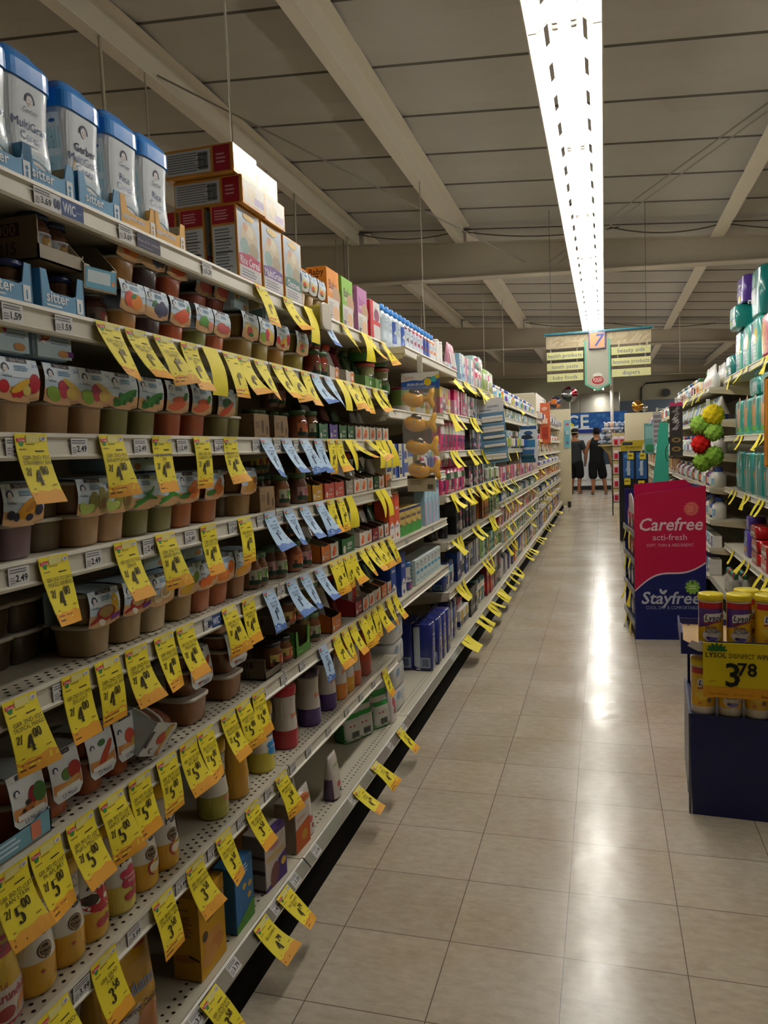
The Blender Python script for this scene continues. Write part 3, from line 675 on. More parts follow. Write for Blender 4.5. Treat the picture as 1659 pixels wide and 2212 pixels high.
def gpuffs(word, sub, blob, fr, low='#d9a520', seal=None, white=True, fat=False):
    sp = [('b', word, .5, .66, .3 if not fat else .22, '#1c1c30', .85)] + logo(.5, .9, .1, True, NAVY, .44)
    if seal: sp += [('e', .42, .46, .2, .2, '#3b2418'), ('q', .42, .46, .18, .18, .03, 0, 360, '#b59a6a'), ('t', 'Whole', .42, .48, .13, '#c8ad7c', .3), ('t', 'Grains', .42, .43, .13, '#c8ad7c', .3)]
    if blob: sp += [('e', .5 + .2*math.cos(a*1.257), .42 + .09*math.sin(a*1.257), .15, .13, blob) for a in range(5)] + [('e', .5, .42, .24, .22, blob), ('t', sub[0], .5, .45, .14, '#e9c9c9', .5), ('t', sub[1], .5, .4, .14, '#e9c9c9', .5)] if sub else []
    sp += fr
    return puffs('#e3b71a', '#e6e0d2' if white else '#dba71e', low, sp)
def pouch(col, cap, spec, w=.085, h=.15, lower=None, d=.03):
    """stand-up pouch with a spout cap"""
    def make():
        e = empty('food_pouch'); L = Loft([(0, d, w*.46, 2.4, 0), (.01, d*1.05, w*.5, 2.6, 0), (h*.45, d*.8, w*.49, 2.4, 0), (h*.8, d*.35, w*.46, 2.2, 0), (h*.92, d*.08, w*.42, 2, 0)], 20)
        m = M(); L.into(m, [lower or col, lower or col, col, col]); obj('bag', m, FILM, e)
        if cap:
            c = M(); c.lathe([(.012, h*.9), (.019, h*.91), (.019, h*.9 + .018), (.014, h*.9 + .024), (.004, h*.9 + .026)], cap, n=10); obj('spout_cap', c, PLAST, e)
        if spec: p = M(); p.prints([('r', .03, .06, .94, .94, col)] + list(spec), w*.9, h*.86, lambda u, v, q: L.front(u, v, q), .001, .00012, nx=6, ny=5); obj('label_print', p, FILM, e)
        return e
    return make
def bag(w, h, d, col, spec, low=None, name='snack_bag'):
    """flat-bottomed film bag, pinched at the top"""
    def make():
        e = empty(name); L = Loft([(0, d*.9, w*.47, 4, 0), (.012, d, w*.5, 4, 0), (h*.4, d*.95, w*.5, 3.4, 0), (h*.75, d*.45, w*.5, 3, 0), (h*.93, d*.06, w*.5, 2.6, 0), (h, d*.03, w*.5, 2.6, 0)], 24)
        m = M(); L.into(m, [low or col] * 2 + [col] * 3); obj('film', m, FILM, e)
        p = M(); p.prints([('r', .03, .04, .94, .92, col)] + list(spec), w*.94, h*.9, lambda u, v, q: L.front(u, v, q), .001, .00014, nx=6, ny=6); obj('label_print', p, FILM, e); return e
    return make
def pillow(w, d, h, col, spec=(), side=(), name='diaper_pack', sidecol=None, m_=None):
    """soft plastic-wrapped pack with bulging faces: front face at x = 0"""
    def make():
        e = empty(name); L = Loft([(0, d*.46, w*.46, 5, -d/2), (h*.06, d*.5, w*.5, 6, -d/2), (h*.5, d*.515, w*.515, 6, -d/2), (h*.94, d*.5, w*.5, 6, -d/2), (h, d*.44, w*.45, 5, -d/2)], 32)
        m = M(); L.into(m, col); obj('wrap', m, m_ or FILM, e)
        if spec: p = M(); p.prints([('r', .05, .06, .9, .88, col)] + list(spec), w*.97, h, lambda u, v, q: L.front(u, v, q), .0012, .00015, nx=6, ny=5); obj('front_print', p, FILM, e)
        if side: p = M(); p.prints([('r', .05, .06, .9, .88, col)] + list(side), d*.96, h, lambda u, v, q: L.side(u, v, q), .0012, .00015, nx=6, ny=5); obj('end_print', p, FILM, e)
        return e
    return make
def bottle(cap, body, label, food, h=.2, r=.036, spec=None):
    def make():
        e = empty('drink_bottle'); L = Loft([(0, r*.9, r*.9, 2, 0), (.006, r, r, 2, 0), (h*.2, r, r, 2, 0), (h*.24, r*.96, r*.96, 2, 0), (h*.66, r*.96, r*.96, 2, 0), (h*.7, r, r, 2, 0), (h*.84, r*.55, r*.55, 2, 0), (h*.88, r*.42, r*.42, 2, 0)], 16)
        m = M(); L.into(m, [food, food, label, label, label, food, body]); obj('body', m, PLAST, e)
        c = M(); c.lathe([(r*.6, h*.86), (r*.62, h*.87), (r*.62, h*.97), (r*.5, h), (.002, h)], cap, n=14); obj('cap', c, PLAST, e)
        p = M(); p.prints(spec or [('e', .5, .5, .3, .16, food), ('b', 'electrolyte', .5, .82, .13, '#2c58a8', .7)], r*1.8, h*.42, lambda u, v, q: L.front(u, v + h*.24, q), .0008, .0001, nx=6, ny=3); obj('label_print', p, FILM, e); return e
    return make

# ---------------------------------------------------------------- shelf tickets and sale tags
TAGW, TAGH = .074, .121
def tag_shape(tilt, curl, twist=0.0, sway=0.0, f0=.35):
    """curled paper: fmap(u, v) with v = 0 at the lower edge; hangs from the origin, tilted out to +X"""
    def fm(u, v, l):
        s = TAGH - v; n = 12; x = z = 0.0; a = tilt
        for i in range(n):
            t = s * (i + .5) / n / TAGH; a = tilt * (1 if t > .22 else f0 + (1 - f0) * t / .22) + curl * (t - .3) + twist * (u / TAGW) * t
            x += math.sin(a) * s / n; z -= math.cos(a) * s / n
        return (x + math.cos(a) * l, u + sway * s, z + math.sin(a) * l)
    return fm
def tag_spec(price, words_, blue=False):
    K = '#33260f'; top = []
    if blue:
        top = [('r', .01, .1, .98, .89, '#b7d3ec'), ('p', [(0, 0), (1, 0), (1, .1), (.85, .14), (.7, .11), (.5, .17), (.3, .2), (.15, .16), (0, .2)], '#4a6fb4'), ('r', .1, .05, .4, .02, '#c9d8ee')]
        K = '#1c2c58'
    else: top = [('r', .01, .1, .98, .89, '#efdc35'), ('p', [(0, 0), (1, 0), (1, .17), (.8, .21), (.55, .18), (.3, .2), (.12, .16), (0, .2)], '#e6a32e'), ('l', .1, .11, .8, .06, 1, '#a8642a'), ('l', .06, .05, .5, .05, 1, '#6e4520'), ('l', .14, .2, .1, .04, 1, '#b5722a')]
    top += [('r', .04, .885, .26, .055, '#d8384a'), ('t', 'Times', .17, .912, .11, '#f3dcd0', .24), ('r', .12, .83, .1, .05, '#3f8f3f'), ('e', .17, .87, .08, .035, '#3f8f3f'), ('l', .3, .84, .4, .03, 1, '#8f8026' if not blue else '#4f79b4')]
    top += [('r', .32, .88, .42, .1, '#e2d888' if not blue else '#cfdcea'), ('e', .86, .93, .1, .055, '#eee9ee'), ('t', '49', .86, .93, .1, '#3f3a68')]
    top += [('l', .08, .77, .3, .03, 1, '#8f7f2a' if not blue else '#5a80b8'), ('l', .55, .74, .4, .035, 1, K)]
    ws = words_
    for i, t in enumerate(ws): top.append(('t', t, .52, .665 - i * .072, .135, K, .88))
    n = price.split()
    if len(n) == 3: top += [('n', n[0], .1, .42, .17, K), ('n', n[1], .34, .27, .36, K), ('n', n[2], .55, .42, .2, K)]
    else: top += [('n', n[0], .34, .27, .36, K), ('n', n[1], .55 if n[0] != '1' else .5, .42, .2, K)]
    top.append(('l', .76, .25, .2, .03, 1, '#8f6a1a' if not blue else '#3a5a98'))
    return top
def sale_tag(price, words_, blue, shape):
    def make():
        m = M(); fm = tag_shape(*shape); c = '#b7d3ec' if blue else '#efdc35'; n = 10
        for l in (0.0, -.0003): m.sheet([[fm(-TAGW/2 + TAGW*j/3, TAGH*i/n, l) for j in range(4)] for i in range(n+1)], c)
        o = obj('sale_tag', m, PAPER)
        if price: p = M(); p.prints(tag_spec(price, words_, blue), TAGW, TAGH, fm, .0004, .00008, nx=3, ny=8); obj('printed_price', p, PAPER, o)
        return o
    return make
SHAPES = [(.3, .3), (.3, -.3), (.25, .6, .3), (.3, .1, -.3), (.3, .4), (.3, -.1, .4)]
TN = [0]
def hang(px, X, z, price, words_=(), blue=False, out=None, where='', scale=1.0, sway=0.0, right=False, f0=.35, curl=None):
    """a sale tag clipped to a price rail"""
    TN[0] += 1; i = TN[0] % 6; sh = list(SHAPES[i]) + [0] * (3 - len(SHAPES[i]))
    if out is not None: sh[0] = out + (i - 2.5) * .04
    if curl is not None: sh[1] = curl
    sh += [sway, f0]
    key = ('tag', price, tuple(words_), blue, tuple(round(q, 2) for q in sh))
    y = px if right is None or right else at_x(px, X, z) + TAGW * .45
    p = price.split(); ptxt = ('%s/%s.%s' % tuple(p) if len(p) == 3 else '%s.%s' % tuple(p)) if price else ''
    d = ('pale blue' if blue else 'yellow') + ' sale tag' + (' reading ' + ptxt if ptxt else '')
    o = place(key, sale_tag(price, words_, blue, sh), (X + (.008 if X < 0 else -.008), y, z + .001), PI if X > 0 else 0.0, d, where, 'sale tag')
    if scale != 1: o.scale = (scale,) * 3
    return o
def ticket(px, X, z, price, where, wic=None, base=False, w=.046):
    y = at_x(px, X, z) + .03
    def make():
        h = .03; W = w if not wic else .085
        fm = (lambda u, v, l: (.0062 + l, u, -.036 + v)) if not base else (lambda u, v, l: (.007 + (h - v) * .66 + l, u, (v - h) * .72 + l))
        m = M(); c = '#dcdad6' if not wic else ('#e6e6ea' if wic == 'WIC' else '#2b2440')
        m.sheet([[fm(-W/2, 0, 0), fm(W/2, 0, 0)], [fm(-W/2, h, 0), fm(W/2, h, 0)]], c, False); o = obj('shelf_ticket', m, PAPER)
        p = M(); K = '#22222a'
        if wic == 'WIC': sp = [('r', .3, 0, .7, 1, '#24447e'), ('b', 'WIC', .55, .5, .3, '#e8ecf4', .4), ('t', 'approved', .84, .5, .08, '#9ab0d4', .2), ('e', .12, .5, .05, .1, '#3a4a6a'), ('e', .22, .5, .05, .1, '#3a4a6a')]
        elif wic: sp = [('t', 'Please ask for assistance', .5, .58, .1, '#cfc8dc', .9), ('l', .08, .12, .8, .15, 1, '#8a83a0')]
        else: sp = [('b', price, .62, .38, .34, K, .6), ('l', .06, .66, .8, .28, 2, '#77757a'), ('l', .06, .1, .3, .4, 3, '#8a888c')]
        p.prints(sp, W, h, fm, .0004, .0001); obj('printed_text', p, PAPER, o); return o
    d = {'WIC': 'white and navy shelf sticker reading WIC', None: 'white shelf price ticket reading ' + price}.get(wic, 'dark purple shelf notice asking shoppers to seek assistance')
    place(('tk', price, wic, base, w), make, (X, y, z), 0, d, where, 'price ticket')
# ================================================================ baby food bays
WN = ['top', 'second', 'third', 'fourth', 'fifth', 'sixth', 'seventh']
WH = ['on the %s baby food shelf' % w for w in WN] + ['on the baby food base deck']
AZ8 = AZ + [.148]
def A(row, px, key, make, desc, cat, half=0.0, back=0.0, dz=0.0, rot=0.0, tilt=None, y=None, dx=0.0):
    z = AZ8[row]; X = (AX if row < 7 else -.885) - .016 - back
    if y is None: y = at_x(px, X, z + dz + .04)
    return place(key, make, (X - half + dx, y, z + dz), rot, desc, WH[row], cat, tilt)
# --- top shelf: canisters in shipper trays
T1 = lambda c, ink, word: tray(.13, .125, .07, c, .55, [('b', word, .36, .42, .2 if len(word) < 8 else .13, '#eef2f4', .6), ('l', .12, .12, .6, .1, 1, '#dfe9ee'), ('r', .82, .16, .13, .42, '#e9edf0'), ('e', .885, .42, .03, .03, ink), ('r', .865, .2, .04, .14, ink)])
BLUE, YEL = '#4b8fb8', '#d8a02c'
for px, c, wd, ds in ((8, BLUE, 'sitter', 'blue shipper tray lettered sitter under a multigrain canister'), (108, BLUE, 'sitter', 'blue shipper tray lettered sitter under a multigrain canister'), (217, BLUE, 'sitter', 'blue shipper tray lettered sitter under the tall-lettered canister'), (300, YEL, 'supported sitter', 'yellow shipper tray under the first rice canister'), (368, YEL, 'supported sitter', 'yellow shipper tray under the second rice canister')):
    A(0, px, ('tray', c), T1(c, '#3f7fa6' if c == BLUE else '#b8851c', wd), ds, 'tray')
for px, key, a, ds in ((-4, 'can_mg', (('MultiGrain', 'Cereal'), '#b79a7e'), 'white multigrain cereal canister with a blue faceted lid'), (92, 'can_mg', (('MultiGrain', 'Cereal'), '#b79a7e'), 'white multigrain cereal canister with a blue faceted lid'), (205, 'can_gb', (('MultiGrain', 'Cereal'), '#d8d2c4', '#bcd9e6', True), 'cereal canister with large dark lettering and wheat ears'), (290, 'can_rc', (('Rice', 'Cereal'), '#dfe0dc'), 'white rice cereal canister with a blue lid'), (358, 'can_rc', (('Rice', 'Cereal'), '#dfe0dc'), 'white rice cereal canister with a blue lid')):
    A(0, px, key, canister(*a), ds, 'canister', half=.06, dz=.004)
# --- boxed infant cereal: standing boxes and two layers lying on top
def ebox(col, name, sub): return [('r', .04, .03, .92, .94, '#b5c0cc'), ('e', .5, .62, .36, .3, '#c9b79a'), ('e', .3, .5, .18, .16, '#8fa7a0'), ('e', .68, .48, .2, .16, '#a3937a'), ('e', .55, .72, .16, .12, '#d9cfae'), ('e', .36, .76, .1, .08, '#c08a6a'), ('p', [(.04, .38), (.5, .42), (.96, .38), (.96, .24), (.04, .24)], col), ('b', name, .5, .31, .2, '#e8e2e6', .84), ('r', .04, .03, .92, .21, '#d9d6d4'), ('l', .12, .1, .76, .11, 3, '#8a8692'), ('r', .04, .03, .92, .05, col), ('e', .5, .9, .24, .07, '#c8a43c')]
ESIDE = [('r', .06, .03, .88, .7, '#d5d6d6'), ('r', .06, .76, .88, .22, '#b0202f'), ('l', .16, .8, .68, .14, 4, '#d8a0a0'), ('l', .14, .06, .72, .64, 16, '#7c7f84'), ('r', .14, .55, .7, .012, '#333333'), ('r', .14, .38, .7, .012, '#333333')]
EB = {k: carton(.145, .075, .205, '#d2933c', ebox(c, n, ''), '#d2933c', ESIDE, m_=FILM, name='cereal_box') for k, c, n in (('rice', '#b03058', 'Rice Cereal'), ('multi', '#6a4a8c', 'MultiGrain'), ('oat', '#2f6a5c', 'Oatmeal'))}
def eb(k, y, back, dz=0, tilt=None, rot=0, ds=''):
    z = AZ[0]; return place(('eb', k), EB[k], (AX - .02 - back, y, z + dz), rot, ds, WH[0], 'cereal box', tilt)
yb = at_x(541, AX - .02, AZ[0] + .04)
eb('rice', yb, 0, ds='shrink-wrapped boxed rice cereal with a magenta band'); eb('multi', yb + .155, 0, ds='shrink-wrapped boxed cereal with a violet band'); eb('oat', yb + .31, 0.0, ds='shrink-wrapped boxed cereal with a dark green band')
for k in (1, 2): eb('rice', yb + .0, .085 * k + .01, ds='boxed rice cereal standing behind the front box')
for k in (1, 2): eb('multi', yb + .155, .085 * k, ds='boxed violet-band cereal standing in the row behind')
for k in range(2):   # lying flat, ends to the aisle
    z = .207 + .077 * k
    place(('ebflat',), carton(.145, .205, .075, '#d2933c', [('r', .05, .1, .9, .8, '#d9d2c4'), ('e', .4, .5, .2, .14, '#c8b48c'), ('r', .5, .2, .4, .25, '#8a6aa0')], '#d2933c', [('r', .02, .1, .66, .8, '#d5d6d6'), ('l', .05, .16, .6, .68, 8, '#7c7f84'), ('bar', .5, .2, .14, .6, '#222222'), ('r', .72, .06, .24, .88, '#b0202f'), ('l', .76, .3, .16, .4, 3, '#d8a0a0')], m_=FILM, name='cereal_box'), (AX - .015 + .012 * (1 - k), yb + .01 - .02 * k, AZ[0] + z), 0, 'boxed cereal lying flat, red panel outwards', WH[0], 'cereal box', order=yb + k)
    place(('ebflat',), None, (AX - .03 + .02 * (1 - k), yb + .165, AZ[0] + z), 0, 'boxed cereal lying on the violet-band boxes', WH[0], 'cereal box', order=yb + k)
# --- foil-topped tub sleeve, rusk boxes, drink bottles
for k, px in enumerate((662, 680, 698)):
    A(0, px, 'foiltub', tub_pack('apple', '#a88a5c', .07, .08, .07, .06, lids=1, wave='#e4e4e0'), 'beige fruit tub under a crinkled white film sleeve', 'tub pack', half=.05)
def mum(c, c2, h=.19): return carton(.13, .075, h, c, [('b', 'Baby', .48, .7, .34, c2, .8), ('l', .2, .54, .6, .08, 2, '#d8c8b8'), ('e', .75, .5, .34, .3, '#b08a6a'), ('r', .04, .03, .92, .42, '#d8d2cc'), ('l', .12, .12, .4, .26, 6, '#9a948c'), ('e', .68, .2, .26, .2, '#d8b08a'), ('bar', .1, .05, .2, .1, '#333333')], c, [('b', 'Baby', .5, .9, .4, c2, .8), ('l', .14, .78, .7, .06, 1, c2)], name='rusk_box')
for px, key, c, c2, ds in ((650, 'mum_o', '#d9861f', '#5a2418', 'orange rusk box behind the film-topped tubs'), (721, 'mum_o', '#d9861f', '#5a2418', 'orange rusk box with dark lettering'), (752, 'mum_g', '#7fae3a', '#4a2a1e', 'green rusk box'), (784, 'mum_p', '#b070a0', '#8a3a78', 'mauve rusk box')):
    A(0, px, key, mum(c, c2, .19 if px != 650 else .19), ds, 'box', back=.09 if px == 650 else .0)
A(0, 812, 'redbox', carton(.14, .08, .17, '#d9d4d0', [('p', [(0, 0), (.28, 0), (.28, 1), (0, 1)], '#c02430'), ('e', .62, .66, .28, .2, '#8a3a5c'), ('b', 'h', .6, .74, .4, '#2a2a44', .3), ('r', .28, .42, .72, .1, '#c02430')], '#c02430', name='rusk_box'), 'red and white box beside the blue-capped bottles', 'box')
cols = [('#dfe6ea', '#c9d6de', '#b8c2c8'), ('#dfe6ea', '#3c5aa8', '#c8d0d4'), ('#dfe6ea', '#d4dde6', '#6a4a5a'), ('#dfe6ea', '#d6d8e4', '#a83a4a'), ('#dfe6ea', '#3a4a98', '#7a3a40'), ('#dfe6ea', '#dfe0e2', '#d8702c')]
ks = [0, 0, 1, 0, 1, 2, 2, 3, 3, 3, 4, 4, 5, 5]
y = 3.33
for i, k in enumerate(ks):
    b, l, f = cols[k]; yy = 3.33 + .078 * i
    for r_ in (0, 1):
        place(('ped', k), bottle('#2f7fd0', b, l, f), ((-.955 if yy < 3.4 or 1 else 0) - .09 * r_, yy + .02 * r_, BZ[0] if yy > 3.27 else AZ[0]), 0, ('rear-row' if r_ else 'front-row') + ' blue-capped clear bottle', 'on the top shelf above the fish strip', 'bottle')
# --- second shelf
SIT = tray(.115, .13, .075, BLUE, .5, [('b', 'sitter', .36, .4, .24, '#eef2f4', .6), ('l', .1, .14, .5, .1, 1, '#dfe9ee'), ('r', .8, .14, .15, .36, '#e9edf0'), ('r', .86, .2, .03, .2, '#3f7fa6')])
A(1, 15, 'sit2', SIT, 'blue jar tray lettered sitter', 'tray'); A(1, 137, 'sit2', SIT, 'blue jar tray lettered sitter', 'tray')
CT = lambda w=.13, h=.06, col='#9c8c74', txt=('15000', '01215'): tray(w, .14, h, col, .9, [], inner='#7a6a50', name='jar_carton')
def cart2(w, h, col, a, b):
    def make():
        e = empty('jar_carton'); m = M(); d = .14
        m.box(-d, 0, -w/2, w/2, 0, .003, col); m.box(-d, 0, -w/2, -w/2 + .003, 0, h, col); m.box(-d, 0, w/2 - .003, w/2, 0, h*.4, col); m.box(-.003, 0, -w/2, w/2, 0, h * .35, col); m.box(-d, -d + .003, -w/2, w/2, 0, h, col)
        obj('carton_body', m, CARD, e); p = M(); p.prints([('r', .14, .56, .6, .3, '#4a3a2c'), ('b', a, .44, .71, .2, col, .5), ('b', b, .44, .28, .22, '#54432f', .5)], d, h, lambda u, v, l: (-d/2 + u, -w/2 - .0005 - l, v), .0006); obj('stencilled_code', p, PAPER, e); return e
    return make
yc = at_x(128, AX - .02, AZ[1] + .13)
A(1, 0, 'c15000', cart2(.12, .075, '#8f8068', '15000', '01215'), 'brown carton stencilled 15000 01215 stacked on the blue trays', 'carton', dz=.09, y=yc)
for j in (0, 1): place('jar_navy', jar('#27386a', '#6e4a36', '#d8d8da', '#b58a3c', .085, .03, '#2d3a63'), (AX - .058 - .012 * j, yc - .022 + .062 * j, AZ[1] + .097), 0, 'navy-lidded jar in the stencilled carton', WH[1], 'jar')
for px, dz, bk, ds in ((15, .004, .045, 'navy-lidded jar in a blue tray'), (125, .004, .05, 'navy-lidded jar in a blue tray')):
    A(1, px, 'jar_navy', jar('#27386a', '#6e4a36', '#d8d8da', '#b58a3c', .085, .03, '#2d3a63'), ds, 'jar', back=bk)
A(1, 215, 'whitecart', tray(.1, .14, .045, '#c9c2b0', .8, [('r', .04, .08, .92, .84, '#5c9cb8'), ('r', .1, .3, .68, .5, '#cfdde2'), ('e', .88, .4, .05, .05, '#d98a5a')], inner='#8f8468', back=.09), 'pale leaning carton with a blue front panel', 'carton', dz=.065, tilt=(.05, .12))
A(1, 197, 'darkjar', jar('#4a4a4a', '#4a2a24', '#6a5a4a', '#8a3a2a', .08, .03), 'dark tub jar behind the pale open carton', 'jar', back=.06)
P_ = lambda k, c, **kw: tub_pack(k, c, **kw)
for lay in (0, 1):
    for px, k, c, nm in ((285, 'nectarine', '#a8763c', 'peach'), (337, 'prune', '#3f2a2e', 'prune'), (388, 'carrotpile', '#b5532c', 'carrot')):
        A(1, px - 6 * lay, ('tp', k), P_(k, c, w=.088, h1=.048, h2=.058, lids=1), 'small %s baby food pack' % nm + (', upper layer' if lay else ', lower layer'), 'tub pack', half=.05, dz=.106 * lay, back=.005)
for px, k, c, nm, dz, bk in ((440, 'peasmall', '#77783c', 'pea', 0, 0), (478, 'beet', '#b8603c', 'carrot and beet', 0, .0), (440, 'beet', '#a85a48', 'beet', .106, .04), (478, 'beet', '#8a4a3c', 'beet', .106, .03)):
    A(1, px, ('tp', k, c), P_(k, c, w=.085, h1=.048, h2=.058, lids=1), 'small %s baby food pack' % nm + (', upper layer' if dz else ', lower layer'), 'tub pack', half=.05, dz=dz, back=bk)
for px, k, c, nm, dz in ((540, 'apple', '#a08245', 'apple', 0), (575, 'pear', '#a08a45', 'apple mix', 0), (610, 'strawberry', '#b0813c', 'strawberry', 0), (652, 'apple', '#9a8a3c', 'apple', 0)):
    A(1, px, ('tp2', k, c), P_(k, c, w=.098, h1=.062, h2=.068), 'tall %s baby food pack' % nm, 'tub pack', half=.05, dz=dz)
A(1, 520, 'bs1', back_sleeve('apple'), 'shiny tub sleeve seen from its reverse', 'tub pack', dz=.132, back=.01); A(1, 585, 'bs1', back_sleeve('apple'), 'shiny tub sleeve seen from its reverse', 'tub pack', dz=.132, back=.02)
A(1, 672, 'sidetub', plain_tubs('#a89a32', 1, .084, .075), 'olive tub on its side poking over the rail', 'tub', dz=.19, tilt=(0, PI / 2), dx=-.02)
for i, (px, dz, bk) in enumerate(((677, 0, 0), (693, 0, .0), (672, .102, .02), (690, .102, .02))):
    A(1, px, 'jar_red', jar('#4f7048', '#8a3a28', '#9a5a48', '#6a9a3c', .1, .03), ('upper' if dz else 'lower') + '-layer red jar with a green lid', 'jar', half=.035, back=bk)if 0 else place('jar_red', jar('#4f7048', '#8a3a28', '#9a5a48', '#6a9a3c', .1, .03), (AX - .055 - bk, at_x(px, AX - .05, AZ[1] + .05), AZ[1] + dz), 0, ('upper' if dz else 'lower') + '-layer red jar with a green lid', WH[1], 'jar')
WTRAY = lambda c, c2: tray(.1, .16, .05, c, .95, [('r', .55, .1, .4, .8, c2), ('e', .75, .5, .1, .1, '#f0e6dc')], inner='#7c6a4c', back=.06)
for px, c, c2, nm in ((722, '#cfc6b8', '#dc8040', 'white and orange'), (756, '#cfc6b8', '#dc8040', 'white and orange'), (796, '#7fb060', '#4f8a3c', 'green'), (818, '#7fb060', '#4f8a3c', 'green')):
    A(1, px, ('wt', c), WTRAY(c, c2), nm + ' pouch tray', 'tray')
for px, cap, col, nm in ((716, '#e0562a', '#c9c2b8', 'clear pouch with an orange cap'), (738, '#e0562a', '#c9c2b8', 'clear pouch with an orange cap'), (754, '#6a1a24', '#7a1a2c', 'dark red pouch with a matching cap'), (775, '#2f5a34', '#3c5a3a', 'dark green pouch with a green cap'), (796, '#2f5a34', '#2c4a30', 'dark green pouch with a green cap')):
    A(1, px, ('po', cap, col), pouch(col, cap, [('r', .1, .1, .8, .4, '#d8d2c4'), ('e', .5, .3, .2, .2, cap)], .08, .14), nm, 'pouch', half=.05, dz=.005, back=.03, tilt=(0, -.1))
for i, (px, dz) in enumerate(((815, .0), (845, .0), (806, .12), (838, .12))):
    A(1, px, 'can_formula', puffs('#b8503c', '#8a8a5a', '#3f7a34', [('r', 0, .5, 1, .2, '#7a7a54'), ('e', .5, .35, .3, .22, '#3f8a3c'), ('b', 'Gerber', .5, .62, .2, '#22284a', .7)], .12, .05), ('upper' if dz else 'lower') + '-layer olive formula can, red lid', 'can', half=.06, dz=dz, back=.0)
# --- third, fourth, fifth shelves: sleeved tub packs
def packs(row, L):
    for px, k, c, nm in L: A(row, px, ('p', k, c), tub_pack(k, c), nm + ' baby food pack', 'tub pack', half=.055)
packs(2, [(46, 'strawberry', '#a58560', 'strawberry and banana'), (139, 'pear', '#a8845c', 'apple and pear'), (210, 'pear', '#a8845c', 'apple and pear'), (271, 'pea', '#77713f', 'pea'), (330, 'pea', '#77713f', 'pea'), (387, 'carrot', '#a5512e', 'carrot'), (439, 'carrot', '#a5512e', 'carrot'), (492, 'carrotgreen', '#77703e', 'carrot and greens')])
A(2, 520, 'dt', plain_tubs('#77703e', 2), 'bare olive tubs at the end of the sleeved packs', 'tub', half=.055, back=.0)
for px, k in ((18, 'strawberry'), (116, 'oatred'), (384, 'carrot'), (440, 'carrot')): A(2, px, ('bs', k), back_sleeve(k), 'pack lying on top, reverse of its sleeve showing', 'tub pack', dz=.134, back=.0)
packs(3, [(56, 'banana', '#6d5458', 'banana and blueberry'), (206, 'pearcut', '#a8845c', 'pear'), (260, 'pearcut', '#a8845c', 'pear'), (316, 'bean', '#77713f', 'green bean'), (368, 'bean', '#77713f', 'green bean'), (411, 'yam', '#a5602e', 'sweet potato'), (466, 'yam', '#a5602e', 'sweet potato'), (540, 'squash', '#9c7a4a', 'squash')])
A(3, 130, 'dt2', plain_tubs('#5e4c34', 2), 'bare dark tubs between sleeved packs', 'tub', half=.06, back=.02); A(3, 510, 'dt2', plain_tubs('#5e4c34', 2), 'bare dark tubs between sleeved packs', 'tub', half=.06, back=.03)
for px, k in ((281, 'bean'), (332, 'pea')): A(3, px, ('bs', k), back_sleeve(k), 'pack lying on top, reverse of its sleeve showing', 'tub pack', dz=.134, back=.02)
packs(4, [(230, 'oatred', '#9c8258', 'oatmeal and fruit'), (300, 'oatred', '#a58a5e', 'oatmeal and fruit'), (354, 'oat', '#b09a74', 'plain oatmeal'), (411, 'pineapple', '#a5834c', 'pineapple'), (452, 'orange', '#a5582e', 'orange'), (490, 'peach', '#a5582e', 'peach'), (528, 'mango', '#8f5f34', 'mango')])
for px in (20, 85, 150): A(4, px, 'dt3', plain_tubs('#4a3c28', 2), 'bare dark tubs deep on the shelf', 'tub', half=.06, back=.1)
for px, k in ((334, 'pineapple'), (416, 'strawberry')): A(4, px, ('bs', k), back_sleeve(k), 'pack lying on top, reverse of its sleeve showing', 'tub pack', dz=.134, back=.02)
# --- jars and pouches of the next bay on the third to sixth shelves
CARR = carton(.1, .06, .07, '#8a6f4e', [('p', [(0, 0), (1, 0), (1, .8), (.85, 1), (.15, 1), (0, .8)], '#937754'), ('l', .1, .4, .35, .3, 4, '#5c452c'), ('e', .55, .5, .09, .2, '#5c452c'), ('e', .85, .35, .06, .14, '#5c452c'), ('l', .3, .08, .6, .06, 1, '#5c452c')], name='jar_carrier')
J = {'g': jar('#4d6b45', '#7a4a2c', '#a8a488', '#5f8f3c'), 'o': jar('#4d6b45', '#8a4426', '#c9774a', '#d8602c'), 'y': jar('#4d6b45', '#6e5a30', '#b8a03c', '#8f3a2c'), 'p': jar('#4d6b45', '#6a4030', '#b08a84', '#b0506a'), 'k': jar('#1e1c1c', '#6e4428', '#c9b060', '#c05a3a', .08, .034, '#b85a48')}
JN = {'g': 'green-labelled', 'o': 'orange-labelled', 'y': 'yellow-labelled', 'p': 'pink-labelled', 'k': 'black-lidded'}
def jars(row, L):
    for q in L:
        px, k = q[0], q[1]; dz = q[2] if len(q) > 2 else 0; bk = q[3] if len(q) > 3 else 0
        place(('jar', k), J[k], (AX - .055 - bk, at_x(px, AX - .05 - bk, AZ[row] + dz + .05), AZ[row] + dz), 0, JN[k] + ' baby food jar' + (' in the upper layer' if dz else ''), WH[row], 'jar')
for row, L in ((2, (565, 607)), (3, (577,))):
    for px in L: A(row, px, 'carrier', CARR, 'brown card jar carrier', 'jar carrier')
jars(2, [(545, 'g', 0, .09), (560, 'g', 0, .09), (588, 'g', 0, .09), (612, 'g', 0, .09), (630, 'g', 0, .07), (646, 'o'), (671, 'g'), (640, 'o', 0, .08), (584, 'p', .105, .06), (598, 'p', .105, .06)])
jars(3, [(562, 'y', .105, .06), (547, 'y', .105, .07), (557, 'g', 0, .08), (580, 'g', 0, .08), (607, 'g'), (628, 'p', 0, .06), (646, 'p'), (662, 'g', 0, .04)])
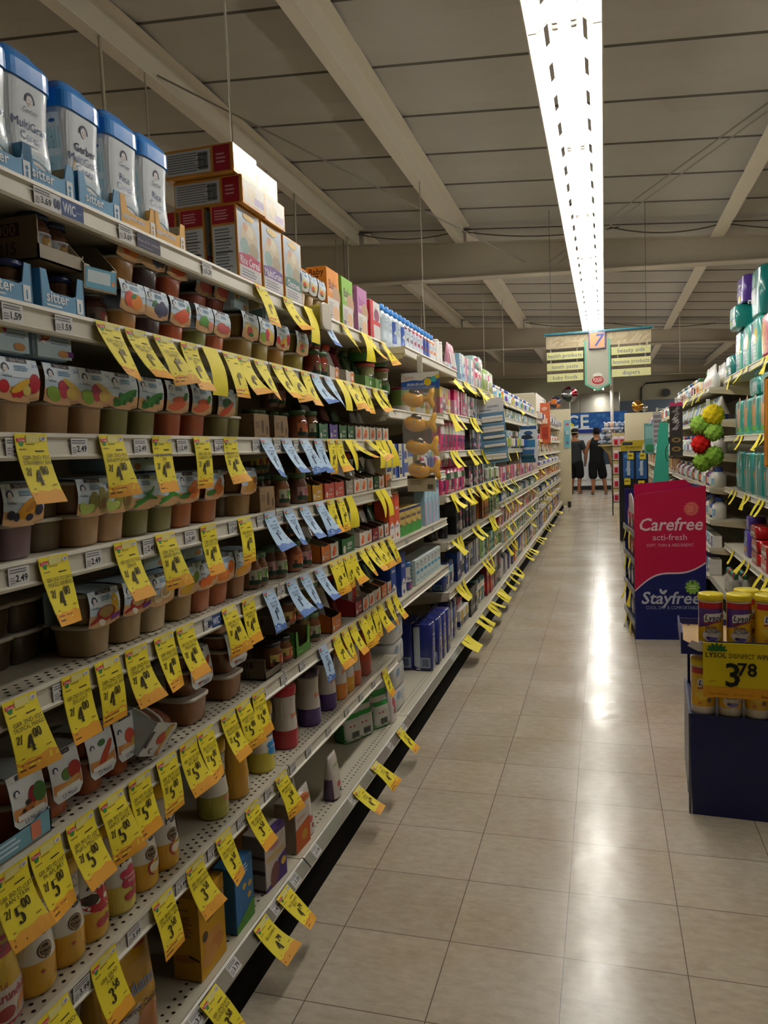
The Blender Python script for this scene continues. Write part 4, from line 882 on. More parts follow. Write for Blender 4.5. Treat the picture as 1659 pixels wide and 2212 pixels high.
jars(4, [(543, 'g'), (558, 'g'), (582, 'p', 0, .02), (601, 'g'), (612, 'o', 0, .05), (635, 'o'), (655, 'p'), (622, 'g', .105, .04)])
jars(5, [(572, 'k', .0, .03), (588, 'k'), (610, 'k'), (598, 'k', 0, .08), (620, 'k', 0, .08), (617, 'k', .105), (636, 'k', .105), (628, 'y', .105, .06), (655, 'y', .105), (672, 'y', .105), (675, 'g'), (655, 'y', 0, .02)])
A(5, 590, 'c01201', cart2(.11, .06, '#6e6250', '01001', '01201'), 'grey-brown carton stencilled 01201 holding black-lidded jars', 'carton', dz=.0, back=-.004)
A(5, 610, 'c01202', cart2(.11, .06, '#6e6250', '01002', '01202'), 'grey-brown carton stencilled 01202 in the upper layer', 'carton', dz=.1, back=.01)
A(5, 655, 'gtray', tray(.12, .1, .08, '#4f8f34', .35, [('b', 'H', .85, .4, .14, '#cfe0b8', .2), ('l', .1, .12, .5, .1, 1, '#9ac87a')]), 'notched green card tray holding jars', 'tray')
PT = {'green': '#1f6a3a', 'purple': '#5f429a', 'dgreen': '#1d5c2e', 'white': '#c9bfb0', 'yellow': '#c9922a', 'coral': '#d85a4a', 'orange': '#d9772c', 'red': '#a02430', 'grey': '#a59c8c'}
def ptrays(row, L):
    for px, c, w in L:
        k = ('pt', c, w); cc = PT[c]
        A(row, px, k, tray(w, .17, .055, cc, .97, [('b', 'plum', .62, .6, .18, '#dfd8cc', .4), ('l', .4, .2, .45, .16, 1, '#dfd8cc'), ('e', .2, .3, .1, .1, '#d9cfc0')] if c not in ('white',) else [('r', .1, .08, .8, .84, '#d8cfc0'), ('e', .5, .5, .2, .2, '#dc7a3c'), ('e', .35, .35, .12, .12, '#c94a3a')], inner='#5c4a34', back=.075), c.replace('dgreen', 'dark green') + ' pouch tray', 'tray')
ptrays(2, [(699, 'green', .09), (721, 'purple', .09), (741, 'dgreen', .09), (758, 'dgreen', .08), (775, 'white', .09), (790, 'white', .09), (805, 'white', .09), (819, 'white', .08), (833, 'white', .09)])
ptrays(3, [(686, 'yellow', .1), (712, 'coral', .1), (733, 'coral', .1), (755, 'grey', .09), (772, 'white', .09), (786, 'white', .09), (800, 'white', .08), (813, 'dgreen', .07), (824, 'white', .08), (838, 'orange', .08)])
ptrays(4, [(704, 'orange', .09), (722, 'white', .09), (752, 'dgreen', .15), (784, 'white', .09), (797, 'white', .08), (811, 'red', .09), (823, 'white', .08), (835, 'white', .07)])
ptrays(5, [(727, 'orange', .1), (776, 'red', .1), (790, 'white', .1), (803, 'white', .09), (816, 'white', .09), (830, 'orange', .08), (842, 'white', .08)])
def pouches(row, L):
    for px, col, cap, dz, bk in L:
        A(row, px, ('po', col, cap), pouch(col, cap, [('r', .12, .1, .76, .34, '#cfc8ba'), ('e', .5, .3, .24, .16, cap or '#7aa04a'), ('l', .2, .6, .6, .16, 2, '#8a8478')], .08, .145), {'#b9b4aa': 'silvery', '#3c5a3a': 'dark green', '#7a2a2a': 'dark red', '#b58a3a': 'amber', '#8f8a86': 'grey', '#c0b8ac': 'pale', '#5a3a5a': 'plum-coloured'}[col] + ' fruit pouch' + (' with a %s cap' % {'#e0562a': 'orange', '#2f6a34': 'green', '#5a3a8a': 'violet', '#d8b52a': 'yellow', '#b8242c': 'red', None: ''}[cap] if cap else ''), 'pouch', half=.05, dz=dz + .004, back=bk, tilt=(0, -.12))
pouches(2, [(695, '#8f8a86', '#5a3a8a', 0, .05), (730, '#7a2a2a', None, 0, .08), (752, '#3c5a3a', None, 0, .08), (790, '#8f8a86', None, 0, .07), (806, '#c0b8ac', None, 0, .06)])
pouches(3, [(686, '#b58a3a', None, 0, .03), (760, '#b9b4aa', '#e0562a', 0, .02), (783, '#b9b4aa', '#e0562a', 0, .02), (802, '#3c5a3a', '#2f6a34', 0, .04), (826, '#b9b4aa', '#2f6a34', 0, .01), (845, '#b9b4aa', '#b8242c', 0, .01), (740, '#8f8a86', None, 0, .06)])
pouches(4, [(700, '#7a2a2a', None, 0, .06), (753, '#3c5a3a', '#2f6a34', 0, .05), (785, '#b9b4aa', '#5a3a8a', .03, .02), (808, '#c0b8ac', '#b8242c', 0, .04), (828, '#3c5a3a', '#d8b52a', 0, .03), (690, '#8f8a86', None, 0, .06)])
pouches(5, [(725, '#c0b8ac', None, .01, .03), (752, '#7a2a2a', '#b8242c', 0, .04), (785, '#c0b8ac', '#d8b52a', .02, .02), (798, '#c0b8ac', '#d8b52a', 0, .03), (818, '#3c5a3a', '#2f6a34', .02, .02), (712, '#5a3a5a', None, 0, .06), (832, '#8f8a86', '#5a3a8a', .02, .04)])
A(5, 762, 'redbox2', carton(.1, .06, .15, '#8f8078', [('r', .5, 0, .5, .9, '#a83038'), ('e', .75, .92, .05, .03, '#a83038'), ('t', 'super puffs', .35, .4, .16, '#8a4a4a', .6)], '#8f8078', name='snack_box'), 'pale and red snack box among the pouches', 'box', back=.03)
for row, L in ((3, (856, 868)), (4, (866,))):
    pass
# --- sixth shelf: third-stage meal tubs
for px, k, nm in ((70, 'meal', 'bean and meat'), (150, 'mealmango', 'mango'), (226, 'mealcarrot', 'carrot'), (283, 'mealapple', 'apple')):
    A(5, px, ('ml', k), meal_pack(k), '%s meal tub with a hanging card hood' % nm, 'meal tub', half=.055, dz=.0)
A(5, 335, 'mlfall', meal_pack('mealapple', '#7a3f24'), 'meal tub tipped over on its side', 'meal tub', half=.0, dz=.05, tilt=(PI/2 * .8, .5), back=.03)
for px, dz, k in ((443, .0, 'mealcarrot'), (520, .0, 'mealcarrot')):
    A(5, px, 'plainml', plain_tubs('#8a5a30', 1, .1, .066), 'bare amber meal tub under a hooded one', 'meal tub', half=.06)
    A(5, px, ('ml2', k), meal_pack(k, '#8a5a30', .1, .1), 'hooded carrot meal tub above a bare tub', 'meal tub', half=.06, dz=.068)
A(5, 505, 'plainml', None, 'bare amber meal tub under a hooded one', 'meal tub', half=.06, dz=.18)
for px in (180, 205, 385): A(5, px, 'plainml', None, 'bare amber meal tub deep on the shelf', 'meal tub', half=.06, back=.12)
A(5, 35, 'lowcart', tray(.16, .16, .04, '#6fa0b0', .8, [('r', .7, .15, .14, .7, '#d07a5a'), ('l', .08, .2, .55, .6, 3, '#cfe0e6')], inner='#7a6a52', back=.09), 'open carton with a torn blue front', 'carton', back=-.004)
# --- seventh shelf: puffs canisters
RED, = ('#b3202c',)
berry = ell([(.4, .2, .16, .12), (.62, .22, .14, .1)], '#b3262c'); app = ell([(.45, .28, .2, .13), (.7, .3, .16, .12)], '#e8dcb8') + [('q', .45, .28, .22, .15*1.6, .05, 100, 260, '#b3262c')]
for px, key, mk, nm in ((118, 'pf_w1', gpuffs('Puffs', None, None, [('e', .3, .25, .05, .04, '#b3402c'), ('e', .7, .15, .06, .05, '#c98a2c')], seal=True), 'yellow and white puffs canister with a brown seal'), (182, 'pf_w1', None, 'yellow and white puffs canister with a brown seal'),
    (234, 'pf_apple', gpuffs('Apple', None, None, ell([(.5, .46, .5, .3)], RED) + berry + ell([(.2, .5, .2, .14)], '#3a2a20'), low='#d0a020'), 'puffs canister with red fruit'), (293, 'pf_straw', gpuffs('puffs', ('strawberry', 'apple'), '#c02848', berry, low='#dcc85a'), 'puffs canister with a red splash badge'),
    (343, 'pf_ring', gpuffs('Puffs', None, None, app, seal=True), 'puffs canister with a brown seal and apple slices'), (388, 'pf_ring2', gpuffs('Puffs', None, None, app + ell([(.9, .5, .2, .3)], RED), seal=True), 'puffs canister with a brown seal and a red apple'),
    (497, 'pf_g', gpuffs('Puffs', None, None, ell([(.5, .3, .2, .1)], '#c98a5a'), low='#a8a034'), 'pale olive puffs canister'), (541, 'pf_back', puffs('#d9a520', '#c9951e', '#c9951e', [('l', .2, .3, .6, .3, 6, '#8a5a1a'), ('r', .55, .1, .35, .2, '#d8c8a0')]), 'amber puffs canister turned to its back'),
    (597, 'pf_blue', gpuffs('puffs', ('vanilla', ''), '#2f86c4', ell([(.6, .22, .1, .04)], '#5a4a3a'), low='#d0c040'), 'yellow puffs canister with a blue splash badge')):
    A(6, px, key, mk, nm, 'canister', half=.05)
A(6, 40, 'crunch', puffs('#c9b02e', '#cfa92a', '#b8303a', [('r', 0, .75, 1, .25, '#b02a3a'), ('e', .3, .86, .2, .14, '#8f2430'), ('r', 0, .0, 1, .44, '#d0c0b4'), ('t', 'Lil', .35, .47, .14, '#a03a4a', .4), ('b', 'Crunchies', .52, .36, .24, '#b3434c', .8), ('e', .34, .18, .18, .13, '#a02a2a'), ('e', .66, .2, .14, .07, '#d88a4a', 60), ('e', .8, .24, .12, .06, '#d88a4a', 40)], .19, .05), 'wide yellow and red crunchies canister', 'canister', half=.06)
org = lambda c, f: [('b', 'puffs', .52, .64, .3, '#d86a2c', .8), ('l', .3, .72, .4, .06, 1, '#c9a08a'), ('e', .72, .36, .22, .26, c)] + ell(f, c)
for px, key, cap, c, f, nm in ((648, 'or_r', RED, '#a8242e', [(.4, .18, .24, .14), (.65, .22, .24, .14), (.3, .3, .16, .12)], 'white and red organic puffs canister'), (697, 'or_p', '#3a2438', '#4a2f7a', [(.4, .18, .3, .16), (.65, .22, .22, .14)], 'white and purple organic puffs canister'), (731, 'or_p', None, None, None, 'white and purple organic puffs canister'), (754, 'or_o', '#c9702c', '#d9822c', [(.5, .2, .3, .2)], 'white and orange organic puffs canister'), (769, 'or_y', '#c9702c', '#d9a02c', [(.5, .3, .16, .26, 60), (.5, .16, .3, .12)], 'white puffs canister with a banana'), (784, 'or_o2', '#b8582c', '#c9622c', [(.5, .2, .4, .2)], 'orange organic puffs canister')):
    A(6, px, key, puffs(cap, '#cfc6bc', c, org(c, f)) if cap else None, nm, 'canister', half=.05)
A(6, 806, 'or_bk', puffs('#b8582c', '#c2502c', '#a8442a', [('l', .2, .3, .6, .4, 7, '#d8b8a0')]), 'rust-coloured canister turned to its back', 'canister', half=.05)
# --- base deck
A(7, 310, 'cookies', bag(.15, .24, .05, '#c2921c', [('p', [(.05, .1), (.95, .3), (.95, .52), (.05, .36)], '#d8d0c0'), ('e', .3, .78, .13, .13, '#2a2420'), ('e', .3, .76, .09, .1, '#b8a08a'), ('t', 'Gerber', .3, .63, .15, '#22243a', .4), ('b', 'Graduates', .58, .6, .25, '#7a8ca8', .75, .5), ('b', 'Arrowroot Cookies', .58, .42, .15, '#4a2a1a', .85, .4), ('e', .75, .26, .2, .2, '#b5702a'), ('e', .5, .14, .2, .18, '#a8622a'), ('e', .8, .1, .16, .14, '#b5702a'), ('r', .12, .03, .24, .16, '#8a9aa8'), ('t', 'FIRST', .24, .08, .09, '#3a4a78', .2), ('e', .8, .92, .12, .03, '#c05a48')]), 'yellow cookie bag leaning forward', 'snack bag', half=.06, tilt=(0, .06), rot=-.25, back=.02)
YB = [('r', 0, .82, 1, .18, '#d9a51e'), ('e', .3, .88, .08, .06, '#2c2c58'), ('b', 'Graduates', .6, .78, .24, '#c9c0a8', .7, .4), ('l', .3, .6, .6, .1, 2, '#7a5a2a'), ('e', .5, .36, .34, .2, '#c98f4a'), ('e', .62, .26, .26, .18, '#c07f3c'), ('e', .35, .2, .3, .16, '#c98f4a'), ('e', .2, .48, .1, .1, '#5a4a34')]
YS = [('e', .24, .93, .12, .05, '#2c2c58'), ('l', .2, .82, .66, .05, 1, '#8a6a2a'), ('l', .2, .52, .6, .26, 9, '#7a5a1c'), ('e', .45, .26, .4, .14, '#9c6a2a'), ('p', [(.6, .32), (.98, .27), (.98, .24), (.6, .29)], '#3a2410')]
cb = carton(.12, .07, .2, '#c9961c', YB, '#b98a1a', YS, name='cookie_box')
A(7, 462, 'cb', cb, 'yellow cookie box in the front row', 'box'); A(7, 455, 'cb', None, 'yellow cookie box behind the front one', 'box', back=.08); A(7, 430, 'cb', None, 'yellow cookie box behind the front one', 'box', back=.15)
A(7, 530, 'bluebx', carton(.1, .06, .17, '#2f6aa0', [('l', .3, .78, .5, .16, 3, '#b8cfe0'), ('e', .25, .8, .14, .12, '#d86a4a'), ('e', .5, .6, .1, .08, '#c9a23c'), ('e', .8, .56, .1, .08, '#c9a23c'), ('e', .75, .4, .1, .08, '#c9a23c'), ('p', [(0, .1), (1, .3), (1, 0), (0, 0)], '#4f8a34')], '#2a5f98', top='#3a78b0', name='cookie_box'), 'blue cookie box with round cookies', 'box')
HB = lambda c, c2: [('r', 0, .9, 1, .1, c), ('b', 'Happy', .42, .74, .2, '#b8485a', .6), ('b', 'teethers', .5, .58, .3, '#c9a24a', .86), ('p', [(.0, .0), (1, 0), (1, .5), (.6, .42), (.45, .12), (0, .06)], c), ('e', .42, .2, .2, .3, c2, -20), ('e', .85, .3, .12, .1, '#c9a83a'), ('e', .8, .8, .12, .1, '#b5aca0')]
A(7, 597, 'teeth', carton(.115, .07, .155, '#c3b9b0', HB('#4f3578', '#7a4a48'), '#8c8278', [('r', 0, .6, 1, .06, '#4a3a34'), ('r', 0, .32, 1, .08, '#4a3438'), ('r', 0, 0, 1, .05, '#4a3438')], top='#d8d2cc', name='teether_box', tspec=[('r', 0, .0, 1, .3, '#5a3a88'), ('t', 'teethers', .45, .6, .2, '#c9a24a', .7)]), 'white and purple teether box', 'box', rot=-.1)
A(7, 655, 'teeth2', carton(.1, .07, .15, '#bdb3aa', [('r', 0, .9, 1, .1, '#b5602c'), ('p', [(0, 0), (1, 0), (1, .55), (0, .48)], '#b8561f'), ('e', .6, .25, .2, .16, '#b88a2c'), ('t', 'teethers', .4, .66, .2, '#c98a5a', .6)], '#8f7a68', top='#d8cfc6', name='teether_box', tspec=[('r', 0, 0, 1, .2, '#b5602c'), ('e', .5, .6, .2, .14, '#c9a07a')]), 'white and rust teether box', 'box', rot=-.05)
A(7, 520, 'kraft', carton(.1, .06, .14, '#8a5a20', [], '#7a4f1c', [('l', .2, .3, .6, .5, 5, '#a8742c')], name='cookie_box'), 'brown box standing deep behind the blue box', 'box', back=.17)
YOG = lambda c: pouch('#bdb5ac', None, [('t', 'yogis', .5, .82, .3, '#5a8a4a', .8, 1.2), ('e', .5, .35, .2, .14, '#a02a34'), ('e', .6, .2, .14, .1, c)], .085, .17, lower=c, d=.028)
A(7, 675, 'yo1', YOG('#8f2a3a'), 'pale yogurt snack pouch with a red foot', 'pouch', half=.03); A(7, 735, 'yo2', YOG('#4a2f5a'), 'pale yogurt snack pouch with a purple foot', 'pouch', half=.03); A(7, 640, 'yo3', YOG('#7a2424'), 'pouch hidden behind the rust teether box', 'pouch', half=.03, back=.1)
GB = bag(.11, .2, .045, '#b9b9ae', [('r', .0, .76, 1, .14, '#2f8a3a'), ('r', 0, .54, 1, .1, '#2f8a3a'), ('e', .3, .38, .05, .04, '#b0303a'), ('e', .5, .38, .05, .04, '#b0303a'), ('bar', .35, .1, .4, .14, '#222222')], low='#2f8a3a', name='cereal_bag')
for px, bk in ((775, .1), (800, .07), (836, .03)): A(7, px, 'gbag', GB, 'white bag with green bands', 'snack bag', half=.05, back=bk, rot=-.5)
A(7, 858, 'berrybag', bag(.08, .16, .02, '#cfc6c2', [('e', .5, .6, .3, .3, '#a8243c'), ('e', .5, .35, .26, .2, '#7a2440')], name='cereal_bag'), 'white bag with red berries', 'snack bag', half=.03, back=-.0)
# ================================================================ tags and tickets on the baby food rails
RW = ['on the %s baby food rail' % w for w in WN] + ['on the baby food base rail']
def hz(row, L, out=None, sway=0.0):
    for q in L:
        px, price = q[0], q[1]; bl = len(q) > 3 and q[3]
        X, z = (AX, AZ[row]) if row < 7 else (-.874, .153)
        c = None if price or row == 7 else -.8
        hang(px, X, z, price, q[2] if len(q) > 2 else (), bl, out, RW[row], sway=sway, f0=1.0 if row == 7 else .35, curl=c)
G2 = 'GBR 2ND FDS'
hz(0, [(545, '1 69'), (607, '1 69'), (733, '2 99'), (788, '2 99'), (818, '2 99'), ], .5); hz(0, [(687, '3 98', (), True)], .5)
hz(0, [(650, ''), (775, '')], .45)
hz(1, [(200, '1 08', ('GBR 1ST FDS', 'PEACH')), (264, '1 08', ('GBR 1ST FDS', 'PRUNE')), (325, '1 08', ('GBR 1ST FDS', 'CARROT')), (384, '1 08', ('GBR 1ST FDS', 'PEA')), (475, '1 08'), (507, '4 00'), (543, '4 00'), (582, '4 00'), (607, '4 00'), (645, '4 00')], .45)
hz(1, [(430, '')], .45)
hz(1, [(668, '1 25', (), True), (695, '1 25', (), True)], .5); hz(1, [(720, ''), ], .45); hz(1, [(738, '4 00'), (758, '4 00'), (772, '4 00'), (800, '4 00'), (815, '4 00')], .5)
hz(2, [(25, '2/ 4 00', (G2, 'STRAWBERRY BAN')), (207, '2/ 4 00', (G2, 'BANAPPLEPEAR')), (323, '2/ 4 00', (G2 + ' PEAS', '2PK')), (412, '2/ 4 00', (G2, 'CARROTS 2PK')), (478, '2/ 4 00', (G2, 'GARDEN CARROT'))], .16)
hz(2, [(557, '1 25', ('ERTH BEST', 'APPLE'), True), (603, '1 25', ('ERTH BEST', 'PEAR'), True), (642, '1 25', ('ERTH BEST', 'YAM'), True), (674, '1 25', ('ERTH BEST', 'PEA'), True)], .42); hz(2, [(702, '2 00', ('PLUM', 'PCH')), (721, '2 00', ('PLUM', 'PCH'))], .2)
hz(2, [(740, '')], .45); hz(2, [(752, '2 00'), (786, '2 00')], .85); hz(2, [(806, ''), (818, ''), (832, '')], .45)
hz(3, [(76, '2/ 4 00', (G2 + ' BAN', 'MIXED BERRIES')), (240, '2/ 4 00', (G2 + ' PEAR', '2PACK')), (329, '2/ 4 00', (G2, 'GREEN BEANS')), (428, '2/ 4 00', (G2, 'SWT POTATO')), (508, '4 00', (G2, 'SQUASH'))], .22)
hz(3, [(566, '1 25', ('ERTH BEST', 'BANANA'), True), (607, '1 25', ('ERTH BEST', 'PRUNE'), True), (642, '1 25', ('ERTH BEST', 'SQUASH'), True), (676, '1 25', ('ERTH BEST', 'APPLE'), True)], .42); hz(3, [(702, '2 00', ('PLUM', 'PCH')), (722, '2 00', ('PLUM', 'PCH')), (742, '')], .35); hz(3, [(806, ''), (818, '')], .45)
hz(4, [(-2, '2/ 4 00', (G2, 'TROPICAL MANGO')), (127, '2/ 4 00', ('GBR 2ND FDS SMTH', 'DELIGHT')), (198, '2/ 4 00', (G2, 'OATMEAL APL BAN')), (265, '2/ 4 00', (G2, 'CEREAL APL BAN')), (327, '2/ 4 00', (G2, 'VANILLA CUSTARD')), (375, '2/ 4 00', (G2 + ' PEAR', 'PINEAPPLE')), (473, '2/ 4 00', (G2, 'APRICOT')), (518, '2/ 4 00', (G2, 'MANGO'))], .22)
hz(4, [(562, '1 25', ('ERTH BEST', 'SPINACH'), True), (614, '1 25', ('ERTH BEST', 'MANGO'), True), (643, '1 25', ('ERTH BEST', 'APL'), True), (675, '1 25', ('ERTH BEST', 'SUM'), True)], .45); hz(4, [(707, '5 00'), (722, '5 00'), (737, '5 00'), (751, '5 00')], .3); hz(4, [(770, '5 00'), (786, '5 00'), (800, '5 00'), (816, '5 00'), (831, '5 00')], .55)
G3 = 'GBR 3RD FD LILBT'
hz(5, [(-22, '2/ 5 00', ('GBR 3RD FD LILBT', 'BAN STRW')), (57, '2/ 5 00', (G3, 'PR APL BRY')), (137, '2/ 5 00', (G3, 'PNAPL MNG STR')), (207, '2/ 5 00', (G3, 'SWPOT APPCRT')), (272, '2/ 5 00', (G3, 'TOMATO MACRN')), (332, '2/ 5 00', (G3, 'LAND VEG BEEF')), (383, '2/ 5 00', (G3, 'VEG BEEF')), (420, '2/ 5 00', (G3, 'VEG PASTA')), (472, '2/ 5 00', (G3, 'VEG NOODLE')), (505, '2/ 5 00', (G3, 'VEG CHIX')), (540, '2/ 5 00', (G3, 'RICE'))], .26)
hz(5, [(683, '2 98', ('HAPPY', 'BABY'), True)], .4); hz(5, [(715, '2 00'), (733, '2 00'), (750, '2 00'), (770, '2 00'), (785, '2 00'), (798, '2 00'), (812, '2 00'), (830, '2 00'), (844, '2 00')], .35)
hz(6, [(75, '3 58', ('GBR LIL CRNCH', 'APPLE')), (190, '3 58', ('GBR GRAD', 'PUFF')), (322, '3 58', ('GBR GRAD PUFFS', 'STRWBRY APL')), (397, '3 58', ('GBR GRAD PUFFS', 'APPLE CINNAMON')), (460, '3 58', ('GBR GRAD PUFFS', 'SWEET POTATO')), (525, '3 58', ('GBR GRAD PUFFS', 'BLUEBERRY')), (590, '3 58', ('GBR GRAD PUFFS', 'VANILLA')), (822, '3 58', ('ORG PUFF',))], .36)
hz(7, [(425, '3 58', ('GBR GRADUATE', 'COOKIE BAR')), (543, '4 29', ('EB COOKIE',)), (592, '4 29', ('EB COOKIE', 'ORG')), (758, '4 29', ('HAPPY', 'YOGIS')), (797, '4 29', ('HAPPY', 'YOGIS')), (853, '4 29', ('HAPPY', 'BABY')), (1000, ''), (1036, ''), (1056, ''), (1070, '')], .8)
for row, L in enumerate((((58, '3.69'), (245, '3.69'), (428, '5.29'), (556, '3.49')), ((-12, '1.59'), (105, '1.59'), (735, '1.59')), ((-4, '2.49'), (140, '2.49'), (278, '2.49'), (373, '2.49'), (455, '2.49'), (538, '2.49'), (585, '1.29'), (628, '1.29')), ((2, '2.49'), (172, '2.49'), (298, '2.49'), (390, '2.49'), (486, '2.49'), (548, '1.19'), (590, '1.29')), ((100, '2.49'), (432, '2.49'), (592, '1.29'), (640, '1.79')), ((430, '2.79'), (552, '2.79'), (600, '2.79'), (641, '2.79')), ((145, '3.99'), (264, '3.99'), (370, '3.99'), (440, '3.99'), (505, '3.99'), (565, '3.99'), (620, '4.49'), (655, '4.49'), (700, '4.49'), (740, '4.49'), (772, '4.49'), (800, '4.49')))):
    for px, pr in L: ticket(px, AX, AZ[row], pr, RW[row])
ticket(113, AX, AZ[0], '', RW[0], 'WIC'); ticket(297, AX, AZ[0], '', RW[0], 'ask'); ticket(446, AX, AZ[4], '', RW[4], 'WIC')
for px, pr in ((395, '3.79'), (478, '3.79'), (574, '4.99'), (617, '5.59'), (664, '5.99'), (745, '3.99'), (790, '3.99'), (830, '4.29'), (860, '4.29'), (970, '4.29')): ticket(px, -.88, .148, pr, RW[7], base=True)
# ================================================================ formula, pads and the shelves beyond: small things, one mesh each
def at_y(px, py, Y):
    """where the line of sight through a point of the frame crosses the plane at distance Y"""
    d = FV + RV * ((px - 829.5) / FPX) - UV_ * ((py - 1106) / FPX); t = Y / d.y
    return d.x * t, d.z * t + CAMH
def small(kind, w, d, h, a, b, c='#e0dcd6', seed=0):
    """a: main colour, b: panel colour, c: accent"""
    def make():
        m = M(); r = random.Random(seed); mt = CARD
        if kind == 'box':
            m.rbox(-d, 0, -w/2, w/2, 0, h, a, .002); sp = [('r', .0, h and .12, 1, .3, b), ('e', .5, .66, .3, .22, c), ('l', .15, .2, .7, .14, 2, c)]
            if seed % 3 == 1: sp = [('r', 0, .6, 1, .4, b), ('r', .12, .2, .5, .12, c), ('e', .7, .3, .2, .16, c)]
            if seed % 3 == 2: sp = [('r', .58, 0, .42, 1, b), ('l', .1, .5, .4, .3, 3, c), ('r', .1, .1, .4, .2, c)]
            m.prints(sp, w, h, planar(0), .0006); m.prints(sp[:1], d, h, lambda u, v, l: (-d/2 + u, -w/2 - l, v), .0006)
        elif kind == 'bottle':
            q = w / 2; m.lathe([(q*.9, 0), (q, .004), (q, h*.62), (q*.5, h*.76), (q*.45, h*.8)], [a, a, a, a], -q, 0, 12); m.lathe([(q*.55, h*.79), (q*.55, h*.97), (q*.4, h)], c, -q, 0, 10)
            m.prints([('r', .1, .2, .8, .55, b), ('l', .25, .5, .5, .16, 2, c)], w*.95, h*.62, lambda u, v, l: (-q + math.sqrt(max(q*q - u*u, 0)) + l, u, v), .0008, nx=6); mt = PLAST
        elif kind == 'can':
            q = w / 2; m.lathe([(q, 0), (q, h*.3), (q, h*.9), (q*.92, h*.93)], [b, a, a], -q, 0, 14); m.lathe([(q*.95, h*.92), (q*.95, h*.985), (q*.8, h)], c, -q, 0, 12); mt = PLAST
        elif kind == 'tube':
            q = w / 2; L = Loft([(0, q*.8, q*.8, 2, -q), (h*.2, q*.8, q*.8, 2, -q), (h*.22, q, q, 2, -q), (h*.95, q*.2, q*1.05, 2, -q), (h, q*.1, q*1.05, 2, -q)], 14); L.into(m, [c, c, a, a]); m.prints([('r', .2, .35, .6, .4, b)], w*.9, h, L.front, .0012, nx=5, ny=3); mt = PLAST
        elif kind == 'spire':
            q = w / 2; m.lathe([(q*.85, 0), (q, .006), (q, h*.45), (q*.5, h*.6), (q*.3, h*.66), (q*.16, h)], [a, a, a, a, a], -q, 0, 12); m.prints([('r', .15, .3, .7, .5, b)], w*.9, h*.45, lambda u, v, l: (-q + math.sqrt(max(q*q - u*u, 0)) + l, u, v), .0008, nx=6); mt = PLAST
        elif kind == 'soft':
            L = Loft([(0, d*.44, w*.45, 5, -d/2), (h*.07, d*.5, w*.5, 6, -d/2), (h*.5, d*.52, w*.515, 6, -d/2), (h*.93, d*.5, w*.5, 6, -d/2), (h, d*.42, w*.44, 5, -d/2)], 24); L.into(m, a)
            m.prints([('r', .0, .55, 1, .25, b), ('e', .6, .4, .25, .2, c), ('l', .15, .12, .6, .14, 2, c)], w*.94, h, L.front, .0012, nx=5, ny=4); m.prints([('r', .1, .02, .3, .96, c), ('r', .45, .06, .4, .2, b), ('bar', .5, .08, .3, .16, '#22284a')], d*.94, h, L.side, .0012, nx=4, ny=6); mt = FILM
        elif kind == 'card':                       # pegged blister card
            m.rbox(-.004, 0, -w/2, w/2, 0, h, a, .001); m.prints([('r', .06, .7, .88, .26, b), ('r', .2, .1, .6, .5, c)], w, h, planar(0), .0006); m.rbox(.002, d, -w*.25, w*.25, h*.12, h*.55, c, .006); mt = FILM
        elif kind == 'jug':
            L = Loft([(0, d*.48, w*.48, 4, -d/2), (.01, d*.5, w*.5, 4, -d/2), (h*.7, d*.5, w*.5, 4, -d/2), (h*.86, d*.2, w*.2, 3, -d/2), (h*.9, .016, .016, 2, -d/2)], 18); L.into(m, a); m.lathe([(.02, h*.89), (.02, h), (.002, h)], c, -d/2, 0, 10); mt = PLAST
        return obj({'box': 'carton', 'bottle': 'bottle', 'can': 'spray_can', 'tube': 'squeeze_tube', 'spire': 'nozzle_bottle', 'soft': 'soft_pack', 'card': 'blister_card', 'jug': 'jug'}[kind], m, mt)
    return make
CNAME = {'#c2185b': 'magenta', '#d63a78': 'hot pink', '#e8e4de': 'white', '#1c1c20': 'black', '#24306e': 'navy', '#2a4a9c': 'blue', '#2f8f8a': 'teal', '#2f6a3a': 'green', '#c9702c': 'orange', '#b3202c': 'red', '#d8b52a': 'yellow', '#8ab8d0': 'pale blue', '#6a3a8a': 'purple', '#7a1f2a': 'dark red', '#b9b4aa': 'grey', '#c9a07a': 'tan', '#d99ab0': 'rose', '#3a3a40': 'charcoal', '#8fb05a': 'lime', '#173d2a': 'dark green', '#5a3a24': 'brown', '#c8c0d0': 'lilac', '#1f7a88': 'deep teal', '#a8c8c0': 'mint', '#d8d0a8': 'cream'}
CATN = {'box': 'carton', 'bottle': 'bottle', 'can': 'can', 'tube': 'tube', 'spire': 'bottle', 'soft': 'pack', 'card': 'card', 'jug': 'jug'}
DSC = {'box': 'carton', 'bottle': 'bottle', 'can': 'can', 'tube': 'squeeze tube', 'spire': 'pointed nozzle bottle', 'soft': 'soft film pack', 'card': 'pegged card', 'jug': 'jug'}
FR = random.Random(11)
def fill(z, X, y0, y1, kind, cols, w, h, d, where, gap=.004, jit=.01, layers=1, face=None, drop=0.0):
    """stand things side by side along a shelf; X is the shelf's front edge (its sign gives the side)"""
    s = 1 if X < 0 else -1; y = y0 + w/2; i = 0
    while y + w/2 <= y1 + .002:
        c = cols[i % len(cols)]; i += 1; sd = FR.randint(0, 2)
        k = ('sm', kind, w, d, h, c, sd)
        if FR.random() >= drop:
            for l in range(layers):
                x = X - s * (.02 + FR.random() * jit)
                place(k, small(kind, w, d, h, *c, seed=sd), (x, y, z + l * (h + .001)), 0 if X < 0 else PI, CNAME[c[0]] + ' ' + DSC[kind] + (' in the upper layer' if l else ''), where, CATN[kind], order=y + l * .001)
        y += w + gap
